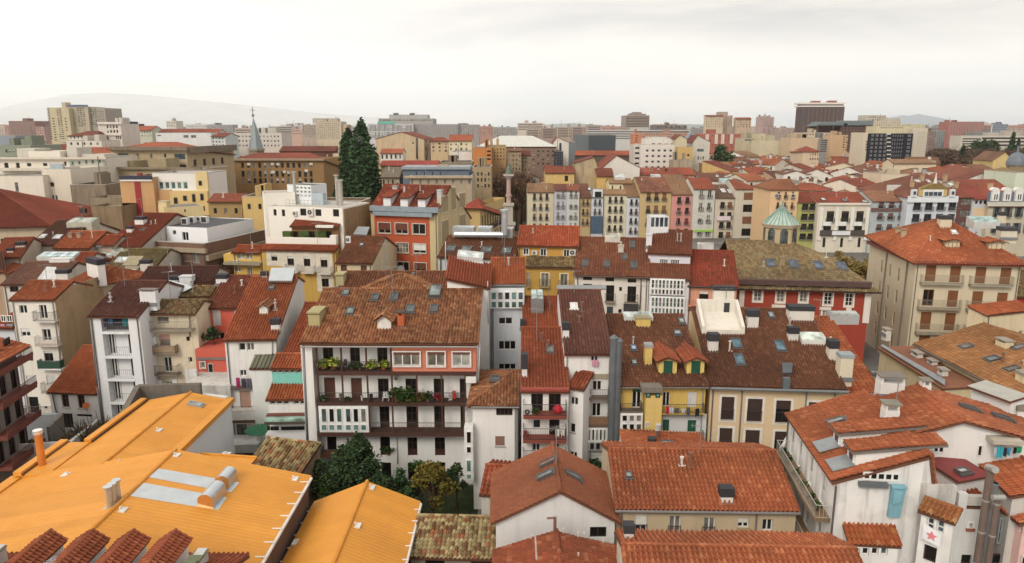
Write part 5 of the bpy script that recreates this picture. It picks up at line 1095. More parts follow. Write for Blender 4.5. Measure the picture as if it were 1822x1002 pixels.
C1.boxpart('terrace_parapet',72,292,566,346,-1.9,-1.6,plaster((236,230,220),.1)); C1.boxpart('pier',524,278,566,340,-2.2,-1.3,plaster((236,230,220),.1))
CU = House('terrace_storey','',(250,204),(582,208),Y=108,root=C1,wall=plaster((150,108,66),.3),dep=4); CU.roof('shed',(420,142),T_RED,t=.32,oh=.5,name='terrace_roof'); CU.boxpart('awning',420,206,544,222,.2,.9,paint((226,222,214),.7))
for a,b in ((262,300),(380,416),(500,536)): CU.win(a,246,b,300,GLD)
hedge = paint((64,84,34),.9,0,.5,'hedge')
for a,b in ((186,248),(302,372),(420,492)): CU.boxpart('planter_hedge',a,248,b,286,.5,1.1,hedge)
CW = House('upper_storey','',(84,66),(612,82),Y=111,root=C1,wall=plaster((240,234,222),.12),dep=9); CW.roof('flat',None,plaster((196,190,180),.4),ph=.15,dep=9,name='upper_roof')
CW.wins([(312,85,355,135),(420,90,462,138),(545,90,588,142)],DOPEN); CW.wins([(122,90,144,135),(182,92,204,140)],DOPEN); CW.ac(362,84,402,138); CW.ac(258,104,284,136)
mb = MB();
for z in (.5,1.0): mb.tube((3,.1,z),(CW.w,.1,z),.03,5)
for k in range(16): mb.tube((3 + (CW.w - 3) * k / 15,.1,0),(3 + (CW.w - 3) * k / 15,.1,1),.025,4)
CW.put('railing',mb.mesh('railing',paint((170,170,168),.4)),Matrix.Translation((0,0,CW.H)))
mb = MB(); mb.box((0,.3,-9),(.14,9,-.2)); CW.put('flank_render',mb.mesh('flank_render',plaster((164,132,94),.6)),Matrix.Translation((CW.w,0,CW.H)))
reg('a2')
CX = House('corner_block','',(58,775),(275,768),Y=112.5,root=C1,wall=plaster((240,234,222),.12),dep=5); CX.roof('flat',None,plaster((190,180,164),.4),ph=.1,dep=5,name='corner_roof')
CG = House('glazed_penthouse','',(218,712),(388,718),Y=116,root=C1,wall=plaster((226,228,230),.1),dep=4); CG.roof('flat',None,paint((90,84,80),.8),ph=.1,dep=4,name='penthouse_roof'); CG.grid(285,730,385,800,4,3,.6,.6,S(nx=1,pane='b'))
CB_ = House('blue_wall','',(320,770),(472,775),Y=115,root=C1,wall=plaster((176,190,198),.2),dep=1)
for r in ((572,648,594,800),(600,684,634,868),(268,625,288,700)):
    p = CW.fy(r[0],r[3] - 40,5); q = CW.fy(r[0],r[1],5); mb = MB(); mb.tube((p.x,5,CW.H - .5),(p.x,5,q.z),.22 if r[0] != 600 else .4,10); mb.tube((p.x,5,q.z - .1),(p.x,5,q.z + .1),.4 if r[0] != 600 else .55,10); CW.put('flue',mb.mesh('flue',paint((170,164,156),.5)))
h = House('brown_flank_building','plain brown stained side wall with metal railing between the white block and the coral block',(636,880),(812,810),Y=113,wall=plaster((158,124,86),.6),dep=8); h.roof('flat',None,plaster((150,140,126),.5),ph=.3,dep=8); reg('b2'); h.boxpart('pale_patch',645,70,740,120,0,.05,plaster((206,192,166),.4))
# ---- low brown roof
C2 = House('low_brown_roof_house','low cream house with brown tile roof and zinc hatch in front of the coral block',(572,466),(824,470),Y=99,wall=plaster((218,200,162),.4)); C2.roof('gx',(760,285),T_BRN,t=.36,dep=14,oh=.35); C2.quad('metal_hatch',[(690,284),(786,288),(808,232),(725,228)],'f',.2,ZINC,.2); C2.sky(735,338,766,358,gl=(170,170,166)); C2.wins([(600,486,645,530),(742,490,786,532)],S(BRN,1,1,'k',bl=.95,bc=(96,60,46))); C2.ac(636,282,668,330)
# ---- coral block
reg('a2')
C3 = House('coral_block','coral orange apartment block with nine windows and three white dormers in its red roof',(812,886),(1288,902),Y=114,wall=plaster((212,190,142),.3),dep=15)
C3.roof('gx',(1150,722),tile((158,76,54),(118,58,44),(186,110,84),.3),t=.62,dep=15,oh=.5,pitch=.36)
C3.boxpart('eave_band',806,872,1292,908,.1,.7,paint((136,148,156),.6)); reg('b2'); C3.boxpart('ledge',828,112,1248,140,0,.8,paint((136,148,156),.6)); C3.boxpart('coral_panel',846,140,1232,545,0,.12,plaster((196,88,48),.12))
cwd = S((196,186,172),2,1,'k',sur=(206,196,182),sw=.12); cwb = S((196,186,172),2,1,'k',bl=.68,bc=(106,62,48),sur=(206,196,182),sw=.12); cwg = S((196,186,172),4,2,'c',sur=(206,196,182),sw=.12)
for r,s_ in zip(((872,185,958,258),(993,188,1080,262),(1115,193,1205,265),(880,322,965,393),(1000,328,1085,396),(1122,335,1208,400),(882,458,968,525),(1005,463,1088,527),(1128,470,1212,535)),(cwb,cwb,cwd,cwg,cwg,S((196,186,172),2,1,'k',bl=.7,bc=(222,220,216),sur=(206,196,182),sw=.12),cwd,cwd,cwb)): C3.win(*r,s_,off=.12)
reg('a2')
for r in ((905,800,956,878),(1026,808,1078,882),(1150,812,1202,886)): C3.dormer(*r,tile((158,76,54),(118,58,44),(186,110,84),.3),(230,230,232),S(ft=.14,pane='c'),shape='shed',rise=.22,winr=(.14,.08,.86,.9),ov=.35)
C3.chim(968,712,1000,766,(190,184,176),(150,146,140),.2,dep=.7); C3.chim(1286,740,1318,850,(190,190,192),(170,170,172),.2,dep=.8); C3.chim(1046,720,1058,776,(190,184,176),(150,146,140),.1,dep=.3)
mb = MB()
for y0,y1,z0,z1 in ((1.2,4.4,.6,3.4),(5.4,8.0,.6,4.4),(9.2,12.4,.6,3.2),(1.2,4.4,-4.4,-.4),(9.2,12.4,-4.4,-.4)): mb.box((0,y0,z0),(.12,y1,z1),1); mb.box((.12,y0 + .2,z0 + .2),(.15,y1 - .2,z1 - .2),0)
C3.put('flank_panels',mb.mesh('flank_panels',[plaster((176,156,120),.5),plaster((222,204,160),.3)]),Matrix.Translation((C3.w,0,C3.H - 1.2)))
# ---- brown roof with ducts
reg('b2')
C4 = House('duct_roof_house','long brown roof carrying big galvanised air handling boxes and a duct',(1294,426),(1830,440),Y=95,wall=plaster((196,198,200),.4)); C4.roof('gx',(1600,286),T_CHO,t=.3,dep=13,oh=.3)
for r in ((1350,355,1418,392),(1458,360,1532,397),(1600,365,1675,402),(1748,370,1815,410)): C4.sky(*r,gl=(90,96,98))
for r in ((1396,190,1472,292),(1462,192,1545,262),(1570,192,1668,262),(1742,200,1822,300)):
    P_ = C4.onr((r[0] + r[2]) / 2,max(r[3],296)); a = C4.fy(r[0],r[3],P_.y).x; b = C4.fy(r[2],r[3],P_.y).x; zt = C4.fy(r[0],r[1],P_.y).z - .5; mb = MB(); mb.box((a,P_.y,zt - 1.6),(b,P_.y + 1.8,zt)); mb.box((a + .1,P_.y - .03,zt - 1.4),(b - .1,P_.y,zt - .2),1); mb.box((a,P_.y,P_.z - .4),(a + .12,P_.y + .12,zt - 1.6)); mb.box((b - .12,P_.y,P_.z - .4),(b,P_.y + .12,zt - 1.6)); C4.put('air_handler',mb.mesh('air_handler',[STEEL,paint((150,152,152),.5)]))
P_ = C4.onr(1600,300); a,b = C4.fy(1410,270,P_.y - .6),C4.fy(1765,272,P_.y - .6); mb = MB(); mb.tube(a,b,.42,12); mb.tube(b,b + Vector((0,0,3.2)),.42,12); mb.tube(b + Vector((0,0,3.2)),b + Vector((0,0,3.5)),.6,12); C4.put('air_duct',mb.mesh('air_duct',STEEL,False)); C4.win(1358,440,1400,478,S(GRY,1,1,'k')); C4.pipe(1310,430,1312,540,.08,(60,58,58)); C4.pipe(1345,318,1345,500,.05,(210,208,204),1.0,name='mast')
# ---- yellow double roof house
reg('b3')
C5 = House('ochre_house','ochre yellow house with orange upper roof and striped tile lower roof',(36,342),(464,348),Y=96,wall=plaster((206,154,54),.12)); C5.roof('gx',(260,214),tile((178,84,52),(146,66,42),(196,112,74),.3),t=.35,dep=12,pitch=.34)
C5.wins([(76,368,114,414),(198,372,240,424),(362,378,404,428)],S(sur=WHT,sw=.08)); C5.ac(136,386,176,414); C5.ac(406,376,448,420)
CY_ = House('lower_front','',(100,495),(442,500),Y=93.2,root=C5,wall=plaster((196,152,58),.3),dep=3.2); CY_.roof('shed',(270,434),T_STR,t=.3,oh=.35,name='lower_roof',pitch=.36,amp=.14)
CY_.wins([(204,545,256,640),(340,550,392,636)],S((196,190,176),2,1,'c',sur=(222,210,170),sw=.14)); CY_.win(100,540,124,640,S((196,190,176),2,1,'c'))
for r in ((190,590,264,650),(326,598,402,650),(96,590,124,650)): CY_.balc(*r,dep=.5,slab=(160,140,90),rail=(90,84,70))
# ---- white house under brown roof
C6 = House('long_white_house','long white house with big brown roof, five skylights and iron balconies',(442,546),(970,562),Y=90,wall=plaster((232,224,212),.15)); C6.roof('gx',(740,298),tile((140,84,60),(108,62,46),(158,106,80),.3),t=.35,dep=15,oh=.55,pitch=.34)
for r in ((492,455,540,502),(645,458,692,508),(775,412,818,454),(838,465,886,515),(830,325,872,370)): C6.sky(*r,gl=(80,80,80))
C6.lantern(655,262,765,332,.7,nx=1,gl=(176,170,158),c=(200,194,184)); C6.chim(750,336,788,405,(206,196,182),(180,170,156),.25)
dk = S(DRK,3,1,'k',ft=.08); C6.wins([(502,564,565,594),(660,573,722,603),(818,584,880,612)],dk); C6.win(502,620,565,660,dk); C6.wins([(665,630,722,748),(816,638,878,754)],S(DRK,2,1,'k')); C6.wins([(758,643,778,672),(752,800,775,828)],S(DRK,1,1,'k')); C6.win(670,782,714,836,S(DRK,1,1,'b'))
C6.balc(656,696,730,758,dep=.6,slab=(150,140,128),rail=(48,46,46)); C6.balc(796,700,890,764,dep=.6,slab=(150,140,128),rail=(48,46,46)); C6.boxpart('bay',788,770,894,840,0,.7,paint((60,58,58),.6))
C6.pipe(915,570,905,800,.06,(70,64,62)); C6.pipe(460,550,465,640,.05,(70,64,62)); C6.gutter((84,64,54),.08,.55,.06,())
# ---- white house with glazed galleries
C7 = House('glazed_gallery_house','white house with two white framed glazed galleries and small tower with blue glass',(974,576),(1258,586),Y=88.5,wall=plaster((226,222,226),.15)); C7.roof('shed',(1120,486),tile((140,84,62),(112,64,48),None,.3),t=.35,oh=.4,pitch=.34)
for y0,y1 in ((586,700),(712,836)):
    C7.boxpart('glazed_gallery',976,y0,1224,y1,0,.5,paint((236,236,238),.5))
    u0,v0,u1,v1 = C7.rect(984,y0 + 6,1218,y1 - 6,'f',.5)
    for c_ in range(9):
        for r_ in range(2):
            a = u0 + (u1 - u0) * c_ / 9; vv0,vv1 = (v0,v0 + (v1 - v0) * .34) if r_ == 0 else (v0 + (v1 - v0) * .42,v1); C7.winuv(a + .05,vv0,a + (u1 - u0) / 9 - .05,vv1,S(nx=1,ny=2 if r_ else 1,pane=rnd.choice('cckb') if y0 < 700 else 'tbc'[c_ % 3],ft=.05),off=.5,hole=False)
CT = House('upper_storey','',(966,396),(1266,408),Y=92.5,root=C7,wall=plaster((220,216,224),.12),dep=7); CT.roof('gx',(1120,244),tile((140,80,58),(112,62,46),None,.3),t=.36,dep=11,oh=.35,pitch=.34,name='upper_roof'); CT.wins([(1046,446,1105,480),(1124,448,1186,483)],S(nx=4,pane='k',sur=WHT,sw=.12))
CT.chim(948,250,988,352,(224,222,226),(200,198,200),.15,dep=1.2)
CL = House('glazed_tower','',(980,142),(1112,142),Y=97,root=C7,wall=plaster((226,226,228),.1),dep=2.5); CL.roof('flat',None,paint((210,212,214),.6),ph=.1,dep=2.5,name='tower_roof'); CL.grid(984,148,1108,218,4,1,.9,1,S(nx=1,pane='b',ft=.05)); CL.win(1002,268,1072,290,S(GRY,1,1,'c'))
# ---- salmon house
C8 = House('salmon_house','salmon pink house with mottled red tile roof left of the red palace',(1250,626),(1602,640),Y=88,wall=plaster((226,160,130),.25)); C8.roof('gx',(1420,388),tile((168,72,48),(128,54,40),(90,60,48),.5),t=.35,dep=13,oh=.4,pitch=.34); C8.lantern(1312,340,1428,386,.9,nx=1,gl=(190,186,176)); C8.wins([(1326,672,1392,775),(1476,678,1542,775)],S(DRK,1,1,'k',bl=.2,bc=(222,216,206))); C8.balc(1244,740,1600,790,dep=.5,slab=(214,150,124),rail=(190,130,110)); C8.gutter((60,50,48),.1,.4,.04,(.99,))
# ================================================================ red palace with copper topped lantern
reg('T')
C9 = House('red_palace','deep red palace with olive tile roof, white window surrounds and a green copper lantern',(1313,506),(1549,512),Y=97,wall=plaster((168,66,46),.12)); C9.roof('hip',(1390,430),tile((160,140,106),(116,96,70),(150,104,76),.45,(76,70,52),.9),t=.42,oh=1.1,os=.3,hr=.8,dep=19,pitch=.36,row=.5,amp=.11,edge=(70,56,54))
C9.boxpart('cornice',1311,500,1552,509,.0,.75,paint((84,62,58),.7)); C9.boxpart('frieze',1312,509,1550,514,0,.12,plaster((226,216,206),.2)); reg('b4'); C9.boxpart('corner_pilaster',686,630,732,900,0,.15,plaster((232,224,216),.2)); reg('b3'); C9.boxpart('corner_pilaster',1612,595,1650,790,0,.15,plaster((232,224,216),.2))
pw = S(WHT,2,4,'c',sur=(228,222,210),sw=.24); pk = S(WHT,2,4,'k',sur=(228,222,210),sw=.24)
C9.win(1718,636,1772,742,pw); C9.boxpart('window_head',1700,616,1794,640,0,.22,plaster((228,222,210),.2)); reg('b4')
for r,s_ in (((66,642,118,748),pw),((230,650,282,748),pw),((404,657,458,768),pk),((555,664,606,776),pk)):
    C9.win(*r,s_); C9.boxpart('window_head',r[0] - 18,r[1] - 18,r[2] + 20,r[1] - 2,0,.22,plaster((228,222,210),.2))
C9.win(388,812,432,880,pw); C9.boxpart('window_head',368,788,452,806,0,.22,plaster((228,222,210),.2)); C9.boxpart('window_head',30,770,130,800,0,.22,plaster((228,222,210),.2)); C9.boxpart('window_head',560,792,596,812,0,.2,plaster((228,222,210),.2))
for r in ((-10,452,50,500),(150,458,212,508),(326,465,388,516),(492,472,556,524)): C9.sky(*r,gl=(84,96,112),c=(96,96,100))
C9.chim(84,420,120,500,(160,138,108),(140,120,96),.2,dep=.8)
C9.chim(430,318,474,372,(176,158,128),(150,134,110),.3,k='r',capkind='tile'); C9.chim(694,415,736,505,(176,158,128),(150,134,110),.3,k='r',capkind='tile')
cx_,yb_ = 112,338; pc = C9.onr(cx_,yb_ + 4); zc_ = pc.z; yc = pc.y + 2.4; rr_ = (C9.fy(252,280,pc.y + 1).x - C9.fy(-8,280,pc.y + 1).x) / 2 * .96; zt_ = C9.fy(cx_,214,yc - rr_).z; za_ = C9.fy(cx_,62,yc).z
def ngon(r,z,n=8,ph=math.pi / 8,cx=0,cy=0): return [Vector((cx + r * math.cos(ph + 2 * math.pi * i / n),cy + r * math.sin(ph + 2 * math.pi * i / n),z)) for i in range(n)]
lr = C9.put('lantern',None,Matrix.Translation((pc.x,yc,0))); mb = MB(); mb.prism(ngon(rr_,zc_ - 2)[::-1],(0,0,zt_ - zc_ + 2)); mb.prism(ngon(rr_ * 1.12,zt_ - .25)[::-1],(0,0,.3),1); mb.prism(ngon(rr_ * 1.16,zt_ + .05)[::-1],(0,0,.15),1)
C9.put('drum',mb.mesh('drum',[plaster((196,174,136),.35),plaster((176,160,134),.3)]),None,lr); mb = MB(); q = ngon(rr_ * 1.05,zt_ + .2)
for i in range(8): mb.poly([q[i],q[(i + 1) % 8],Vector((0,0,za_))]);
for i in range(8):
    for f in (0,.33,.66): a = q[i].lerp(q[(i + 1) % 8],f); mb.tube(a + Vector((0,0,.04)),(0,0,za_ + .03),.07,5,1)
mb.tube((0,0,za_ - .2),(0,0,za_ + .7),.1,6,1); C9.put('copper_roof',mb.mesh('copper_roof',[paint((168,186,176),.6),paint((124,146,136),.6)]),None,lr)
for i in range(8):
    a = math.pi / 8 + 2 * math.pi * (i + .5) / 8; d = rr_ * math.cos(math.pi / 8); mb = MB(); w2 = .55; z0,z1 = zt_ - 2.6,zt_ - .9; pts = [Vector((-w2,0,z0)),Vector((w2,0,z0)),Vector((w2,0,z1))] + [Vector((w2 * math.cos(t),0,z1 + w2 * math.sin(t))) for t in (.6,1.2,1.57,1.94,2.54)] + [Vector((-w2,0,z1))]
    mb.prism(pts,(0,.06,0)); X = Vector((-math.sin(a),math.cos(a),0)); Yv = Vector((math.cos(a),math.sin(a),0)); M = Matrix(((X.x,Yv.x,0,Yv.x * d),(X.y,Yv.y,0,Yv.y * d),(0,0,1,0),(0,0,0,1))); C9.put('arched_window',mb.mesh('arched_window',glass((84,92,92),.2)),M,lr)
# ================================================================ beige corner building right
reg('b4')
C10 = House('beige_corner_building','tall beige corner building with orange hipped roof and rows of brown wooden shutters',(1060,452),(1806,468),Y=95,wall=plaster((216,200,170),.22),dep=17.5); C10.roof('hip',(1450,158),T_OR,t=.46,oh=.8,os=.3,hl=1,hr=.9,dep=17.5,pitch=.36,row=.5,edge=(120,62,52))
mb = MB(); mb.box((-.55,-.55,C10.H - .5),(C10.w + .5,0,C10.H - .02)); mb.box((-.55,0,C10.H - .5),(0,17.5,C10.H - .02))
for i in range(24): x = i * C10.w / 24; mb.box((x,-.75,C10.H - .22),(x + .25,-.55,C10.H - .04))
C10.put('cornice',mb.mesh('cornice',paint((126,68,58),.8)))
sh = S((96,60,36),2,1,'k',bl=.97,bc=(126,78,46),ft=.05); sh2 = S((96,60,36),2,1,'k',bl=.4,bc=(126,78,46),ft=.06)
C10.wins([(1122,487,1195,603),(1295,492,1370,610),(1475,500,1550,618),(1652,505,1728,625),(1277,667,1350,785),(1452,673,1528,790),(1627,682,1702,800),(1085,820,1160,945),(1258,828,1332,952),(1432,838,1506,968),(1612,842,1680,968)],sh); C10.win(1103,660,1180,776,S((110,66,40),2,1,'k',ft=.1)); reg('c4'); C10.wins([(1072,150,1150,260),(1240,155,1320,260)],sh2); reg('b4')
for r in ((1098,562,1400,630),(1448,572,1755,643),(1078,738,1380,808),(1425,748,1730,818),(1062,910,1362,985),(1405,925,1700,990)): C10.balc(*r,dep=.75,slab=(150,142,128),rail=(150,140,126),th=.22)
for y_ in (5,8.2,11.5):
    for z in (2.2,5.4,8.6,11.8): C10.winuv(-y_ - .8,z,-y_,z + 1.9,S((150,130,100),1,1,'c',bl=.6,bc=(170,150,120)),'l')
mb = MB(); mb.tube((-.15,2.5,0),(-.15,2.5,C10.H - .4),.1,8); mb.tube((-.15,10,0),(-.15,10,C10.H - .4),.1,8); C10.put('downpipe',mb.mesh('downpipe',paint((120,112,104),.5)))
for r in ((1266,312,1362,366),(1572,322,1680,378)): C10.dormer(*r,T_OR,(216,200,164),S((150,130,96),2,1,'b' if r[0] < 1300 else 'w',ft=.1),rise=.28,winr=(.12,.05,.85,.85),ov=.4)
C10.chim(1224,120,1304,226,(216,200,172),(56,52,54),.5,dep=1.2); C10.chim(1656,198,1770,292,(216,206,184),(60,60,66),.5,dep=1.4); C10.chim(1642,100,1690,192,(220,206,180),(56,52,54),.5); C10.chim(912,208,944,280,(190,166,130),(150,120,96),.3,k='l'); C10.chim(950,222,984,306,(190,166,130),(150,120,96),.3,k='l')
C10.lantern(1466,140,1650,206,.5,nx=4,gl=(170,200,196)); C10.sky(1302,246,1340,268,gl=(214,214,212),c=(200,200,198))
h = House('right_edge_red_house','red house with olive tile roof squeezed at the right edge beside the beige corner building',(1778,700),(1900,706),Y=100,wall=plaster((176,56,46),.3)); h.roof('gx',(1822,420),T_STR,t=.5,dep=12)
h = House('cream_shed_house','cream house with thin tile coping and barred vent, in front of the beige corner building',(1560,842),(1900,806),Y=85,wall=plaster((226,206,168),.35),dep=3); h.roof('shed',None,T_ORD,t=.2,D=2.5,oh=.2); reg('c4'); h.win(1785,115,1812,152,S(LGY,2,2,'k')); h.boxpart('vent',1700,110,1720,130,0,.3,ZINC)
# ---- right of the ribbed roof: stair block over the white gable
reg('c4'); p = RB.M @ RB.onr(1455,580,'r'); o = House('roof_box','white box with sloping grey lid standing on the orange roofs at the right',(1454,504),(1736,606),Y=p.y,wall=plaster((228,226,224),.2),base=9.5,dep=2.6,cat='roof structure'); o.roof('shed',None,paint((170,168,160),.6),t=.12,D=1.5,oh=.35,os=.15,geo=False)
# ================================================================ tall narrow houses round the square
FT = lambda a,b=None,m=.3: tile(a,b or tuple(int(v * .8) for v in a),None,m)
def facade(name,label,x0,x1,ye,Y,wc,tm,ridge,cols,rows,yb,st,xin=.12,fw=.45,fh=.62,y0=None,slab=(150,146,140),rail=(70,66,66),r='a3',t=.33,balc=True,dep=None,bl=True,grp=None,**k):
    """Row house: pixel left/right, eave row ye; cols x rows windows between y0 and yb."""
    reg(r); h = House(name,label,(x0,ye),(x1,ye),Y=Y,ang=k.pop('ang',0),wall=plaster(wc,.25),flat=True,grp=grp)
    h.roof('gx',((x0 + x1) / 2,ridge),tm,t=t,dep=dep,oh=.5,os=.05,**k) if ridge is not None else h.roof('flat',None,plaster((150,144,136),.4),dep=10)
    st = [k2,k2,kc,kg] if st is k2 else [kw2,kw2,kwc,kwb] if st is kw2 else st
    u0,v0,u1,v1 = h.rect(x0,y0,x1,yb); a0 = (u1 - u0) * xin; cu = (u1 - u0 - 2 * a0) / cols; cv = (v1 - v0) / rows
    for rr in range(rows):
        for c in range(cols):
            a = u0 + a0 + cu * (c + .5 - fw / 2); b = v1 - cv * rr
            h.winuv(a,b - cv * fh,a + cu * fw,b,st if not isinstance(st,list) else rnd.choice(st),'f')
            if balc: h.balc(0,0,0,0,dep=.5,uv=(a - .2,b - cv * fh - .15,a + cu * fw + .2,b - cv * fh + .85),slab=slab,rail=rail,th=.12)
    return h
gz = 'tall narrow houses on the square'
k2 = S((70,62,58),2,1,'k'); kw2 = S(WHT,2,1,'k'); kg = S((70,62,58),2,1,'k',bl=.5,bc=(120,84,60)); kc = S((70,62,58),2,1,'c'); kwc = S(WHT,2,1,'c'); kwb = S(WHT,2,1,'k',bl=.45,bc=(206,204,198)); kb = S((96,66,48),1,1,'k',bl=.96,bc=(130,88,62))
h = facade('square_house','cream house with dark iron balconies, leftmost of the row behind the column',105,294,764,222,(220,208,178),FT((150,112,84)),704,3,4,1060,[k2,k2,kg],y0=778,grp=gz,xin=.15,fw=.4)
h = facade('square_house','lilac grey house with white windows, second from the left on the square',297,386,752,221,(196,194,206),FT((130,76,66)),708,2,4,1060,kw2,y0=758,grp=gz)
h = facade('square_house','pale grey house with white windows beside the lilac one on the square',387,476,752,221,(212,210,206),FT((168,96,68)),708,2,4,1060,kw2,y0=758,grp=gz)
h = facade('square_house','narrow ochre house with dark shutters, next to the arch topped house on the square',478,557,802,222,(196,166,118),FT((128,80,66)),706,2,3,1025,k2,y0=818,grp=gz); reg('a3'); h.sky(536,738,556,758,gl=(200,200,200))
h = facade('square_house','narrow bluish white house with arched attic window and blue shop front on the square',561,646,800,222,(206,210,218),FT((150,150,152)),740,2,2,950,k2,y0=820,grp=gz); reg('a3'); h.boxpart('arch_dormer',572,748,640,808,0,.3,plaster((222,224,228),.1)); h.win(585,764,632,806,S((60,60,64),2,1,'k'),off=.3); reg('b3'); h.boxpart('shop_front',556,140,640,260,0,.4,paint((70,90,112),.5)); h.grid(562,150,634,200,3,2,.8,.8,S((70,90,112),1,1,'b'))
h = facade('square_house','pale yellow house with tan attic terrace and green balconies in the middle of the square',651,811,780,223,(222,212,180),FT((170,128,92)),746,3,4,1070,[S((60,66,56),2,1,'k')],y0=800,grp=gz)
reg('a3'); hh = House('attic_storey','',(690,702),(850,702),Y=231,ang=0,root=h,wall=plaster((232,218,178),.15),flat=True,dep=8); hh.roof('gx',(780,668),FT((176,132,92)),t=.3,name='attic_roof'); hh.grid(705,722,830,748,3,1,.2,1,S((120,60,50),1,1,'k')); hh.lantern(728,640,800,680,.8,gl=(196,200,196),nx=1)
h = facade('square_house','slim bluish white house with tan roof left of the ochre yellow one on the square',814,906,796,222,(212,216,224),FT((150,112,84)),700,2,4,1085,k2,y0=818,grp=gz)
h = facade('square_house','ochre yellow house with rusty streaked roof and tall brown shutters on the square',909,1130,764,221,(200,174,120),tile((140,82,64),(110,66,54),(196,150,120),.5),658,3,3,1040,[kb,kb,kg],y0=772,grp=gz,fw=.5); reg('a3'); h.lantern(985,640,1055,662,.6,nx=1)
h = facade('square_house','salmon pink house with tan roof on the square',1132,1285,780,221,(214,146,136),FT((152,112,84)),642,2,4,1100,[S((90,44,44),2,1,'k'),S((90,44,44),2,1,'k',bl=.9,bc=(110,60,54))],y0=802,grp=gz)
h = facade('square_house','pale greenish grey house with red roof and white windows on the square',1288,1442,742,220,(206,206,198),FT((160,78,58)),664,2,4,1105,kw2,y0=752,grp=gz); reg('b3'); h.boxpart('shop_sign',1290,236,1425,250,0,.3,paint((150,200,70),.5))
h = facade('square_house','beige house with two bright skylights and a hanging banner on the square',1444,1581,804,220,(210,198,178),FT((128,98,82)),712,2,4,1120,[k2,kb],y0=838,grp=gz,fw=.6); reg('a3'); h.sky(1478,745,1516,774,gl=(206,206,206),c=(120,110,104)); h.sky(1528,750,1564,780,gl=(206,206,206),c=(120,110,104)); h.boxpart('banner',1452,938,1550,968,.6,.75,paint((222,206,210),.7)); h.lantern(1490,668,1588,706,.5,nx=4,gl=(150,190,186))
h = facade('square_house','beige house with red hipped roof, rightmost of the row facing the square',1582,1752,742,220,(212,202,184),FT((162,80,58)),676,1,4,1110,[kb,k2],y0=770,grp=gz,fw=.5,balc=False,hr=.8)
# ---- right row
gr_ = 'houses along the street right of the copper lantern'
h = facade('street_house','apricot house with brown roof and small roof hatch left of the lime green house',22,222,746,196,(230,190,142),FT((158,96,64)),672,3,3,985,k2,y0=766,r='a4',grp=gr_,fw=.32,hl=.8); reg('a4'); h.lantern(178,668,226,700,.6,nx=1,gl=(180,170,156),c=(150,140,130)); h.ac(52,778,80,806); h.ac(168,778,198,808)
h = facade('street_house','lime green house with black balconies under a red roof',212,358,836,196,(176,176,96),FT((158,74,54)),762,2,4,1130,[S((50,46,44),3,1,'k')],y0=850,r='a4',grp=gr_,fw=.8)
h = facade('street_house','wide cream house with white pilasters, dark arched windows and white awnings',362,738,848,194,(222,212,192),FT((164,76,54)),766,3,1,985,[S((60,48,44),2,1,'k',bl=.2,bc=(70,50,44))],y0=902,r='a4',grp=gr_,fw=.5,fh=.9,xin=.08)
reg('a4');
for a,b in ((376,1),(486,1),(596,1),(706,1)): h.boxpart('pilaster',a - 10,876,a + 12,1110,0,.4,plaster((232,228,218),.15))
reg('b4')
for a in (394,502,614): h.boxpart('awning',a,180,a + 58,208,.1,.8,paint((226,224,220),.7)); h.win(a,208,a + 56,262,k2)
h.boxpart('balcony_slab',372,240,690,280,0,.6,paint((76,68,64),.7)); h.boxpart('banner',458,244,588,274,.62,.7,paint((220,220,222),.7)); h.grid(390,292,660,360,3,1,.16,1,k2); h.boxpart('cornice',364,46,738,60,0,.5,plaster((226,218,200),.2))
reg('a4'); h.sky(378,812,408,830,gl=(200,200,200)); h.sky(528,818,566,836,gl=(120,120,124)); h.sky(670,828,708,844,gl=(190,190,190))
h = facade('street_house','blue grey house with flaking painted panels and brown shutters',742,994,828,193,(176,186,188),FT((172,118,92)),756,3,4,1150,[S((96,72,70),2,1,'k',bl=.7,bc=(110,80,76))],y0=838,r='a4',grp=gr_,fw=.5,xin=.06,fh=.55); reg('a4'); h.boxpart('string_course',740,880,996,904,0,.4,paint((110,78,74),.8)); h.lantern(852,722,968,752,1.2,nx=1,c=(206,204,198),gl=(190,190,186))
h = facade('street_house','pale blue house with white cornice, olive pediment and dark blue shutters',1000,1354,800,190,(206,212,220),FT((142,86,70)),648,4,3,1090,[S((60,74,96),2,1,'k')],y0=838,r='a4',grp=gr_,fw=.62,xin=.03,fh=.66,hl=.5)
reg('a4'); h.boxpart('cornice',998,796,1356,840,0,.5,plaster((222,226,230),.15)); h.boxpart('attic_front',1078,740,1276,800,.0,.5,plaster((206,176,112),.2)); h.boxpart('attic_window_frame',1105,748,1250,800,.5,.6,paint(WHT,.5)); h.win(1112,762,1240,796,S(WHT,4,1,'b'),off=.6)
u0,v0,u1,v1 = h.rect(1085,700,1290,742,'f',.5); mb = MB(); mb.prism([(u0,-.8,v0),(u1,-.8,v0),((u0 + u1) / 2,-.8,v1)],(0,1.6,0)); h.put('pediment',mb.mesh('pediment',paint((132,112,62),.8))); mb = MB(); c_ = (u0 + u1) / 2; mb.tube((c_,-.6,v1 - .2),(c_,-.6,v1 + 1.2),.5,8,0,.25); mb.tube((c_,-.6,v1 + 1.1),(c_,-.6,v1 + 2.6),.25,8,0,.1); h.put('finial',mb.mesh('finial',paint((206,202,192),.7)))
for a in (1028,1300): h.boxpart('oeil_dormer',a,748,a + 34,800,.1,.9,plaster((222,222,222),.15)); h.win(a + 8,760,a + 26,786,S((90,110,120),1,1,'b'),off=.9)
for r in ((1128,682,1150,698),(1288,708,1318,724),(1048,682,1076,696)): h.sky(*r,gl=(214,214,212),c=(200,200,200))
for r in ((1090,634,1112,690),(1252,634,1275,692),(1016,680,1040,734),(1332,690,1356,740)): h.chim(*r,(190,156,116),(160,130,100),.4)
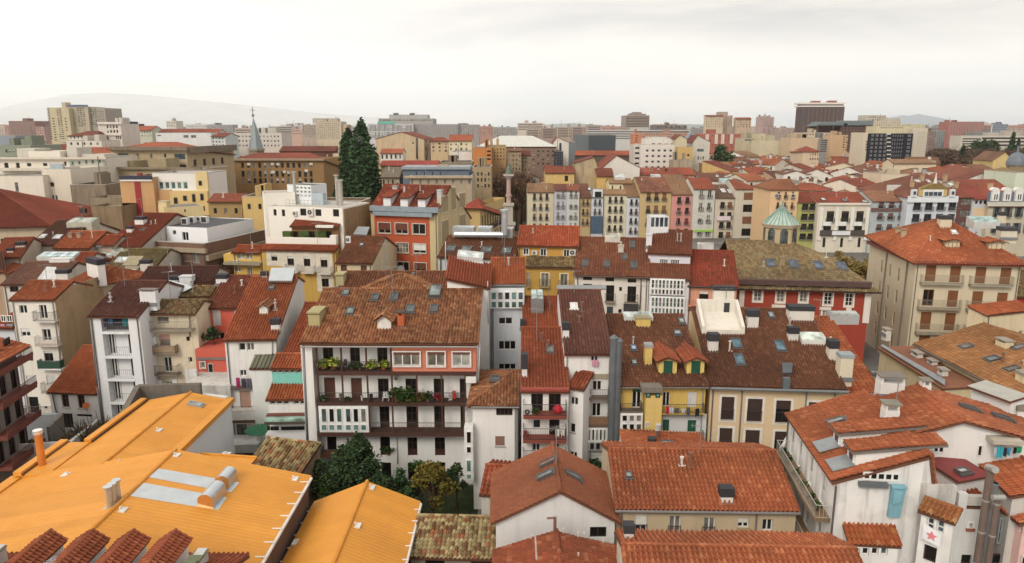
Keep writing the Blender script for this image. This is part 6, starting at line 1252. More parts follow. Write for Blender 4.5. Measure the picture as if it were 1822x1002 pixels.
h = facade('street_house','slim dark brown house with glazed brown oriel between blue and grey houses',1356,1458,800,190,(110,70,62),FT((140,72,56)),735,1,3,1060,[S((66,50,48),4,2,'c')],y0=810,r='a4',grp=gr_,fw=.9,xin=.03,balc=False)
h = facade('street_house','slim grey house with arched white windows under a dark red roof',1460,1570,814,189.5,(196,198,200),FT((150,66,56)),722,3,1,870,[S(WHT,1,1,'k')],y0=826,r='a4',grp=gr_,fw=.7,xin=.08,balc=False); h.boxpart('lower_front',1460,880,1570,1000,0,.05,plaster((222,190,150),.2))
h = facade('street_house','stone coloured house with blue grey mansard and three white arched dormers at the right',1572,1900,866,188,(196,184,160),FT((156,78,58)),676,4,2,1100,[S((84,92,96),2,1,'k',sh=(90,100,104))],y0=872,r='a4',grp=gr_,fw=.4,xin=.03,fh=.62)
reg('a4'); h.boxpart('mansard',1575,770,1900,850,-.6,.3,paint((104,116,128),.7)); h.boxpart('cornice',1570,836,1900,868,0,.6,plaster((206,200,186),.2))
for a in (1596,1680,1764): h.boxpart('dormer_front',a,752,a + 52,832,.3,.9,plaster((226,224,220),.1)); h.win(a + 8,776,a + 44,826,S(WHT,2,1,'k',ft=.2),off=.9); u0,v0,u1,v1 = h.rect(a - 2,738,a + 54,756,'f',.95); mb = MB(); c_ = (u0 + u1) / 2; mb.prism([Vector((c_ + (u1 - u0) / 2 * math.cos(q * math.pi / 8),-.95,v0 + (v1 - v0) * 1.2 * math.sin(q * math.pi / 8))) for q in range(9)][::-1],(0,1.2,0)); h.put('dormer_arch',mb.mesh('dormer_arch',plaster((226,224,220),.1)))
h.chim(1572,700,1600,748,(206,176,140),(180,150,120),.3)
# ================================================================ roofscape of the old town behind the square
ROOFC = [((164,82,58),'red'),((150,72,54),'dark red'),((178,98,66),'orange'),((140,92,72),'brown'),((160,122,92),'tan'),((126,80,68),'mauve'),((172,86,62),'brick red')]
WALLC = [((228,222,212),'white'),((222,206,172),'cream'),((206,196,182),'grey'),((214,176,110),'yellow'),((200,160,130),'pinkish'),((226,214,196),'pale')]
def wpos(px,Y,z=15): # x on the ground row for a pixel column
    d = Vector(((px - PXC) / FPX,0,0)); return d.x * (Y * CP + (CAMZ - z) * SP)
def landmark(px):
    for a,n in ((150,'behind the cream block'),(420,'left of the spire'),(600,'near the ochre block'),(760,'beyond the giant conifers'),(960,'beyond the stone column'),(1130,'below the dark box'),(1260,'below the white office block'),(1390,'below the brick block'),(1520,'below the plain beige wall'),(1640,'below the black hotel'),(1760,'before the park trees')):
        if px < a: return n
    return 'near the right edge'
_lab = {}
def ulabel(l):
    _lab[l] = _lab.get(l,0) + 1; return l,_lab[l]
ORD = ['','second ','third ','fourth ','fifth ','sixth ','seventh ','eighth ','ninth ','tenth ','eleventh ','twelfth ']
def far_house(px,Y,zt,w,d,ang,rk,wk,kind,st=None,grp='roofs of the old town',adj=''):
    rc,rn = ROOFC[rk]; wc,wn = WALLC[wk]; x = wpos(px,Y,zt)
    kn = {'gx': 'ridge across','gy': 'gable to the front','hip': 'hipped','flat': 'flat terrace','shed': 'single slope'}[kind]
    lab = f"{adj or wn} house with {rn} roof, {kn}, {landmark(px)}"
    lab,n = ulabel(lab)
    h = House('old_town_house',lab,None,None,pt=(x - w / 2,Y,zt),w=w,ang=ang,wall=plaster(wc,.35),flat=True,dep=d,grp=grp)
    h.cx = px; h.lab = lab
    tm = FT(rc)
    if kind == 'gx': h.roof('gx',None,tm,D=d / 2,dep=d,t=.34,oh=.4,os=.15)
    elif kind == 'gy': h.roof('gy',None,tm,uz=(w * rnd.uniform(.42,.58),zt + w * .5 * rnd.uniform(.3,.45)),dep=d,oh=.3,os=.25)
    elif kind == 'hip': h.roof('hip',None,tm,D=d / 2,dep=d,t=.34,oh=.4,hl=.9,hr=.9)
    elif kind == 'shed': h.roof('shed',None,tm,D=d,t=.25,oh=.3)
    else: h.roof('flat',None,plaster((178,168,156),.5),ph=.6,dep=d)
    n = max(2,int(w / 3))
    for i in range(n):
        for rr in range(2):
            if rnd.random() < .75: u = w * (i + .5) / n; h.winuv(u - .5,h.H - 2.4 - rr * 3,u + .5,h.H - .8 - rr * 3,k2 if rnd.random() < .6 else kw2)
    for q in range(rnd.choice((1,2,2,3))):
        mb = MB(); cx = rnd.uniform(1,w - 1); cy = rnd.uniform(1,d - 1)
        zb = h.H - .5 if kind != 'gx' else h.H + .34 * min(cy,d - cy) - .4
        mb.box((cx,cy,zb),(cx + rnd.uniform(.5,1.4),cy + .7,zb + rnd.uniform(1.6,2.6))); c = rnd.choice(((226,222,214),(226,222,214),(190,150,120),(170,168,164)))
        b_ = mb.v[-1]; mb.box((mb.v[0][0] - .08,cy - .08,b_[2] - .25),(mb.v[1][0] + .08,cy + .78,b_[2] + .1),1); h.put('chimney',mb.mesh('chimney',[plaster(c,.3),paint(rnd.choice(((60,54,54),(120,90,76),(190,186,180))),.8)]),None,h.roofo if h.roofo is not h.root else None)
    if kind == 'gx' and rnd.random() < .5:
        mb = MB(); cx = rnd.uniform(1,w - 2); cy = rnd.uniform(.8,d * .35); z = h.H + .34 * cy; mb.prism([(cx,cy,z + .12),(cx + .9,cy,z + .12),(cx + .9,cy + 1.1,z + .5),(cx,cy + 1.1,z + .5)],(0,0,.12)); h.put('skylight',mb.mesh('skylight',glass((190,194,196),.3,'roof_light_glass')),None,h.roofo)
    return h
sea = []
def fill(px0,px1,Y0,Y1,zr,step=15.0,gap=.4,seed=1,tall=0):
    r0 = random.Random(seed); Y = Y0
    while Y < Y1:
        px = px0 + r0.uniform(-14,0)
        while px < px1:
            w = r0.uniform(7,13); ppm = FPX / (Y * CP + 4); wp = w * ppm
            kind = r0.choices(('gx','gy','hip','shed','flat'),(.30,.46,.06,.12,.06))[0]
            h = far_house(px + wp / 2,Y + r0.uniform(-2.5,2.5),r0.uniform(*zr) + (r0.uniform(2,5) if r0.random() < tall else 0),w,r0.uniform(10,14),r0.choice((r0.uniform(-50,-20),r0.uniform(-15,15),r0.uniform(15,40))),r0.choices(range(7),(3,2,3,4,3,2.5,2))[0],r0.choices(range(6),(7,2,1.5,.7,.7,3))[0],kind)
            sea.append(h); px += wp + r0.uniform(0,gap) * ppm
        Y += step + r0.uniform(-1,1)
# the right sea of roofs, in rows of growing distance
fill(1010,1390,248,262,(13,15.5),seed=3)
fill(1400,1850,219,262,(12,16),seed=5)
fill(1215,1850,266,302,(12,17),step=17,seed=6)
fill(1215,1640,306,420,(13,19),step=19,seed=9)
fill(1230,1560,424,520,(15,21),step=24,seed=11)
fill(880,1225,268,330,(12,15),step=17,seed=13)
# the left roofscape beyond the big blocks
fill(10,340,300,420,(19,25),step=24,seed=15)
fill(330,620,330,420,(17,21),step=24,seed=16)
fill(-30,470,134,160,(8.5,11),step=13,seed=23)
fill(330,600,150,200,(8,11),step=16,seed=24)
fill(600,790,128,180,(8.5,11.5),step=15,seed=25)
# name each of them by what it stands beside
_by = {}
for h in sea: _by.setdefault(h.lab,[]).append(h)
for l,hs in _by.items():
    if len(hs) == 1: continue
    hs.sort(key=lambda h: h.cx)
    for i,h in enumerate(hs):
        h.root['label'] = l.replace(' house with',f", {['leftmost', 'second', 'third', 'fourth', 'fifth', 'sixth', 'seventh', 'eighth', 'ninth', 'tenth'][min(i, 9)]} such house," if i else ', leftmost such house,')

for h in sea:
    w_ = h.root['label'].split()
    if len(w_) > 16: h.root['label'] = h.root['label'].replace(' to the front','').replace(', leftmost such house,',' leftmost').replace(' terrace','').replace(' slope','')
# ================================================================ individual buildings of the background
fk = S((90,84,80),1,1,'k',ft=.1); fw_ = S((210,208,202),1,1,'k',ft=.18); fb = S((120,128,132),1,1,'b',ft=.12); fband = S((110,106,104),1,1,'k',ft=.1); ft_ = S(WHT,1,1,'t',ft=.14); fl = S((150,150,150),1,1,'c',ft=.1)
fkb = S((150,140,128),1,1,'k',bl=.5,bc=(190,182,170),ft=.1)
FS = dict(k=fk,w=fw_,b=fb,d=fband,t=ft_,l=fl)
ALLB = []
def bld(r,label,x0,x1,yt,Y,wc,roof=None,grids=(),ang=0,dep=14,name='city_block',dirt=.35,base=0,root=None,grp=None,cat='building',rz=.34,hl=0,hr=0,top=True):
    reg(r); h = House(name,label,(x0,yt),(x1,yt),Y=Y,ang=ang,wall=plaster(wc,dirt),flat=True,dep=dep,base=base,root=root,grp=grp,cat=cat)
    if roof is None: h.roof('flat',None,plaster((160,154,146),.5),ph=.5,dep=dep)
    elif roof[0] == 'gy': h.roof('gy',None,roof[1],apex=(roof[2],roof[3]),dep=dep,oh=.4,os=.2)
    else: h.roof(roof[0],((x0 + x1) / 2,roof[2]),roof[1],t=rz,dep=dep if roof[0] == 'hip' else None,hl=hl,hr=hr,oh=.6)
    for g_ in grids: h.grid(*g_[:8],FS[g_[8]],*(g_[9:10] or ('f',)),mix=[fk,fk,fk,fl,fkb] if g_[8] == 'k' and g_[4] > 1 else None)
    if top and roof is None and root is None:   # roof plant: lift rooms, vents
        for q in range(rnd.choice((1,2,3))):
            a = rnd.uniform(.1,.75) * h.w; l_ = rnd.uniform(.08,.2) * h.w; d = h.dep; mb = MB(); mb.box((a,d * .3,h.H - .5),(a + l_,d * .7,h.H + rnd.uniform(1.5,3))); h.put('lift_room',mb.mesh('lift_room',plaster(tuple(int(v * .92) for v in wc),.4)))
        mb = MB(); a = rnd.uniform(.2,.8) * h.w; mb.tube((a,h.dep * .5,h.H),(a,h.dep * .5,h.H + rnd.uniform(3,6)),.12,4); h.put('aerial',mb.mesh('aerial',paint((110,108,106),.5)))
    ALLB.append(h); return h
TR,TO,TD,TB,TN = FT((158,78,58)),FT((178,92,62)),FT((132,68,56)),FT((140,100,80)),FT((170,130,100))
# left quarter
bld('a1','reddish brown tower block with pale bands at the far left skyline',60,245,262,700,(150,112,104),None,[(75,275,235,365,6,6,.62,.4,'w')],dep=24)
bld('a1','pinkish stepped block right of the reddish brown tower block at left',250,310,302,690,(190,152,142),None,[(256,308,304,366,4,4,.5,.45,'k')],dep=20)
b = bld('a1','tall beige slab of flats with blue roof edge, highest tower at left',485,622,160,470,(190,176,152),None,[(552,168,606,300,3,10,.8,.5,'k'),(495,180,535,300,2,10,.4,.4,'k')],dep=20,top=False)
for x0,x1,yt,g_,wc,Yq in ((337,486,166,[(345,172,362,390,1,16,.8,.5,'k'),(413,172,446,390,2,16,.8,.5,'k'),(380,240,396,400,1,9,.5,.4,'k'),(464,240,476,330,1,5,.5,.4,'k')],(204,188,152),466),(620,745,168,[(632,175,690,300,4,10,.8,.5,'k'),(700,190,738,300,3,8,.5,.4,'k')],(170,160,144),472)):
    q = bld('a1','',x0,x1,yt,Yq,wc,None,g_,root=b,dep=20)
for a,c,y in ((436,462,128),(560,585,150)):
    reg('a1'); u = b.fy(a,y,6); v = b.fy(c,y,6); mb = MB(); mb.box((u.x,6,b.H - 1),(v.x,12,u.z)); b.put('lift_tower',mb.mesh('lift_tower',plaster((196,180,156),.3)))
mb = MB(); mb.box((-.3,-.3,b.H),(b.w + .3,.1,b.H + 1.2)); b.put('roof_edge',mb.mesh('roof_edge',paint((92,100,128),.6)))
b = bld('a1','white monumental building with four tall paired windows and a flat roof',695,858,282,330,(222,212,200),None,[(760,292,838,345,4,2,.55,.6,'k')],dep=16); reg('a1'); b.boxpart('cornice',690,268,862,284,-1,.8,plaster((226,218,206),.3)); b.boxpart('lower_cornice',690,356,862,364,0,.6,plaster((226,218,206),.3)); b.grid(825,368,860,390,3,1,.6,1,fk)
bld('a1','white house with dark red hipped roof left of the monumental building',486,692,365,322,(226,220,212),('hip',TD,332),[(500,372,690,388,8,1,.3,1,'k')],hl=1,hr=.4,dep=20)
bld('a1','cream long house with a row of small windows below the monumental building',470,720,402,290,(226,216,200),None,[(500,414,700,432,5,1,.3,1,'k')])
bld('a1','dark blue glass block right of the white monumental building',864,935,282,520,(58,66,84),None,[(870,290,930,345,5,4,.8,.6,'b')],dep=18)
bld('a1','greenish house with orange roof and white chimneys right of the dark blue block',905,1078,326,400,(196,198,178),('gx',TO,296),[(912,335,1070,372,9,2,.35,.5,'k')],dep=20)
bld('a1','beige terraced roofs above the long white building at left',1180,1250,262,640,(214,206,194),None,[(1186,270,1244,300,5,2,.5,.5,'k')])
b = bld('a1','long plain white building with three small grey windows under red roofs',1105,1498,346,285,(224,222,220),None,[(1118,360,1146,370,1,1,1,1,'l'),(1304,362,1340,382,1,1,1,1,'l'),(1358,362,1394,382,1,1,1,1,'l')],dep=14,top=False); reg('a1')
bld('a1','long low red roof behind the plain white building at left',1130,1556,338,320,(206,190,176),('gx',TR,318),[])
bld('a1','white gable house with red roof and grey balcony front left of the spire',1505,1600,368,268,(206,212,210),('gx',TR,346),[(1512,380,1590,460,4,4,.5,.5,'k')],ang=-24,dep=13)
bld('a1','white office building with three rows of small square windows behind the grey spire',1656,2000,346,340,(214,206,196),None,[(1672,364,1985,442,13,3,.42,.4,'k')],dep=16)
# spire
reg('j'); p = atY(945,385,290); tipz = atY(922,45,290).z; rt = add('church_spire',None,None,Matrix.Translation((p.x,290,0))); tag(rt,'slender grey metal church spire with a cross on its tip','church spire')
mb = MB(); mb.prism(ngon(2.9,0)[::-1],(0,0,p.z - 1)); add('tower',mb.mesh('tower',plaster((150,138,112),.6)),rt); mb = MB(); mb.prism(ngon(3.3,p.z - 1)[::-1],(0,0,.7)); add('cornice',mb.mesh('cornice',plaster((160,150,124),.6)),rt)
mb = MB(); q = ngon(2.8,p.z - .3); q2 = ngon(1.35,p.z + (tipz - p.z) * .5)
for i in range(8): mb.poly([q[i],q[(i + 1) % 8],q2[(i + 1) % 8],q2[i]]); mb.poly([q2[i],q2[(i + 1) % 8],Vector((-.3,0,tipz))])
add('cone',mb.mesh('cone',paint((128,138,142),.5,.2)),rt); mb = MB(); mb.box((-.42,-.1,tipz - .4),(-.18,.1,tipz + 3.6)); mb.box((-1.15,-.1,tipz + 2.3),(.55,.1,tipz + 2.5)); mb.tube((-.3,0,tipz),(-.3,0,tipz + .8),.5,8); add('cross',mb.mesh('cross',paint((110,112,110),.5)),rt)
bld('a1','blue grey windowless slab at the far left edge',-60,105,365,255,(150,156,166),None,[],dep=12,dirt=.1,top=False)
bld('a1','low pale green flat roofed building at the left edge below the slab',-60,215,436,232,(146,154,134),None,[(40,462,200,486,7,1,.5,1,'k')],dep=16)
# white cream complex
b = bld('a1','big cream terraced building with flat roofs and a curved balcony at the left edge',-60,742,524,178,(230,220,204),None,[],dep=16,dirt=.2); reg('a1'); b.boxpart('cornice',-60,520,750,534,0,1.0,plaster((214,202,184),.3)); b.wins([(30,558,60,596),(114,558,140,597),(192,560,222,584),(306,560,336,582),(455,550,472,580),(506,548,524,574),(556,544,572,570),(606,540,622,566),(650,540,668,564),(700,534,716,560)],fk)
b.balc(495,548,735,592,dep=1.4,slab=(222,212,196),rail=(120,150,140)); b.boxpart('terrace_slab',-60,600,520,616,0,3.5,plaster((214,202,184),.4)); b.wins([(516,625,542,662),(610,620,650,655),(668,612,690,648),(556,690,580,705),(618,686,642,702),(676,684,696,702)],fk); b.boxpart('loggia',548,622,602,660,0,.02,paint((150,138,124),.8)); b.boxpart('terrace_slab',500,590,745,606,0,2.2,plaster((222,212,196),.3))
bld('a1','',200,425,476,181,(234,224,208),None,[],root=b,dep=9,dirt=.15); bld('a1','',430,740,496,184,(216,206,190),None,[],root=b,dep=6)
b = bld('a1','plain cream block with few narrow windows, nearest at the left edge',-60,302,652,158,(232,222,204),None,[(108,698,132,766,1,1,1,1,'l'),(110,800,160,836,2,1,.4,1,'b')],dep=16,dirt=.15,top=False); bld('a1','',296,498,604,160,(228,216,196),None,[(356,698,384,728,1,1,1,1,'k'),(372,790,412,852,2,1,.7,1,'b')],root=b,dep=14,dirt=.2)
reg('a1'); b.boxpart('water_tank',355,565,446,632,-4,-3,paint((176,186,190),.5,.3))
bld('a1','red roofed houses row behind the cream terraced building',430,775,500,206,(196,150,116),('gx',TO,448),[],dep=18)
# beige official building
b = bld('a1','large beige official building with flat red hipped roof and stepped concrete cornice',782,1325,462,198,(190,168,130),('hip',TO,410),[(970,494,1182,532,3,1,.16,1,'k')],ang=-6,dep=26,hl=.9,hr=.9,rz=.22); reg('a1')
b.wins([(782,492,820,532),(840,490,915,534),(1240,494,1318,534),(784,568,826,596),(845,568,920,596),(1246,570,1324,600),(1075,568,1100,580),(1160,568,1186,580)],fb); b.boxpart('cornice',778,444,1328,470,0,1.3,plaster((138,122,104),.8))
for i in range(4):
    for z in (2.8,6.4): b.winuv(3 + i * 5,b.H - z - 1.9,4.5 + i * 5,b.H - z,fk,'r')
mb = MB(); mb.box((0,0,0),(1.2,26,1.7)); b.put('cornice',mb.mesh('cornice',plaster((138,122,104),.8)),Matrix.Translation((b.w,0,b.H - 1.0)))
b2 = bld('a1','lower stepped wing of the beige official building with tall narrow windows',716,1420,604,184,(182,162,124),None,[(730,650,850,690,2,1,.3,1,'b')],ang=-5,dep=16,dirt=.6); reg('a1')
b2.boxpart('cornice',712,590,1425,606,0,.8,plaster((150,134,112),.8))
for i in range(4): b2.winuv(2 + i * 3.4,b2.H - 5.5,3.2 + i * 3.4,b2.H - 2.6,fk,'r'); b2.winuv(2 + i * 3.4,b2.H - 9.5,3.2 + i * 3.4,b2.H - 6.6,fk,'r')
# tan party wall with red stripe
b = bld('a1','tan party wall building with a vertical red stripe and navy band on top',848,1086,664,148,(206,158,104),None,[],dep=12,dirt=.2,top=False); reg('a1'); b.boxpart('red_stripe',964,664,1004,930,0,.15,paint((150,44,44),.7)); b.boxpart('navy_band',846,650,1076,676,0,.4,paint((44,48,66),.6)); b.boxpart('white_band',850,678,1078,690,0,.3,paint((226,222,218),.6)); b.boxpart('stair_head',972,632,998,660,-2,-1,plaster((160,60,56),.3))
b = bld('a1','white attic with five turquoise windows above a yellow lower front',1082,1474,632,150,(234,230,224),None,[(1128,694,1336,746,5,1,.8,1,'t')],dep=10,dirt=.12,top=False); reg('a1'); b.boxpart('lower_front',1212,760,1480,930,0,1.2,plaster((222,190,120),.25)); b.boxpart('corner',1392,622,1476,760,0,.6,plaster((224,200,140),.25)); b.boxpart('terrace_wall',1086,752,1216,930,0,.8,plaster((206,160,106),.25)); b.wins([(1236,804,1264,850),(1366,782,1392,836),(1424,776,1450,826),(1436,866,1458,900),(1302,790,1330,830)],fk,off=1.2) ; b.win(1412,684,1438,720,fk,off=.6)
b = bld('a1','stained grey concrete block with flat terraces right of the plain cream block',498,750,716,156,(150,134,112),None,[],dep=10,dirt=.9); bld('a1','',640,860,806,150,(158,142,118),None,[],dep=6,dirt=.9,root=b); bld('a1','',650,860,866,142,(150,128,98),None,[(560,880,620,920,2,1,.7,1,'k')],dep=6,dirt=.8,root=b)
b = bld('a1','low ochre house with red roof and white fan unit behind the yellow corner house',1484,1716,826,134,(176,146,92),('gx',TR,776),[(1520,880,1690,920,3,1,.3,1,'k')],dep=12)
bld('a1','pale ochre house cut by the white block, right of the low ochre house',1720,1900,800,130,(212,178,106),None,[(1760,850,1860,890,2,1,.3,1,'k')],dep=10)
# ochre public building
b = bld('j','long ochre building with red hipped roof and three rows of thirteen windows',680,1672,512,232,(160,124,76),('hip',FT((152,76,60)),436),[(784,545,1552,600,13,1,.52,1,'k'),(790,632,1556,698,13,1,.52,1,'k'),(795,712,1560,770,13,1,.52,1,'k')],ang=0,dep=26,hl=.9,hr=.9,rz=.3); reg('j'); b.boxpart('cornice',672,500,1676,522,0,.9,plaster((170,150,124),.5));
for x,y in ((848,548),(1104,546),(1164,548),(1522,546),(1112,632),(1234,630),(1470,618)): b.boxpart('shade',x,y,x + 34,y + 26,0,.3,paint((214,210,204),.6))
bld('a2','dark red low roofs with dormers behind the ochre building',165,560,472,280,(120,76,66),('gx',TD,440),[(480,500,550,540,4,1,.5,1,'k')],dep=24)
bld('a2','cream building with dark window bands left of the giant conifers',545,640,495,262,(214,200,172),None,[(550,530,630,600,1,3,1,.5,'d')],dep=10)
# centre left skyline
bld('a2','pale banded block of flats at the skyline left of the beige cluster',86,262,300,650,(190,182,174),None,[(90,306,256,356,1,4,1,.45,'d')],dep=18)
b = bld('a2','cluster of tall beige apartment blocks at the skyline left of the conifers',426,602,266,540,(206,188,160),None,[(436,276,590,386,11,8,.5,.5,'k')],dep=18); bld('a2','',326,428,288,546,(186,168,154),None,[(332,296,420,376,6,6,.6,.5,'k')],root=b); bld('a2','',600,642,286,542,(198,178,146),None,[],root=b); bld('a2','',398,560,240,556,(204,196,184),None,[(405,246,550,266,9,2,.5,.5,'k')],root=b)
bld('a2','small pink flats between the banded block and the beige cluster',250,325,318,640,(206,170,152),None,[(256,326,318,356,5,2,.4,.5,'k')])
b = bld('a2','long department building clad in white vertical fins with stepped grey upper floors',792,1114,282,500,(206,204,206),None,[(800,290,1108,384,34,2,.5,.9,'k')],dep=40,top=False); bld('a2','',1114,1432,284,505,(160,156,154),None,[(1120,292,1425,360,20,5,.12,.9,'l')],root=b,dep=30); bld('a2','',868,1256,243,520,(168,166,160),None,[(872,250,1250,262,40,1,.5,1,'k')],root=b,dep=24); bld('a2','',944,1216,216,530,(176,176,174),None,[],root=b,dep=16)
reg('a2'); b.boxpart('safety_net',862,264,984,284,-.4,.4,paint((110,176,164),.8));
for a in (975,1090): b.boxpart('roof_plant',a,204,a + 32,220,-34,-30,paint((96,98,104),.7))
b = bld('a2','broad tan gable wall with dark drainpipe, right of the giant conifers',848,1192,388,282,(206,180,144),('gy',TR,1030,338),[(1104,372,1122,428,1,2,1,.5,'w')],ang=-6,dep=18,dirt=.5); reg('a2'); b.pipe(1140,380,1142,530,.3,(70,60,56),.3)
for i in range(5): b.winuv(3,b.H - 1.5 - i * 3,5,b.H - .2 - i * 3,fk,'r')
bld('a2','small white house with two red roofs in front of the tan gable wall',884,1040,486,262,(224,218,208),('gx',TO,458),[(890,500,1030,530,5,1,.4,1,'k')])
bld('a2','tan block of flats with narrow balconies right of the tan gable wall',1240,1366,400,275,(206,180,140),('hip',TR,376),[(1252,416,1355,480,3,3,.35,.5,'k')],hr=.6,hl=.6)
bld('a2','cream house with red roof left of the orange flat roofed building',1368,1532,398,272,(226,212,176),('gx',TO,358),[(1378,416,1500,470,4,2,.35,.5,'k')])
bld('a2','white house with yellow lower wall in front of the cream house',1390,1535,480,255,(228,222,214),None,[(1416,508,1440,530,1,1,1,1,'k')],top=False)
bld('a2','bright orange rendered building with flat roof at the centre',1538,1672,452,250,(206,128,56),None,[(1640,470,1668,540,1,3,.6,.5,'k')],dirt=.25); bld('a2','tan stepped building with rooftop terrace right of the orange building',1640,1775,438,262,(196,160,104),None,[(1690,456,1765,540,4,4,.4,.5,'k')],dirt=.4)
b = bld('a2','beige stone building with blue grey mansard storey and flat zinc roof',1090,1532,652,186,(178,162,136),None,[(1100,676,1525,710,8,1,.3,1,'l')],dep=18); q = bld('a2','',1040,1510,606,189,(104,118,134),None,[(1136,622,1370,648,5,1,.14,1,'k')],root=b,dep=14,dirt=.1); reg('a2'); q.boxpart('zinc_roof',1030,588,1520,606,-10,.6,paint((146,154,160),.5,.3)); b.boxpart('cornice',1050,652,1540,668,0,.8,plaster((186,168,140),.4))
bld('a2','brown grey house with three small dormers left of the mansard building',892,1018,656,192,(166,152,128),('gx',FT((136,122,108)),588),[(900,680,1010,720,4,1,.4,1,'k')],dep=16)
bld('a2','long bright red roof strip behind the mansard building',884,1292,574,214,(190,160,130),('gx',FT((170,70,62)),542),[],dep=14)
bld('a2','low brown terrace behind the mansard building',1296,1530,556,228,(150,132,110),None,[],dep=14)
bld('a2','ornate stone corner building with many tall windows left of the square',1536,1668,590,212,(178,154,116),None,[(1545,625,1660,735,5,3,.5,.6,'k')],dep=14,dirt=.5)
reg('a2'); b = House('yellow_palace','yellow building with bright red hipped roof and black balcony beside the stone column',(1496,866),(1590,878),Y=140,ang=-14,wall=plaster((206,176,112),.25),flat=True,dep=19,cat='building'); b.roof('hip',None,FT((182,76,54)),D=3.4,hl=.8,hr=1,dep=19,t=.34,oh=.9)
for i in range(9):
    b.winuv(1.2 + i * 1.95,b.H - 4.6,2.2 + i * 1.95,b.H - 2.0,fk,'r'); b.winuv(1.2 + i * 1.95,b.H - 8.6,2.2 + i * 1.95,b.H - 6.0,fk,'r')
b.balc(0,0,0,0,dep=.9,k='r',uv=(1,b.H - 5.0,18,b.H - 3.9),slab=(70,64,60),rail=(60,56,54)); b.wins([(1492,935,1516,985)],fk)
# centre and right background
b = bld('a3','wide brick building under a pale zinc hipped roof behind the square',-250,306,440,285,(150,122,104),('hip',paint((206,206,198),.5,.2),366),[(-240,470,296,600,16,5,.5,.4,'k')],hl=.8,hr=.8,dep=26,dirt=.4)
bld('a3','old brown house below the zinc roofed brick building',60,128,500,262,(150,128,104),('gx',TD,470),[(66,520,122,640,3,5,.4,.5,'k')])
bld('a3','brown corner house with many windows beside the bare trees on the square',-30,62,470,258,(168,146,116),('gx',TB,452),[(-24,500,56,640,4,5,.4,.5,'k')])
bld('a3','white gabled wall with dark slate side right of the zinc roof',290,400,412,292,(222,216,204),('gy',TR,315,376),[],dep=12); bld('a3','slate clad narrow house beside the white gabled wall',400,445,412,292,(120,128,134),None,[],dep=12,top=False)
bld('a3','dark grey slim block with many windows below the white gabled wall',306,360,478,275,(62,66,76),None,[(312,488,354,575,3,5,.5,.5,'b')])
b = bld('a3','windowless dark grey box building like a big screen',546,734,362,345,(78,86,92),None,[],dirt=.05,dep=20,top=False); bld('a3','',456,548,362,346,(112,120,124),None,[],dirt=.05,dep=20,root=b,top=False)
bld('a3','long low building with narrow red roof in front of the dark box',445,862,502,318,(110,96,84),('gx',TO,472),[],dirt=.6)
b = bld('a3','long white office with ribbon windows at the skyline behind the dark box',520,1262,326,620,(206,204,200),None,[(524,334,870,388,1,4,1,.45,'d'),(880,334,1255,345,1,1,1,1,'d')],dep=20)
for i,(x0,x1,yt) in enumerate(((100,212,318),(212,322,312),(318,424,306),(424,524,304))): bld('a3',f"{('leftmost', 'second', 'third', 'rightmost')[i]} of four brown banded blocks with red lift houses at the skyline",x0,x1,yt,560 - i * 8,(172,150,140) if i % 2 else (186,168,152),None,[(x0 + 6,yt + 8,x1 - 30,yt + 70,1,6,1,.45,'d'),(x1 - 24,yt + 10,x1 - 6,yt + 70,2,6,.5,.45,'k')],dep=18,grp='four banded skyline blocks')
bld('a3','pale block of flats with long balconies behind the four banded blocks',36,216,276,720,(212,196,184),None,[(40,284,212,324,1,4,1,.45,'d')])
b = bld('a3','brown concrete tower with ribbon windows standing alone at the skyline centre',802,974,222,800,(164,148,136),None,[(806,230,970,302,1,7,1,.5,'d')],dep=30); reg('a3'); q = bld('a3','',832,950,210,806,(150,134,124),None,[],root=b); q = bld('a3','',862,916,198,812,(130,118,112),None,[],root=b)
bld('a3','flat dark roofed hall at the skyline right of the lone tower',1000,1240,292,700,(120,112,110),None,[(1010,298,1230,308,12,1,.6,1,'k')])
b = bld('a3','white office block with five rows of square dark windows behind the square',912,1160,428,300,(222,214,206),None,[(944,462,1134,600,5,4,.56,.5,'w')],dep=14,dirt=.15,top=False); bld('a3','',866,912,432,303,(214,206,198),None,[(870,446,908,570,1,4,1,.4,'d')],root=b,dep=12); bld('a3','',945,1162,388,305,(226,218,210),None,[(990,420,1150,434,4,1,.5,1,'k')],root=b,dep=10); bld('a3','',962,1100,374,308,(216,210,202),None,[],root=b,dep=6)
b = bld('a3','yellow blind walled building with one small arched window right of the white office block',1176,1286,446,296,(206,172,104),None,[(1242,496,1258,512,1,1,1,1,'k')],dep=12,dirt=.35,top=False); bld('a3','',1160,1240,386,299,(206,194,160),('gy',TD,1190,360),[],root=b,dep=10)
b = bld('a3','tall pale grey gable house above a dark glazed lower house, right of the yellow wall',1282,1404,408,305,(206,202,190),('gy',TD,1318,362),[(1312,460,1360,480,1,1,1,1,'b'),(1316,512,1360,535,3,1,.5,1,'k')],dep=12)
reg('a3'); p = atY(1262,388,330); rt = add('small_spire',None,None,Matrix.Translation((p.x,330,0))); tag(rt,'small pointed blue grey turret roof left of the pale grey gable','turret'); mb = MB(); mb.prism(ngon(2.4,0)[::-1],(0,0,p.z)); add('tower',mb.mesh('tower',plaster((196,190,176),.3)),rt); mb = MB(); q = ngon(3,p.z)
for i in range(8): mb.poly([q[i],q[(i + 1) % 8],Vector((0,0,atY(1262,342,330).z))])
add('cone',mb.mesh('cone',paint((112,128,150),.5)),rt)
bld('a3','small orange brick block left of the white office block roof',866,918,350,420,(206,130,96),None,[(872,362,890,412,1,4,.7,.4,'k')]); bld('a3','long pinkish brick building behind the white office block',918,1245,344,440,(190,150,132),None,[(925,352,1240,376,20,2,.4,.5,'k')])
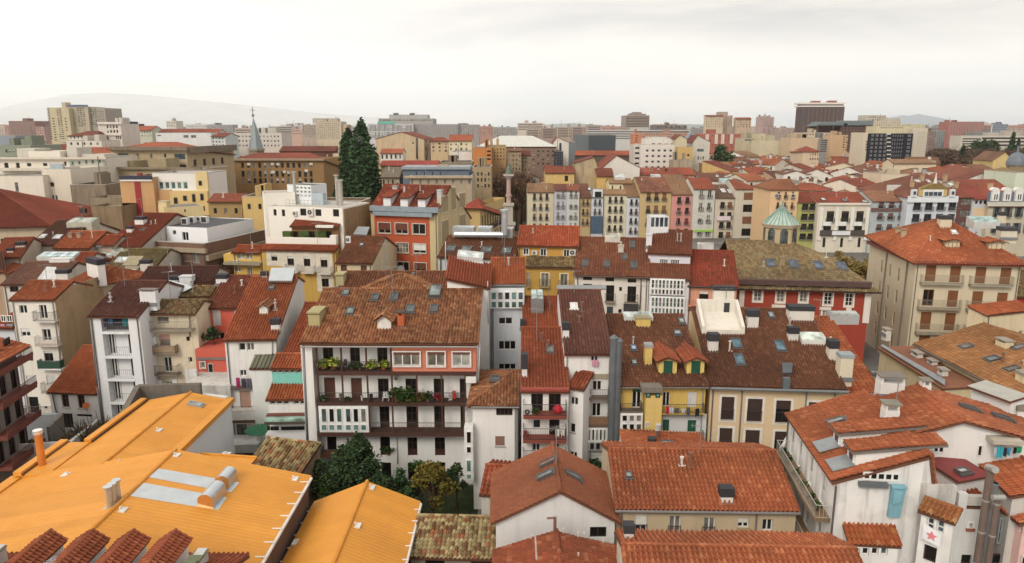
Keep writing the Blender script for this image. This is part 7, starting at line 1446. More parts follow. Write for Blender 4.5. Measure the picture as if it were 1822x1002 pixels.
b = bld('a3','orange brick apartment block with four white vertical strips',1362,1642,352,420,(186,106,86),None,[(1372,364,1630,450,12,6,.35,.4,'k')],dep=18); reg('a3')
for a in (1372,1438,1484,1546): b.boxpart('white_strip',a,356,a + 22,424,0,.3,plaster((214,206,196),.2))
b = bld('a3','stacked beige apartment towers with tan roofs behind the orange brick block',1372,1500,226,600,(206,186,156),('gx',TR,219),[(1378,236,1492,306,8,6,.4,.45,'k')],dep=18); bld('a3','',1478,1532,196,606,(176,154,140),None,[],root=b,dep=12); bld('a3','',1530,1566,222,604,(186,160,140),None,[(1534,230,1560,300,3,6,.5,.5,'k')],root=b,dep=12); bld('a3','',1590,1698,246,598,(196,170,144),('gx',TR,236),[(1600,254,1690,306,5,4,.4,.5,'k')],root=b,dep=18)
for i,(x0,x1,yt) in enumerate(((1756,1788,232),(1788,1822,226),(1826,1860,234))): bld('a3',f"{('left', 'middle', 'right')[i]} one of three slim distant pink towers at the skyline",x0,x1,yt,1000 + i * 20,(186,156,148),None,[(x0 + 4,yt + 10,x1 - 4,yt + 70,3,7,.45,.5,'k')],grp='three slim pink towers')
bld('a3','beige modern block with dark ribbon roof at right of the brick block',1640,1752,385,385,(196,184,154),None,[(1650,392,1745,402,1,1,1,1,'b'),(1690,410,1745,416,1,1,1,1,'k')]); bld('a4','plain beige windowless wall stretching below the brick tower',-50,250,400,366,(206,196,164),None,[(200,406,246,500,1,4,1,.3,'d')],dirt=.2); bld('a3','slim beige stair tower beside the plain beige wall',1752,1800,352,378,(206,192,156),None,[(1768,372,1776,440,1,6,1,.5,'k')],top=False)
bld('a4','tan blind wall with glazed balcony stack at its right',168,372,382,350,(206,180,146),None,[],dirt=.3); bld('a4','grey balcony stack right of the tan blind wall',372,426,390,348,(150,148,148),None,[(376,396,422,480,1,6,1,.5,'d')]); bld('a4','tan block of flats with side balconies left of the dark brick block',444,572,362,372,(206,172,132),None,[(535,372,568,470,2,6,.6,.5,'k')],dirt=.25); bld('a4','long tan low block behind the blind walls',255,445,345,420,(214,194,164),None,[(262,352,440,362,10,1,.5,1,'k')])
bld('a4','small cream house with red hipped roof under the tan blind wall',250,366,476,320,(214,190,160),('hip',TR,440),[(300,490,360,540,4,2,.45,.5,'k')],hl=.6,hr=.6)
b = bld('a4','dark red brick tower with white framed top, tallest building at the right skyline',232,548,160,640,(98,78,76),None,[(240,172,262,290,1,10,1,.6,'b'),(285,170,530,290,9,8,.3,.42,'l')],dep=9,dirt=.2,top=False); reg('a4')
b.boxpart('white_frame',234,130,552,142,-14,.8,paint((222,214,204),.6)); b.boxpart('white_frame',234,152,552,161,-14,.8,paint((222,214,204),.6)); b.boxpart('top_floor',246,140,540,153,-12,-1,paint((150,146,142),.5)); b.boxpart('roof_house',322,118,376,131,-12,-6,paint((140,84,76),.7)); b.boxpart('roof_house',438,116,492,131,-12,-6,paint((140,84,76),.7))
b = bld('a4','big dark brick apartment block with grey mansard roofs left of the black hotel',520,742,296,440,(96,72,68),None,[(530,304,735,496,9,10,.3,.32,'l')],dep=26,dirt=.2,top=False); bld('a4','',366,522,296,445,(92,70,68),None,[(430,304,515,380,4,4,.3,.35,'l')],root=b,dep=24); reg('a4')
for x0,x1,y in ((360,560,266),(540,745,258)):
    u0,v0,u1,v1 = b.rect(x0,y,x1,298,'f',0); mb = MB(); mb.prism([(u0,-.6,v0),(u0 + 2,-.6 + 3,v1),(u0 + 2,14,v1),(u0,18,v0)][::-1],(u1 - u0,0,0)); b.put('mansard',mb.mesh('mansard',paint((92,102,104),.6)))
    for i in range(9): a = u0 + (u1 - u0) * (i + .5) / 9; mb = MB(); mb.box((a - 1,-1,v0 + .5),(a + 1,2.5,v1 - 1)); b.put('mansard_dormer',mb.mesh('mansard_dormer',paint((112,122,122),.6)))
b = bld('a4','pale beige apartment block with stepped top behind the black hotel',752,946,262,540,(206,192,166),None,[(760,270,940,330,12,4,.35,.5,'k')],dep=20); bld('a4','',706,842,220,548,(196,186,172),None,[(712,228,836,258,8,2,.5,.5,'k')],root=b); bld('a4','',826,944,240,545,(186,180,170),None,[],root=b)
b = bld('a4','black glazed hotel block with a grid of white framed square windows',722,1036,350,322,(42,46,58),None,[(730,358,842,540,4,7,.5,.42,'w'),(880,360,955,540,5,7,.45,.42,'w'),(990,360,1012,510,1,6,1,.42,'w')],dep=14,dirt=.05,top=False); reg('a4')
for i in range(7): b.boxpart('white_louvre',848,350 + i * 29,876,358 + i * 29,0,.3,paint((214,210,202),.6))
bld('a4','',684,724,344,323,(214,200,176),None,[(696,404,706,470,1,4,1,.5,'k')],root=b,dep=12,dirt=.15); bld('a4','',1036,1140,312,326,(206,196,176),None,[(1062,340,1132,520,7,14,.4,.4,'l')],root=b,dep=14,dirt=.2); q = bld('a4','',776,1020,298,330,(206,194,156),None,[(800,304,965,314,16,1,.6,1,'l')],root=b,dep=10); bld('a4','',1020,1122,284,332,(196,184,150),None,[],root=b,dep=8)
bld('a4','brown block of flats with balconies right of the black hotel',1142,1198,335,600,(150,126,118),None,[(1146,342,1194,460,4,9,.5,.5,'k')]); bld('a4','grey block of flats with glazed corners behind the bare park trees',1198,1262,330,610,(150,152,152),None,[(1204,338,1256,450,4,9,.6,.5,'b')])
b = bld('a4','tall red brick apartment tower above the park at the right skyline',1280,1380,268,700,(172,108,98),None,[(1286,276,1374,424,5,12,.55,.5,'w')]); bld('a4','',1380,1542,266,706,(168,112,102),None,[(1386,274,1536,350,8,6,.55,.5,'w')],root=b)
b = bld('a4','long white building with ribbon windows behind the park conifers',1376,1900,366,560,(206,196,182),None,[(1382,384,1510,446,1,4,1,.5,'d'),(1520,378,1890,440,1,3,1,.5,'d')]); bld('a4','white and blue grey distant block at the right skyline',1552,1600,286,900,(222,216,206),None,[]); bld('a4','blue grey glazed distant block beside the white one at right',1600,1712,284,905,(136,146,160),None,[(1606,292,1706,326,10,3,.6,.5,'b')])
bld('a4','grey blue low hall in front of the white ribbon building at right',1480,1690,342,580,(136,140,138),None,[]); bld('a4','pale flat block cut by the right edge at the skyline',1730,1900,330,640,(196,176,164),None,[(1740,336,1890,362,12,2,.5,.5,'k')])
bld('a4','yellow timbered gable hall at the right edge before the park',1602,1745,540,320,(214,186,120),('gy',TB,1690,482),[],dep=14)
reg('a4'); p = atY(1765,575,235); rt = add('domed_turret',None,None,Matrix.Translation((p.x,235,0))); tag(rt,'small grey dome with finial above the orange brick tower at right','dome'); mb = MB(); mb.prism(ngon(2.6,0)[::-1],(0,0,p.z)); add('drum',mb.mesh('drum',plaster((150,130,100),.5)),rt); mb = MB(); zt = atY(1765,482,235).z; R0 = 2.9; hh = zt - p.z
for j in range(5):
    a0,a1 = j * math.pi / 10,(j + 1) * math.pi / 10; q0,q1 = ngon(R0 * math.cos(a0),p.z + hh * math.sin(a0),12),ngon(max(.05,R0 * math.cos(a1)),p.z + hh * math.sin(a1),12)
    for i in range(12): mb.poly([q0[i],q0[(i + 1) % 12],q1[(i + 1) % 12],q1[i]])
mb.tube((0,0,zt - .3),(0,0,zt + 2),.35,8); add('dome',mb.mesh('dome',paint((104,112,122),.5)),rt)
bld('a4','orange brick tower with flat tan cap at the right edge',1664,1765,618,214,(170,74,48),('hip',FT((150,120,84)),590),[(1712,660,1722,672,1,1,1,1,'k')],hl=1,hr=1,dep=8); bld('a4','pale green clad box at the right edge beside the orange brick tower',1766,1840,630,206,(206,214,190),None,[],dirt=.1,top=False)
b = bld('a4','white gable house with brown roof and aerials left of the orange brick tower',1378,1664,690,222,(226,222,216),('gy',FT((150,86,70)),1580,606),[],dep=20,dirt=.3)
bld('a4','long cream wall with flat roof in the middle of the right roofscape',810,1010,640,226,(222,204,176),None,[],dep=12,dirt=.3)
bld('a4','long cream gable hall below the black hotel',890,1200,560,285,(222,206,176),('gx',TN,532),[(1170,545,1196,565,2,1,.5,1,'k')],dep=14)
b = bld('a3','yellow house with red roof beside a tall bare concrete party wall near the square',232,440,626,240,(222,186,112),('gx',TR,580),[(370,650,395,690,1,1,1,1,'k')],dep=18); bld('a3','tall bare concrete party wall rising above the yellow house',446,600,560,246,(190,170,134),('gy',TD,580,518),[],dirt=.9,dep=12)
bld('a3','white gable house with black water tank behind the square',640,905,590,256,(226,220,210),('gy',TR,740,506),[],dep=20,dirt=.3); bld('a3','yellow house with dark red roof left of the white gable house',600,720,650,240,(222,180,100),('gx',TD,596),[],dep=14)
bld('a3','broad bright red roof below the white office block',905,1290,640,258,(206,176,146),('gx',FT((172,82,60)),592),[(920,600,1100,620,4,1,.3,1,'k')],dep=18); bld('a3','stained concrete stair block below the yellow blind wall',1140,1282,540,268,(176,160,136),None,[],dirt=.9,dep=6)
# far skyline fill
r0 = random.Random(77); cols_ = [((196,178,164),'pale pink'),((206,194,176),'beige'),((176,150,140),'brownish'),((206,204,200),'white'),((160,156,154),'grey'),((186,140,124),'brick red')]
px = -20; n = 0; fs = []
while px < 1850:
    Y = r0.uniform(760,1500); wpx = r0.uniform(18,46); yt = r0.uniform(221,231); c,cn = r0.choice(cols_); k_ = r0.choice(('ribbon windows','small windows','dark roof edge'))
    h = bld('T','',px,px + wpx,yt,Y,c,None,[(px + 2,yt + 3,px + wpx - 2,yt + 16,1,4,1,.45,'d')] if k_ == 'ribbon windows' else [(px + 2,yt + 3,px + wpx - 2,yt + 16,max(3,int(wpx / 4)),4,.4,.5,'k')],dep=20,grp='low blocks along the skyline',name='skyline_block')
    h.cx = px + wpx / 2; fs.append((h,cn,k_,landmark(h.cx))); px += wpx + r0.uniform(-6,8)
cnt = {}
for h,cn,k_,lm in fs: cnt.setdefault((cn,k_,lm),[]).append(h)
for (cn,k_,lm),hs in cnt.items():
    for i,h in enumerate(hs): h.root['label'] = f"{'' if len(hs) == 1 else ('leftmost ', 'second ', 'third ', 'fourth ')[min(i, 3)]}{cn} far skyline block with {k_}, {lm}"
# ================================================================ hills beyond the city and the air in between
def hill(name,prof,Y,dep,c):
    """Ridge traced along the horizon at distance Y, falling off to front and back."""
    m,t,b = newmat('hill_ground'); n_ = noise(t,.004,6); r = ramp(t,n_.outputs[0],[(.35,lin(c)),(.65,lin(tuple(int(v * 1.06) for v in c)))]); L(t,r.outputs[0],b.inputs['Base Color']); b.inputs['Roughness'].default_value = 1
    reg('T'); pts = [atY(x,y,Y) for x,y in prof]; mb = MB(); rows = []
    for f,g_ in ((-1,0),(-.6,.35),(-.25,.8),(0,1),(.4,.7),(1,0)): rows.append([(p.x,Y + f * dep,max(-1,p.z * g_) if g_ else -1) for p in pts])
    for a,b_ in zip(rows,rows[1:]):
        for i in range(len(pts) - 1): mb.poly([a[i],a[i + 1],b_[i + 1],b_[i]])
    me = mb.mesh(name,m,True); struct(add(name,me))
hill('mountain',[(-500,232),(-200,217),(0,201),(60,180),(120,168),(180,165),(250,168),(320,175),(400,183),(480,192),(560,201),(640,207),(720,213),(800,223),(880,231)],9000,1800,(206,210,208))  # near-white tone: distance haze painted into this ridge's own colour
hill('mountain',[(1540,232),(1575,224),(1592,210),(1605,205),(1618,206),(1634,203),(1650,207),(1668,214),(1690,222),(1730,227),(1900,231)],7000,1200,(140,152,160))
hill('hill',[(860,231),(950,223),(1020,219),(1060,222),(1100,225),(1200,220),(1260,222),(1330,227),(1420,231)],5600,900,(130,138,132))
m = bpy.data.materials.new('haze_air'); m.use_nodes = True; t = m.node_tree; t.nodes.remove(t.nodes['Principled BSDF']); pv = t.nodes.new('ShaderNodeVolumePrincipled'); pv.inputs['Color'].default_value = (.97,.98,1,1); pv.inputs['Density'].default_value = .00011; pv.inputs['Anisotropy'].default_value = .92; t.links.new(pv.outputs[0],t.nodes['Material Output'].inputs['Volume'])
mb = MB(); mb.box((-8990,-190,-1.5),(8990,12500,640)); o = add('haze',mb.mesh('haze',m)); o['kind'] = 'stuff'; o['label'] = 'thin pale haze over the whole city';
# ================================================================ trees and plants
def leafmat(c1,c2,name='foliage'):
    key = ('leaf',c1,c2)
    if key in _mats: return _mats[key]
    m,t,b = newmat(name); g = t.nodes.new('ShaderNodeNewGeometry'); r = ramp(t,g.outputs['Random Per Island'],[(0,lin(c1)),(1,lin(c2))]); L(t,r.outputs[0],b.inputs['Base Color']); b.inputs['Roughness'].default_value = .8; b.inputs['Specular IOR Level'].default_value = .15
    _mats[key] = m; return m
BARK = paint((84,70,58),.95,0,.3,'bark')
def leaves(n,fn,size,seed,up=.3):
    """n leaf sprays, each a small bent pair of faces, at points given by fn(rng)."""
    r = random.Random(seed); v = []; f = []
    for i in range(n):
        p = fn(r)
        if p is None: continue
        a = Vector((r.gauss(0,1),r.gauss(0,1),r.gauss(0,1) * up)).normalized(); b = a.cross(Vector((r.gauss(0,1),r.gauss(0,1),r.gauss(0,1)))).normalized(); s = size * r.uniform(.6,1.4); k = len(v)
        v += [tuple(p - a * s),tuple(p + b * s * .55),tuple(p + a * s),tuple(p - b * s * .55 + Vector((0,0,-.2 * s)))]; f.append((k,k + 1,k + 2,k + 3))
    me = bpy.data.meshes.new('crown'); me.from_pydata(v,[],f); return me
def tree(name,label,x,y,H,R,kind,mat,n,size,seed=1,z0=0,grp=None,cat='tree'):
    rt = add(name,None,None,Matrix.Translation((x,y,z0))); tag(rt,label,cat,grp); r = random.Random(seed)
    mb = MB()
    if kind == 'cone':
        lob = [(r.uniform(0,6.28),.03 + .95 * r.random() ** 1.25,r.uniform(.65,1.15)) for _ in range(80)]
        def fn(q):
            a,h,k = q.choice(lob); h2 = min(.99,max(0.02,h + q.gauss(0,.035))); rad_ = R * k * (1 - h2) ** (.55 if n > 9000 else .8) * (.55 + .45 * min(1,h2 * 6)); ang = a + q.gauss(0,.35); d = rad_ * q.uniform(.35,1) ** .5
            return Vector((math.cos(ang) * d,math.sin(ang) * d,H * h2 + q.gauss(0,.02 * H) - d * .15))
        mb.tube((0,0,0),(0,0,H * .9),R * .09,7,0,.05)
    else:
        lob = []
        for _ in range(16 if kind == 'round' else 22): a = r.uniform(0,6.28); e = r.uniform(-.5,1.4); d = R * r.uniform(.35,.8); lob.append((Vector((math.cos(a) * d * math.cos(e),math.sin(a) * d * math.cos(e),H * .62 + math.sin(e) * H * .26)),R * r.uniform(.22,.42)))
        mb.tube((0,0,0),(0,0,H * .5),R * .07 + .08,7,0,R * .05)
        for c,s in lob: mb.tube((0,0,H * .35),c,R * .035 + .02,5,0,.02)
        if kind == 'bare':
            for c,s in lob:
                for _ in range(14): q = c + Vector((r.gauss(0,1),r.gauss(0,1),abs(r.gauss(0,1)))) * s; mb.tube(c.lerp(Vector((0,0,H * .5)),.3),q,.05 + R * .006,4,0,.02)
        def fn(q):
            c,s = q.choice(lob); d = Vector((q.gauss(0,1),q.gauss(0,1),q.gauss(0,1))); d.normalize(); return c + d * s * q.uniform(.3,1.1)
    add('trunk',mb.mesh('trunk',BARK),rt); me = leaves(n,fn,size,seed); me.materials.append(mat); add('crown',me,rt); return rt
reg('T'); EV = leafmat((30,50,34),(80,106,70)); EV2 = leafmat((30,46,32),(76,96,60)); YG = leafmat((60,62,30),(132,114,50)); GR = leafmat((26,44,20),(74,96,44)); BR = leafmat((92,66,52),(150,112,84)); LM = leafmat((90,110,34),(170,178,70))
def gx_(px,Y,z=10): return ((px - PXC) / FPX) * (Y * CP + (CAMZ - z) * SP)
for px,Y,top,R_w,lab in ((648,200,222,8.6,'right, taller one of the two giant dark green conifers'),(627,203,235,7.0,'left, shorter one of the two giant dark green conifers')):
    tree('giant_conifer',lab,gx_(px,Y),Y,atY(px,top,Y).z,R_w,'cone',EV,17000,.6,int(px),grp='two giant conifers')
for i,(px,Y,H,R) in enumerate(((605,196,14,4),(622,194,12,4.5),(668,196,15,4))): tree('park_tree',('leftmost','middle','rightmost')[i] + ' dark round tree at the foot of the giant conifers',gx_(px,Y),Y,H,R,'round',EV2,3000,.5,i + 5,grp='dark trees below the giant conifers')
for i,(px,Y,H,R) in enumerate(((884,238,19,6),(900,246,21,6),(918,236,18,6),(928,250,20,5))): tree('bare_tree',('leftmost','second','third','rightmost')[i] + ' rusty brown bare tree behind the stone column',gx_(px,Y),Y,H,R,'bare',BR,1500,.28,i + 11,grp='bare trees on the square')
for i,(px,Y,H,R) in enumerate([(1650 + k * 8,335 + (k * 53) % 120,22 + (k * 5) % 5,7) for k in range(24)]): tree('park_bare_tree','brownish bare tree in the park right of the black hotel',gx_(px,Y),Y,H,R,'bare',leafmat((70,56,50),(120,98,82)),2200,.7,i + 31,grp='bare park trees')
for px,Y,top,R,lab in ((1795,430,237,4.6,'tall dark cone shaped conifer in the park at the right'),(1806,428,247,3,'slim dark conifer right of the tall cone shaped one'),(1708,360,260,5,'dark conifer among bare trees right of the black hotel')): tree('park_conifer',lab,gx_(px,Y),Y,atY(px,top,Y).z,R,'cone',EV,2500,.8,int(px),grp='park conifers')
for px,Y,top,R,lab in ((1742,440,239,7,'broad dark cedar left of the tall park conifer'),(1758,445,243,6,'lower broad cedar between the two taller park evergreens'),(1277,330,252,7,'dark green evergreen in front of the orange brick block')): tree('cedar',lab,gx_(px,Y),Y,atY(px,top,Y).z,R,'round',EV,2200,.7,int(px))
for i,px in enumerate((512,530,549,567,585,603)): tree('skyline_bare_tree',('first','second','third','fourth','fifth','sixth')[i] + ' hazy bare tree from the spire towards the conifers',gx_(px,400),400 + (i % 3) * 12,22 + i % 3,7,'bare',leafmat((116,104,84),(150,136,108)),1800,.7,i + 51,grp='hazy bare trees at the skyline')
for i,(px,Y,H) in enumerate(((1064,108,11.5),(1082,106,11.8),(1128,108,11.2),(1240,102,11.5),(1256,104,11))): tree('street_tree',('leftmost','second','middle','fourth','rightmost')[i] + ' rust coloured street tree showing above the middle roofs',gx_(px,Y),Y,H + 3.5,2.6,'round',leafmat((110,72,40),(160,118,62)),700,.25,i + 61,grp='autumn street trees')
for i,(px,Y,H) in enumerate(((1552,135,9),(1558,120,7),(1549,112,8))): tree('street_tree',('farthest','middle','nearest')[i] + ' ochre tree in the narrow street beside the beige corner building',gx_(px,Y,5),Y,H,2.2,'round',leafmat((120,96,50),(170,140,80)),600,.25,i + 71,grp='street trees beside the beige building')
for i,(px,yt,Y) in enumerate(((1500,448,128),(1518,455,124),(1534,462,120),(1546,452,142),(1490,440,140))): tree('garden_tree',('first','second','third','fourth','fifth')[i] + ' ochre leaved tree from the copper lantern in the gap beside the beige building' ,gx_(px,Y,5),Y,atY(px,yt,Y).z,2.6,'round',leafmat((104,92,52),(160,138,84)),900,.26,i + 171,grp='ochre trees behind the red palace')
# courtyard garden
def cy(px,py,z=0): p = atZ(px,py,z); return p.x,p.y
def gt(name,label,px,yt,Y,R,kind,mat,n,size,seed,cat='tree',grp=None): tree(name,label,gx_(px,Y,4),Y,atY(px,yt,Y).z,R,kind,mat,n,size,seed,cat=cat,grp=grp)
gt('garden_conifer','dense dark green conifer standing before the gallery house',633,774,56.5,4.0,'cone',EV2,15000,.17,81)
gt('garden_tree','yellow green autumn tree in the courtyard garden',768,818,54,1.9,'round',YG,2800,.15,82)
for i,(px,yt,Y,R,lab,mt) in enumerate(((566,812,58,1.5,'dark bush in the left corner of the courtyard garden',EV2),(598,832,56,1.4,'small bush left of the garden conifer',GR),(676,838,55,1.5,'round dark bush right of the garden conifer',EV2),(709,828,57,1.2,'glossy dark green bush under the middle gallery',EV),(742,816,57.5,1.5,'loose green shrub behind the yellow autumn tree',GR),(812,822,58.5,1.3,'ivy clad shrub beside the corner bay window',EV2),(690,868,52,1.3,'low leafy shrub nearest the orange metal shed',GR),(722,862,54,1.2,'low shrub on the lawn behind the orange ridge',EV2),(742,888,49,.8,'spreading olive bush at the right edge of the metal shed',GR),(548,815,59,1.0,'slim shrub beside the left pier of the gallery house',GR))): gt('garden_bush',lab,px,yt,Y,R,'round',mt,1500,.13,90 + i,cat='bush')
for i,(px,py,z,H,R,lab) in enumerate(((764,1030,1.5,3.6,1.0,'leafy yellowish weed before the old tile shed'),(1056,838,3,4.5,1.2,'dark shrub between the balcony house and the beige row'),(150,790,1,2.4,2.0,'tangle of bare scrub behind the orange hall at left'),(180,775,1,2.2,1.8,'second tangle of scrub nearer the white balcony house'),(60,800,1,2.0,1.5,'green scrub left of the orange flue pipe'))): x,y = cy(px,py,z); tree('wild_shrub',lab,x,y,H,R,'bare' if i in (2,3) else 'round',(LM,EV2,leafmat((70,64,46),(110,100,70)),leafmat((70,64,46),(110,100,70)),GR)[i],900,.13,120 + i,cat='bush')
m,t,b = newmat('lawn'); n_ = noise(t,.9,6); r_ = ramp(t,n_.outputs[0],[(.35,lin((26,40,18))),(.7,lin((58,74,34)))]); L(t,r_.outputs[0],b.inputs['Base Color']); b.inputs['Roughness'].default_value = .95
mb = MB(); mb.poly([(-19,46,.004),(-3,46,.004),(-3,63,.004),(-19,63,.004)]); struct(add('lawn',mb.mesh('lawn',m)))
# ---- potted plants, laundry and small things on the houses
def pot(label,H_,px,py,off,s=.5,mat=GR,potc=(150,90,64),grp='potted plants on the galleries'):
    p = H_.M @ H_.fy(px,py,-off); rt = add('potted_plant',None,None,Matrix.Translation(p)); tag(rt,label,'plant',grp); mb = MB(); mb.tube((0,0,0),(0,0,s * .5),s * .22,8,0,s * .3); add('pot',mb.mesh('pot',paint(potc,.8)),rt)
    me = leaves(140,lambda q: Vector((q.gauss(0,.3),q.gauss(0,.3),.75 + q.gauss(0,.22))) * s,s * .22,int(px + py)); me.materials.append(mat); add('foliage',me,rt)
reg('c2')
for px,py,mt,s,lab in ((478,376,LM,.75,'lime green fern, leftmost on the top gallery'),(552,376,LM,.8,'lime green fern left of the folding chairs on the top gallery'),(680,380,EV2,.5,'dark pot plant left of the middle door of the top gallery'),(738,380,EV2,.5,'dark pot plant right of the middle door of the top gallery'),(816,380,LM,.7,'lime green fern in a red pot on the top gallery'),(908,382,LM,.75,'lime green fern, rightmost on the top gallery'),(474,610,EV2,.5,'dark plant at the left end of the second gallery'),(652,612,GR,.4,'small pot between the brown blinds of the second gallery'),(996,606,GR,1.0,'big leafy plant at the start of the right half of the second gallery'),(1030,618,GR,.9,'bushy plant under the wall plates of the second gallery'),(1092,622,GR,1.1,'trailing plant spilling over the second gallery floor'),(1168,606,YG,.7,'pale green plant beside the third post of the second gallery'),(1220,606,GR,.7,'plant above the blue bucket of the second gallery'),(1290,600,leafmat((120,30,40),(170,50,60)),.5,'red flowering plant on the second gallery'),(930,985,GR,.7,'hanging plant box at a dark lower window of the gallery house')): pot(lab,G,px,py + 8,.9 if py < 900 else .2,s,mt)
def laundry(label,H_,k,items,off,grp='laundry'):
    """Clothes pegged in a row: items = (x0, y0, x1, y1, colour) read on a plane off in front of the wall."""
    rt = None
    for i,(x0,y0,x1,y1,c) in enumerate(items):
        u0,v0,u1,v1 = H_.rect(x0,y0,x1,y1,k,off); O,X,Yi = H_.frame(k); M = Matrix(((X.x,Yi.x,0,O.x),(X.y,Yi.y,0,O.y),(0,0,1,0),(0,0,0,1)))
        if rt is None: rt = add('laundry_line',None,None,H_.M @ M @ Matrix.Translation((u0,-off,v0))); tag(rt,label,'laundry',grp); R0 = (u0,v0)
        mb = MB(); w = u1 - u0; h = v1 - v0; n = 6; P = [(w * j / n,.04 * math.sin(j * 2.1 + i)) for j in range(n + 1)]
        for j in range(n): mb.prism([(P[j][0],P[j][1],h),(P[j + 1][0],P[j + 1][1],h),(P[j + 1][0] * .97,P[j + 1][1] * 2,.03 * math.sin(j + i)),(P[j][0] * .97,P[j][1] * 2,.03 * math.sin(j - 1 + i))],(0,.02,0))
        add('garment',mb.mesh('garment',paint(c,.9)),rt,Matrix.Translation((u0 - R0[0],0,v0 - R0[1])))
reg('c3'); laundry('row of five garments on the rail of the yellow house balcony',Yh,'f',[(1092,650,1112,706,(200,40,60)),(1116,660,1148,700,(176,184,200)),(1152,664,1184,698,(90,90,84)),(1238,660,1262,714,(84,86,92)),(1298,668,1326,722,(34,36,40)),(1198,670,1226,698,(180,184,190))],.88); laundry('pink and black cloth hanging from a window of the brown roofed house',E,'f',[(566,322,610,368,(206,150,170))],.3)
reg('c1'); laundry('dark blue and teal clothes drying under the eaves of the white balcony house',L2,'f',[(735,28,766,88,(50,56,70)),(770,30,802,70,(60,110,150)),(806,30,866,76,(34,36,44)),(870,28,906,84,(50,130,140))],-.1)
reg('f'); laundry('magenta and grey clothes on the line of the steep orange roofed house',L5,'f',[(288,330,312,400,(176,40,110)),(320,335,348,394,(70,66,76)),(350,335,385,396,(100,96,110)),(392,360,436,440,(206,212,220))],.5)
reg('d4'); laundry('turquoise green and black clothes drying on the white back gable at right',RB,'f',[(1630,172,1672,250,(60,180,196)),(1680,180,1700,240,(30,50,70)),(1704,180,1730,232,(70,160,200)),(1770,170,1808,216,(40,150,110)),(1745,176,1765,220,(30,32,36)),(1606,180,1624,236,(200,206,214))],.6); RB.boxpart('laundry_awning',1604,132,1822,160,0,.9,paint((180,172,158),.7))
# flag with pink star
u0,v0,u1,v1 = KB.rect(1100,722,1240,862,'f',.5); mb = MB(); a = Vector((u0,-.5,v1)); mb.prism([(u0,-.5,v1 - .1),(u1,-.6,v0 + .8),(u1,-.6,v0),(u0,-.5,v1 - 1.1)],(0,.02,0)); rt = add('star_banner',mb.mesh('star_banner',paint((222,222,226),.8)),None,KB.M.copy()); tag(rt,'white banner with a pink red star hanging below the bay window','banner')
mb = MB(); c_ = Vector(((u0 + u1) / 2,-.6,(v0 + v1) / 2 - .1)); mb.prism([c_ + Vector((math.cos(math.pi * (.5 + i / 5)),0,math.sin(math.pi * (.5 + i / 5)))) * (.32 if i % 2 == 0 else .14) for i in range(10)],(0,.02,0)); add('star',mb.mesh('star',paint((206,120,126),.8)),rt)
# red ball chair, dishes, parasol, car
reg('c3'); p = A.M @ A.fy(320,704,-.7); mb = MB()
for j in range(6): mb.tube((0,0,.1 + j * .12),(0,0,.22 + j * .12),.42 * math.sin(.5 + j * .4),14,0,.42 * math.sin(.9 + j * .4))
tag(add('ball_chair',mb.mesh('ball_chair',paint((206,34,54),.5),True),None,Matrix.Translation(p)),'red rounded chair on the upper balcony of the white balcony house','chair')
def dish(H_,name,P,c,r=.4):
    mb = MB(); q = [(r * math.sin(a),-r * .35 * math.cos(a)) for a in (0.01,.5,.9,1.3)]
    for (r0_,d0),(r1_,d1) in zip(q,q[1:]): mb.tube((0,-d0 - .3,.2 * d0),(0,-d1 - .3,.2 * d1),r0_,14,0,r1_)
    mb.tube((0,-.2,0),(0,0,-r * 2),.04,5); H_.put('satellite_dish',mb.mesh('satellite_dish',paint(c,.6)),Matrix.Translation(P) @ Matrix.Rotation(.4,4,'Z'))
reg('c1'); dish(L7,'d',L7.fy(615,640,-.3),(206,112,50),.36); reg('b2'); dish(C3,'d',C3.fy(905,490,-.2),(206,206,204),.6); dish(C3,'d',C3.fy(1028,512,-.2),(206,206,204),.6); reg('d2')
reg('f'); p = atY(440,650,66); rt = add('parasol',None,None,Matrix.Translation((p.x,p.y,p.z - 2.2))); tag(rt,'green garden parasol on the lower terrace left of the glass canopy','parasol'); mb = MB(); mb.prism(ngon(1.5,2.0)[::-1],(0,0,.04)); q = ngon(1.5,2.04)
for i in range(8): mb.poly([q[i],q[(i + 1) % 8],Vector((0,0,2.5))])
add('canopy',mb.mesh('canopy',paint((40,104,72),.8)),rt); mb = MB(); mb.tube((0,0,-1.5),(0,0,2.5),.04,6); add('pole',mb.mesh('pole',paint((200,200,198),.5)),rt)
reg('T'); p = atZ(1553,523,0); rt = add('parked_car',None,None,Matrix.Translation((p.x,p.y,0)) @ Matrix.Rotation(1.35,4,'Z')); tag(rt,'bright blue car parked in the narrow street beside the red palace','car')
mb = MB(); mb.prism([(-2.1,-.85,.35),(2.1,-.85,.35),(2.1,-.85,.8),(1.2,-.85,.95),(.6,-.85,1.45),(-1.3,-.85,1.45),(-2.0,-.85,.95)],(0,1.7,0)); add('body',mb.mesh('body',paint((30,90,190),.3)),rt); mb = MB(); mb.prism([(1.05,-.87,.98),(.55,-.87,1.38),(-1.2,-.87,1.38),(-1.8,-.87,.98)],(0,1.74,0)); add('windows',mb.mesh('windows',glass()),rt)
for a in (-1.3,1.3):
    for s in (-.88,.7): mb = MB(); mb.tube((a,s,.33),(a,s + .18,.33),.33,12); add('wheel',mb.mesh('wheel',paint((30,30,32),.8)),rt)
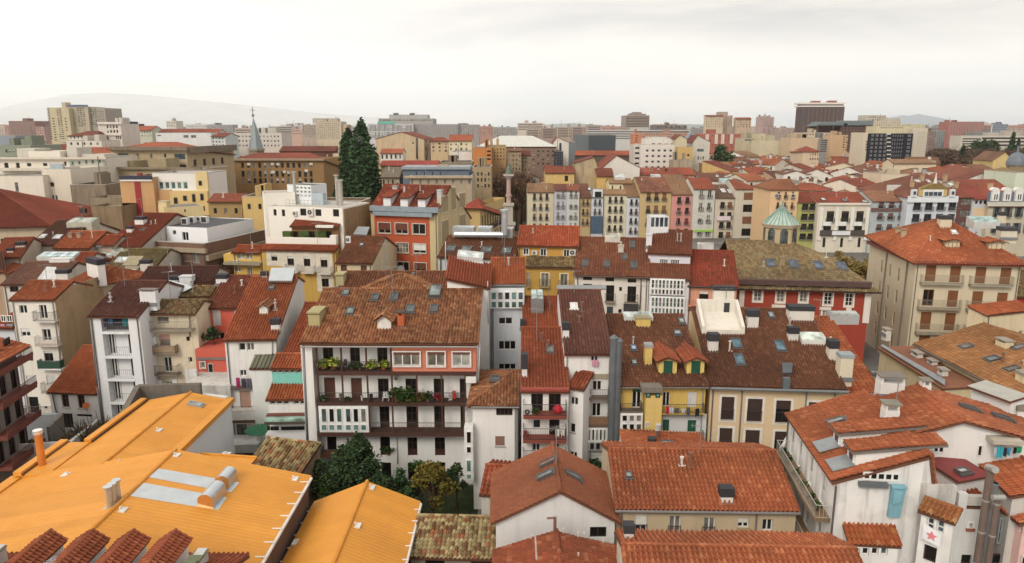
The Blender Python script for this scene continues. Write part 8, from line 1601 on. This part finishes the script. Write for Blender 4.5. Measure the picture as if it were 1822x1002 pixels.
# stone column with bronze statue
reg('T'); p = atY(905,330,128); x = p.x; zt = lambda yy: atY(905,yy,128).z; rt = add('stone_column',None,None,Matrix.Translation((x,128,0))); tag(rt,'ornate pale stone column topped by a small green bronze statue','monument'); st_ = plaster((186,178,166),.5)
mb = MB(); mb.box((-1,-1,0),(1,1,zt(398))); mb.box((-1.2,-1.2,zt(400)),(1.2,1.2,zt(396))); mb.box((-.75,-.75,zt(396)),(.75,.75,zt(366))); mb.box((-.95,-.95,zt(366)),(.95,.95,zt(362))); add('pedestal',mb.mesh('pedestal',st_),rt)
mb = MB(); mb.tube((0,0,zt(362)),(0,0,zt(318)),.42,14,0,.34); mb.tube((0,0,zt(350)),(0,0,zt(346)),.55,14); add('shaft',mb.mesh('shaft',[plaster((190,160,148),.4)]),rt); mb = MB(); mb.tube((0,0,zt(319)),(0,0,zt(313)),.38,10,0,.8); mb.box((-.9,-.9,zt(313)),(.9,.9,zt(310))); add('capital',mb.mesh('capital',st_),rt)
mb = MB(); mb.tube((0,0,zt(310)),(0,0,zt(300)),.55,8,0,.35); mb.tube((0,0,zt(300)),(0,0,zt(296)),.4,8,0,.15); mb.tube((0,0,zt(296)),(0,0,zt(292)),.2,8,0,.16); mb.tube((.2,0,zt(299)),(.65,-.2,zt(295)),.12,6); add('statue',mb.mesh('statue',paint((96,112,96),.6)),rt)
# clutter on the galleries and balconies
def thingbox(name,label,H_,x0,y0,x1,y1,off,c,kind,cat,d=.4):
    u0,v0,u1,v1 = H_.rect(x0,y0,x1,y1,'f',off); mb = MB(); w,h = u1 - u0,v1 - v0
    if kind == 'chair': mb.box((0,0,h * .42),(w,d,h * .48)); mb.box((0,d - .04,h * .48),(w,d,h)); [mb.box((a,b,0),(a + .04,b + .04,h * .42)) for a in (0,w - .04) for b in (0,d - .04)]
    elif kind == 'shelf': [mb.box((0,0,h * q),(w,d,h * q + .04)) for q in (.1,.4,.7,.96)]; [mb.box((a,0,0),(a + .04,d,h)) for a in (0,w - .04)]
    elif kind == 'tub': mb.tube((w / 2,d / 2,0),(w / 2,d / 2,h),w * .4,10,0,w * .5); mb.tube((w / 2,d / 2,h - .03),(w / 2,d / 2,h),w * .54,10)
    else: mb.box((0,0,0),(w,d,h)); mb.box((-.02,-.02,h),(w + .02,d + .02,h + .05)); mb.box((w * .3,-.03,h * .6),(w * .7,0,h * .75))
    tag(add(name,mb.mesh(name,paint(c,.7)),None,H_.M @ Matrix.Translation((u0,-off,v0))),label,cat)
reg('c2')
for q in (('folding_chair','left dark folding chair on the top gallery',G,586,330,604,388,.8,(70,60,54),'chair','chair'),('folding_chair','right dark folding chair on the top gallery',G,616,326,640,388,.8,(70,60,54),'chair','chair'),('plant_shelf','small white stepped shelf at the right end of the second gallery',G,1368,548,1392,614,.8,(224,222,218),'shelf','shelf'),('crate','red crate beside the white shelf on the second gallery',G,1396,556,1416,600,.8,(196,50,44),'box','crate'),('plastic_chair','white plastic chair right of the dark door on the second gallery',G,896,560,940,616,.9,(220,220,218),'chair','chair'),('bucket','blue bucket among the plants of the second gallery',G,1232,588,1256,616,.9,(60,90,170),'tub','bucket'),('barbecue','dark barbecue tub left of the fourth post on the second gallery',G,800,572,826,616,.9,(50,48,48),'tub','barbecue'),('plant_tub','grey tub in the middle of the second gallery',G,586,570,606,616,.9,(110,108,106),'tub','tub'),('plant_tub','white bucket between the brown blinds of the second gallery',G,740,580,756,616,.9,(206,206,202),'tub','tub')): thingbox(*q)
G.ac(980,440,1012,470)
reg('c3')
for q in (('folding_chair','white folding chair on the lower red balcony',A,306,828,334,892,.7,(226,226,224),'chair','chair'),('folding_chair','second white folding chair right of the first on the lower red balcony',A,346,822,372,886,.7,(214,210,204),'chair','chair'),('storage_box','red and blue storage box at the left end of the lower red balcony',A,78,840,104,888,.7,(130,60,64),'box','box')): thingbox(*q)
pot('green pot plant beside the air conditioner of the white balcony house',A,154,714,.8,.5,GR,grp=None)
for i,y_ in enumerate((1.5,2.6,4.2,6.0,8.1,9.4)):
    p = R_.M @ Vector((-.6,y_,9.2)); rt = add('potted_plant',None,None,Matrix.Translation(p)); tag(rt,('nearest','second nearest','third','fourth','fifth','farthest')[i] + ' small pot plant on the long balcony of the corner house','plant','pots on the corner house balcony'); mb = MB(); mb.tube((0,0,0),(0,0,.25),.11,8,0,.15); add('pot',mb.mesh('pot',paint((130,96,76),.8)),rt); me = leaves(110,lambda q: Vector((q.gauss(0,.13),q.gauss(0,.13),.38 + q.gauss(0,.12))),.1,i); me.materials.append(GR); add('foliage',me,rt)
reg('c1'); p = L4.M @ L4.fy(1460,240,-2.6); [tag(o_,l_,'bush') for o_,l_ in ((tree('terrace_shrub','',p.x - .8,p.y,1.9,1.0,'round',GR,900,.14,201,z0=p.z),'left one of the leafy shrubs on the coral terrace'),(tree('terrace_shrub','',p.x + .9,p.y + .2,2.5,.9,'round',EV2,900,.14,202,z0=p.z),'right, taller leafy shrub on the coral terrace'))]
# ---- dormers along the bottom left, seen over the near eaves
H9 = House('dormer_row_house','white house with four dark red tiled dormers cut by the bottom left corner',None,None,pt=(-28.6,26.8,10.6),w=19.5,ang=0,wall=plaster(WH,.3),dep=9.5); H9.bare = True; H9.T = H9.root.matrix_basis.inverted() @ Matrix.Translation((0,0,-.35)) @ H9.M
bm = bmesh.new(); slope_into(bm,[(13.9,9.8,9.9),(-1.2,9.8,9.9),(-1.2,3.6,12.0),(13.9,3.6,12.0)],(1,0,0),0,pitch=.27,row=.4); H9.roofo = H9.put('roof',bm_mesh(bm,'roof',[T_RED,paint((104,66,48),.8)])); mb = MB(); mb.box((-1.2,0,0),(13.9,9.3,9.75)); H9.put('wall',mb.mesh('wall',plaster(WH,.3)))
for cx in (3.72,6.0,8.2,10.45):
    rt = H9.put('dormer',None,Matrix.Translation((cx,0,0))); w2 = .68; y0,y1 = 5.6,8.5; mb = MB(); mb.prism([(-w2,y1,9.9),(w2,y1,9.9),(w2,y1,11.5),(0,y1,11.95),(-w2,y1,11.5)],(0,y0 - y1 - .6,0)); H9.put('wall',mb.mesh('wall',plaster(WH,.2)),None,rt); bm = bmesh.new()
    for s in (-1,1): slope_into(bm,[(0,y0 - .6,12.05),(0,y1 + .2,12.05),(s * (w2 + .14),y1 + .2,11.5),(s * (w2 + .14),y0 - .6,11.5)],(0,1,0),0,pitch=.25,row=.36)
    ridge_into(bm,(0,y0 - .6,12.12),(0,y1 + .2,12.12),.13); H9.put('roof',bm_mesh(bm,'roof',[T_RED,paint((104,66,48),.8)]),None,rt)
for xa,ya,yb,zz in ((1.05,4.2,8.2,12.1),(11.9,5.2,8.0,12.0)):
    mb = MB(); mb.box((xa,ya,8),(xa + .5,yb,zz - .5),0)
    for i in range(4): y = ya + (yb - ya) * i / 4; mb.box((xa - .1,y,zz - .55 - .0),(xa + .6,y + (yb - ya) / 4 - .03,zz - .12 - i * .16),1)
    H9.put('party_wall',mb.mesh('party_wall',[plaster((206,204,200),.9),plaster((120,122,92),1.0)]))
mb = MB(); q = Vector((5.35,6.1,10.5)); mb.tube(q,q + Vector((0,0,1.6)),.035,5)
for i in range(6): mb.tube(q + Vector((-.35 + i * .05,-.3 + i * .12,1.5)),q + Vector((.35 - i * .05,-.3 + i * .12,1.5)),.012,4)
H9.put('aerial',mb.mesh('aerial',paint((190,190,188),.4)))
# ---- remaining low roofs near the centre
reg('d3'); h = House('hipped_red_house','small orange hipped house with steel flue and roof light, before the yellow house',(812,204),(1382,226),Y=54.2,wall=plaster((214,200,176),.3)); h.roof('hip',(1112,92),T_ORD,t=.34,dep=4.4,oh=.3,hl=2,hr=2); h.chim(966,104,1012,206,(226,222,218),(50,50,54),.6); h.sky(1056,140,1146,190,gl=(150,160,160)); p = h.fy(1034,200,1.5); q = h.fy(1036,12,1.5); mb = MB(); mb.tube((q.x,1.5,p.z - .5),(q.x,1.5,q.z - .5),.17,10); mb.tube((q.x,1.5,q.z - .5),(q.x,1.5,q.z),.24,10,1); h.put('flue',mb.mesh('flue',[paint((110,80,70),.5),paint((214,214,212),.4,.4)]))
reg('d2'); h = House('rusty_lean_to','rusty brick coloured lean-to roof left of the white gable house',(1600,505),(1830,520),Y=51,wall=plaster((206,200,190),.5),dep=4); h.roof('gx',(1740,312),T_RUST,t=.36,oh=.2,pitch=.35,row=.5)
mb = MB(); p = atZ(832,894,1.2); rt = add('cold_frame',None,None,Matrix.Translation((p.x,p.y,0))); tag(rt,'heap of old white framed glass panes beside the garden','glass frames')
for i in range(6):
    mb = MB(); z = 1.0 + i * .14
    for j in range(4): mb.box((-1.7 + i * .1,-.6 + j * .42,z),(1.5 + i * .1,-.55 + j * .42,z + .05))
    for j in range(5): mb.box((-1.7 + i * .1 + j * .78,-.6,z),(-1.65 + i * .1 + j * .78,.7,z + .05))
    add('frame',mb.mesh('frame',paint((190,200,198),.5)),rt,Matrix.Rotation(.12 * i - .2,4,'Z'))
mb = MB(); mb.box((-1.8,-.7,0),(1.8,.8,.95)); add('base',mb.mesh('base',stone),rt)
wallpiece('garden_boundary_wall','crumbling stone wall between the garden and the old tile shed',[g(750,907,3),g(812,912,3),g(862,888,3.4)],[3,3,3.6],.4,plaster((140,130,110),1.0))
reg('T'); wallpiece('white_side_wall','small white wall stub left of the corner house',[g(1382,812,6),g(1412,775,7.5)],[6,8.6],.25,plaster(WH,.4))
# blue tarpaulin heap in the left yard
reg('T'); p = atZ(18,806,1.4); mb = MB(); r0 = random.Random(4); q = [[Vector((i * .5,j * .5,.9 * math.sin(i * .8) * math.sin(j * .7) + r0.uniform(0,.35))) for j in range(5)] for i in range(5)]
for i in range(4):
    for j in range(4): mb.prism([q[i][j],q[i + 1][j],q[i + 1][j + 1],q[i][j + 1]],(0,0,-.4))
tag(add('tarpaulin',mb.mesh('tarpaulin',paint((40,96,176),.5)),None,Matrix.Translation((p.x - 1,p.y,1.2))),'crumpled bright blue tarpaulin in the yard at the left edge','tarpaulin')
# aerials on the nearer roofs
ra = random.Random(12)
RL = (G,GB,P,A,E,Yh,C,D,R_,M1,M3,L1,L2,L3,L4,L5,C1,C3,C4,C5,C6,CT,C8,C9,C10,M3h,B6,B4,GC)
for H_ in RL + tuple(h for h in HOUSES if h.own and h not in RL and h.kind in ('gx','gy') and h.p.y > 60 and h.w > 3 and ra.random() < .55):
    if 'f' in H_.pl and H_.kind in ('gx','hip','shed'): x = H_.w * ra.uniform(.2,.8); y = H_.D * ra.uniform(.75,.95); z = H_.H + (H_.Hr - H_.H) * y / H_.D
    elif H_.kind == 'gy': x,y,z = H_.ua,H_.dep * .5,H_.za
    else: x,y,z = H_.w * .5,H_.dep * .5,H_.H - .5
    mb = MB(); hh = ra.uniform(2.2,3.6); mb.tube((x,y,z - .2),(x,y,z + hh),.03,5); a = ra.uniform(-.6,.6); d = Vector((math.cos(a),math.sin(a),0)); n_ = Vector((-d.y,d.x,0)); q = Vector((x,y,z + hh - .1)); mb.tube(q - d * .7,q + d * .7,.018,4)
    for i in range(7): c_ = q + d * (-.6 + i * .2); s = .45 - .03 * i; mb.tube(c_ - n_ * s,c_ + n_ * s,.012,4)
    H_.put('aerial',mb.mesh('aerial',paint((150,148,146),.4,.4)))
    if H_.kind in ('gx','hip') and 'f' in H_.pl and H_ is not M2:
        for _ in range(ra.choice((1,2,2))): x = H_.w * ra.uniform(.15,.85); y = H_.D * ra.uniform(.3,.8); z = H_.H + (H_.Hr - H_.H) * y / H_.D; mb = MB(); hh = ra.uniform(.5,1.0); r_ = ra.uniform(.06,.11); mb.tube((x,y,z - .1),(x,y,z + hh),r_,8); mb.tube((x,y,z + hh),(x,y,z + hh + .12),r_ * 1.7,8); mb.box((x - .25,y - .25,z + .0),(x + .25,y + .1,z + .1)); H_.put('vent_pipe',mb.mesh('vent_pipe',paint(ra.choice(((170,168,164),(120,90,78),(206,200,190))),.5)))
# ================================================================ close every traced building
for _h in HOUSES: _h.done()
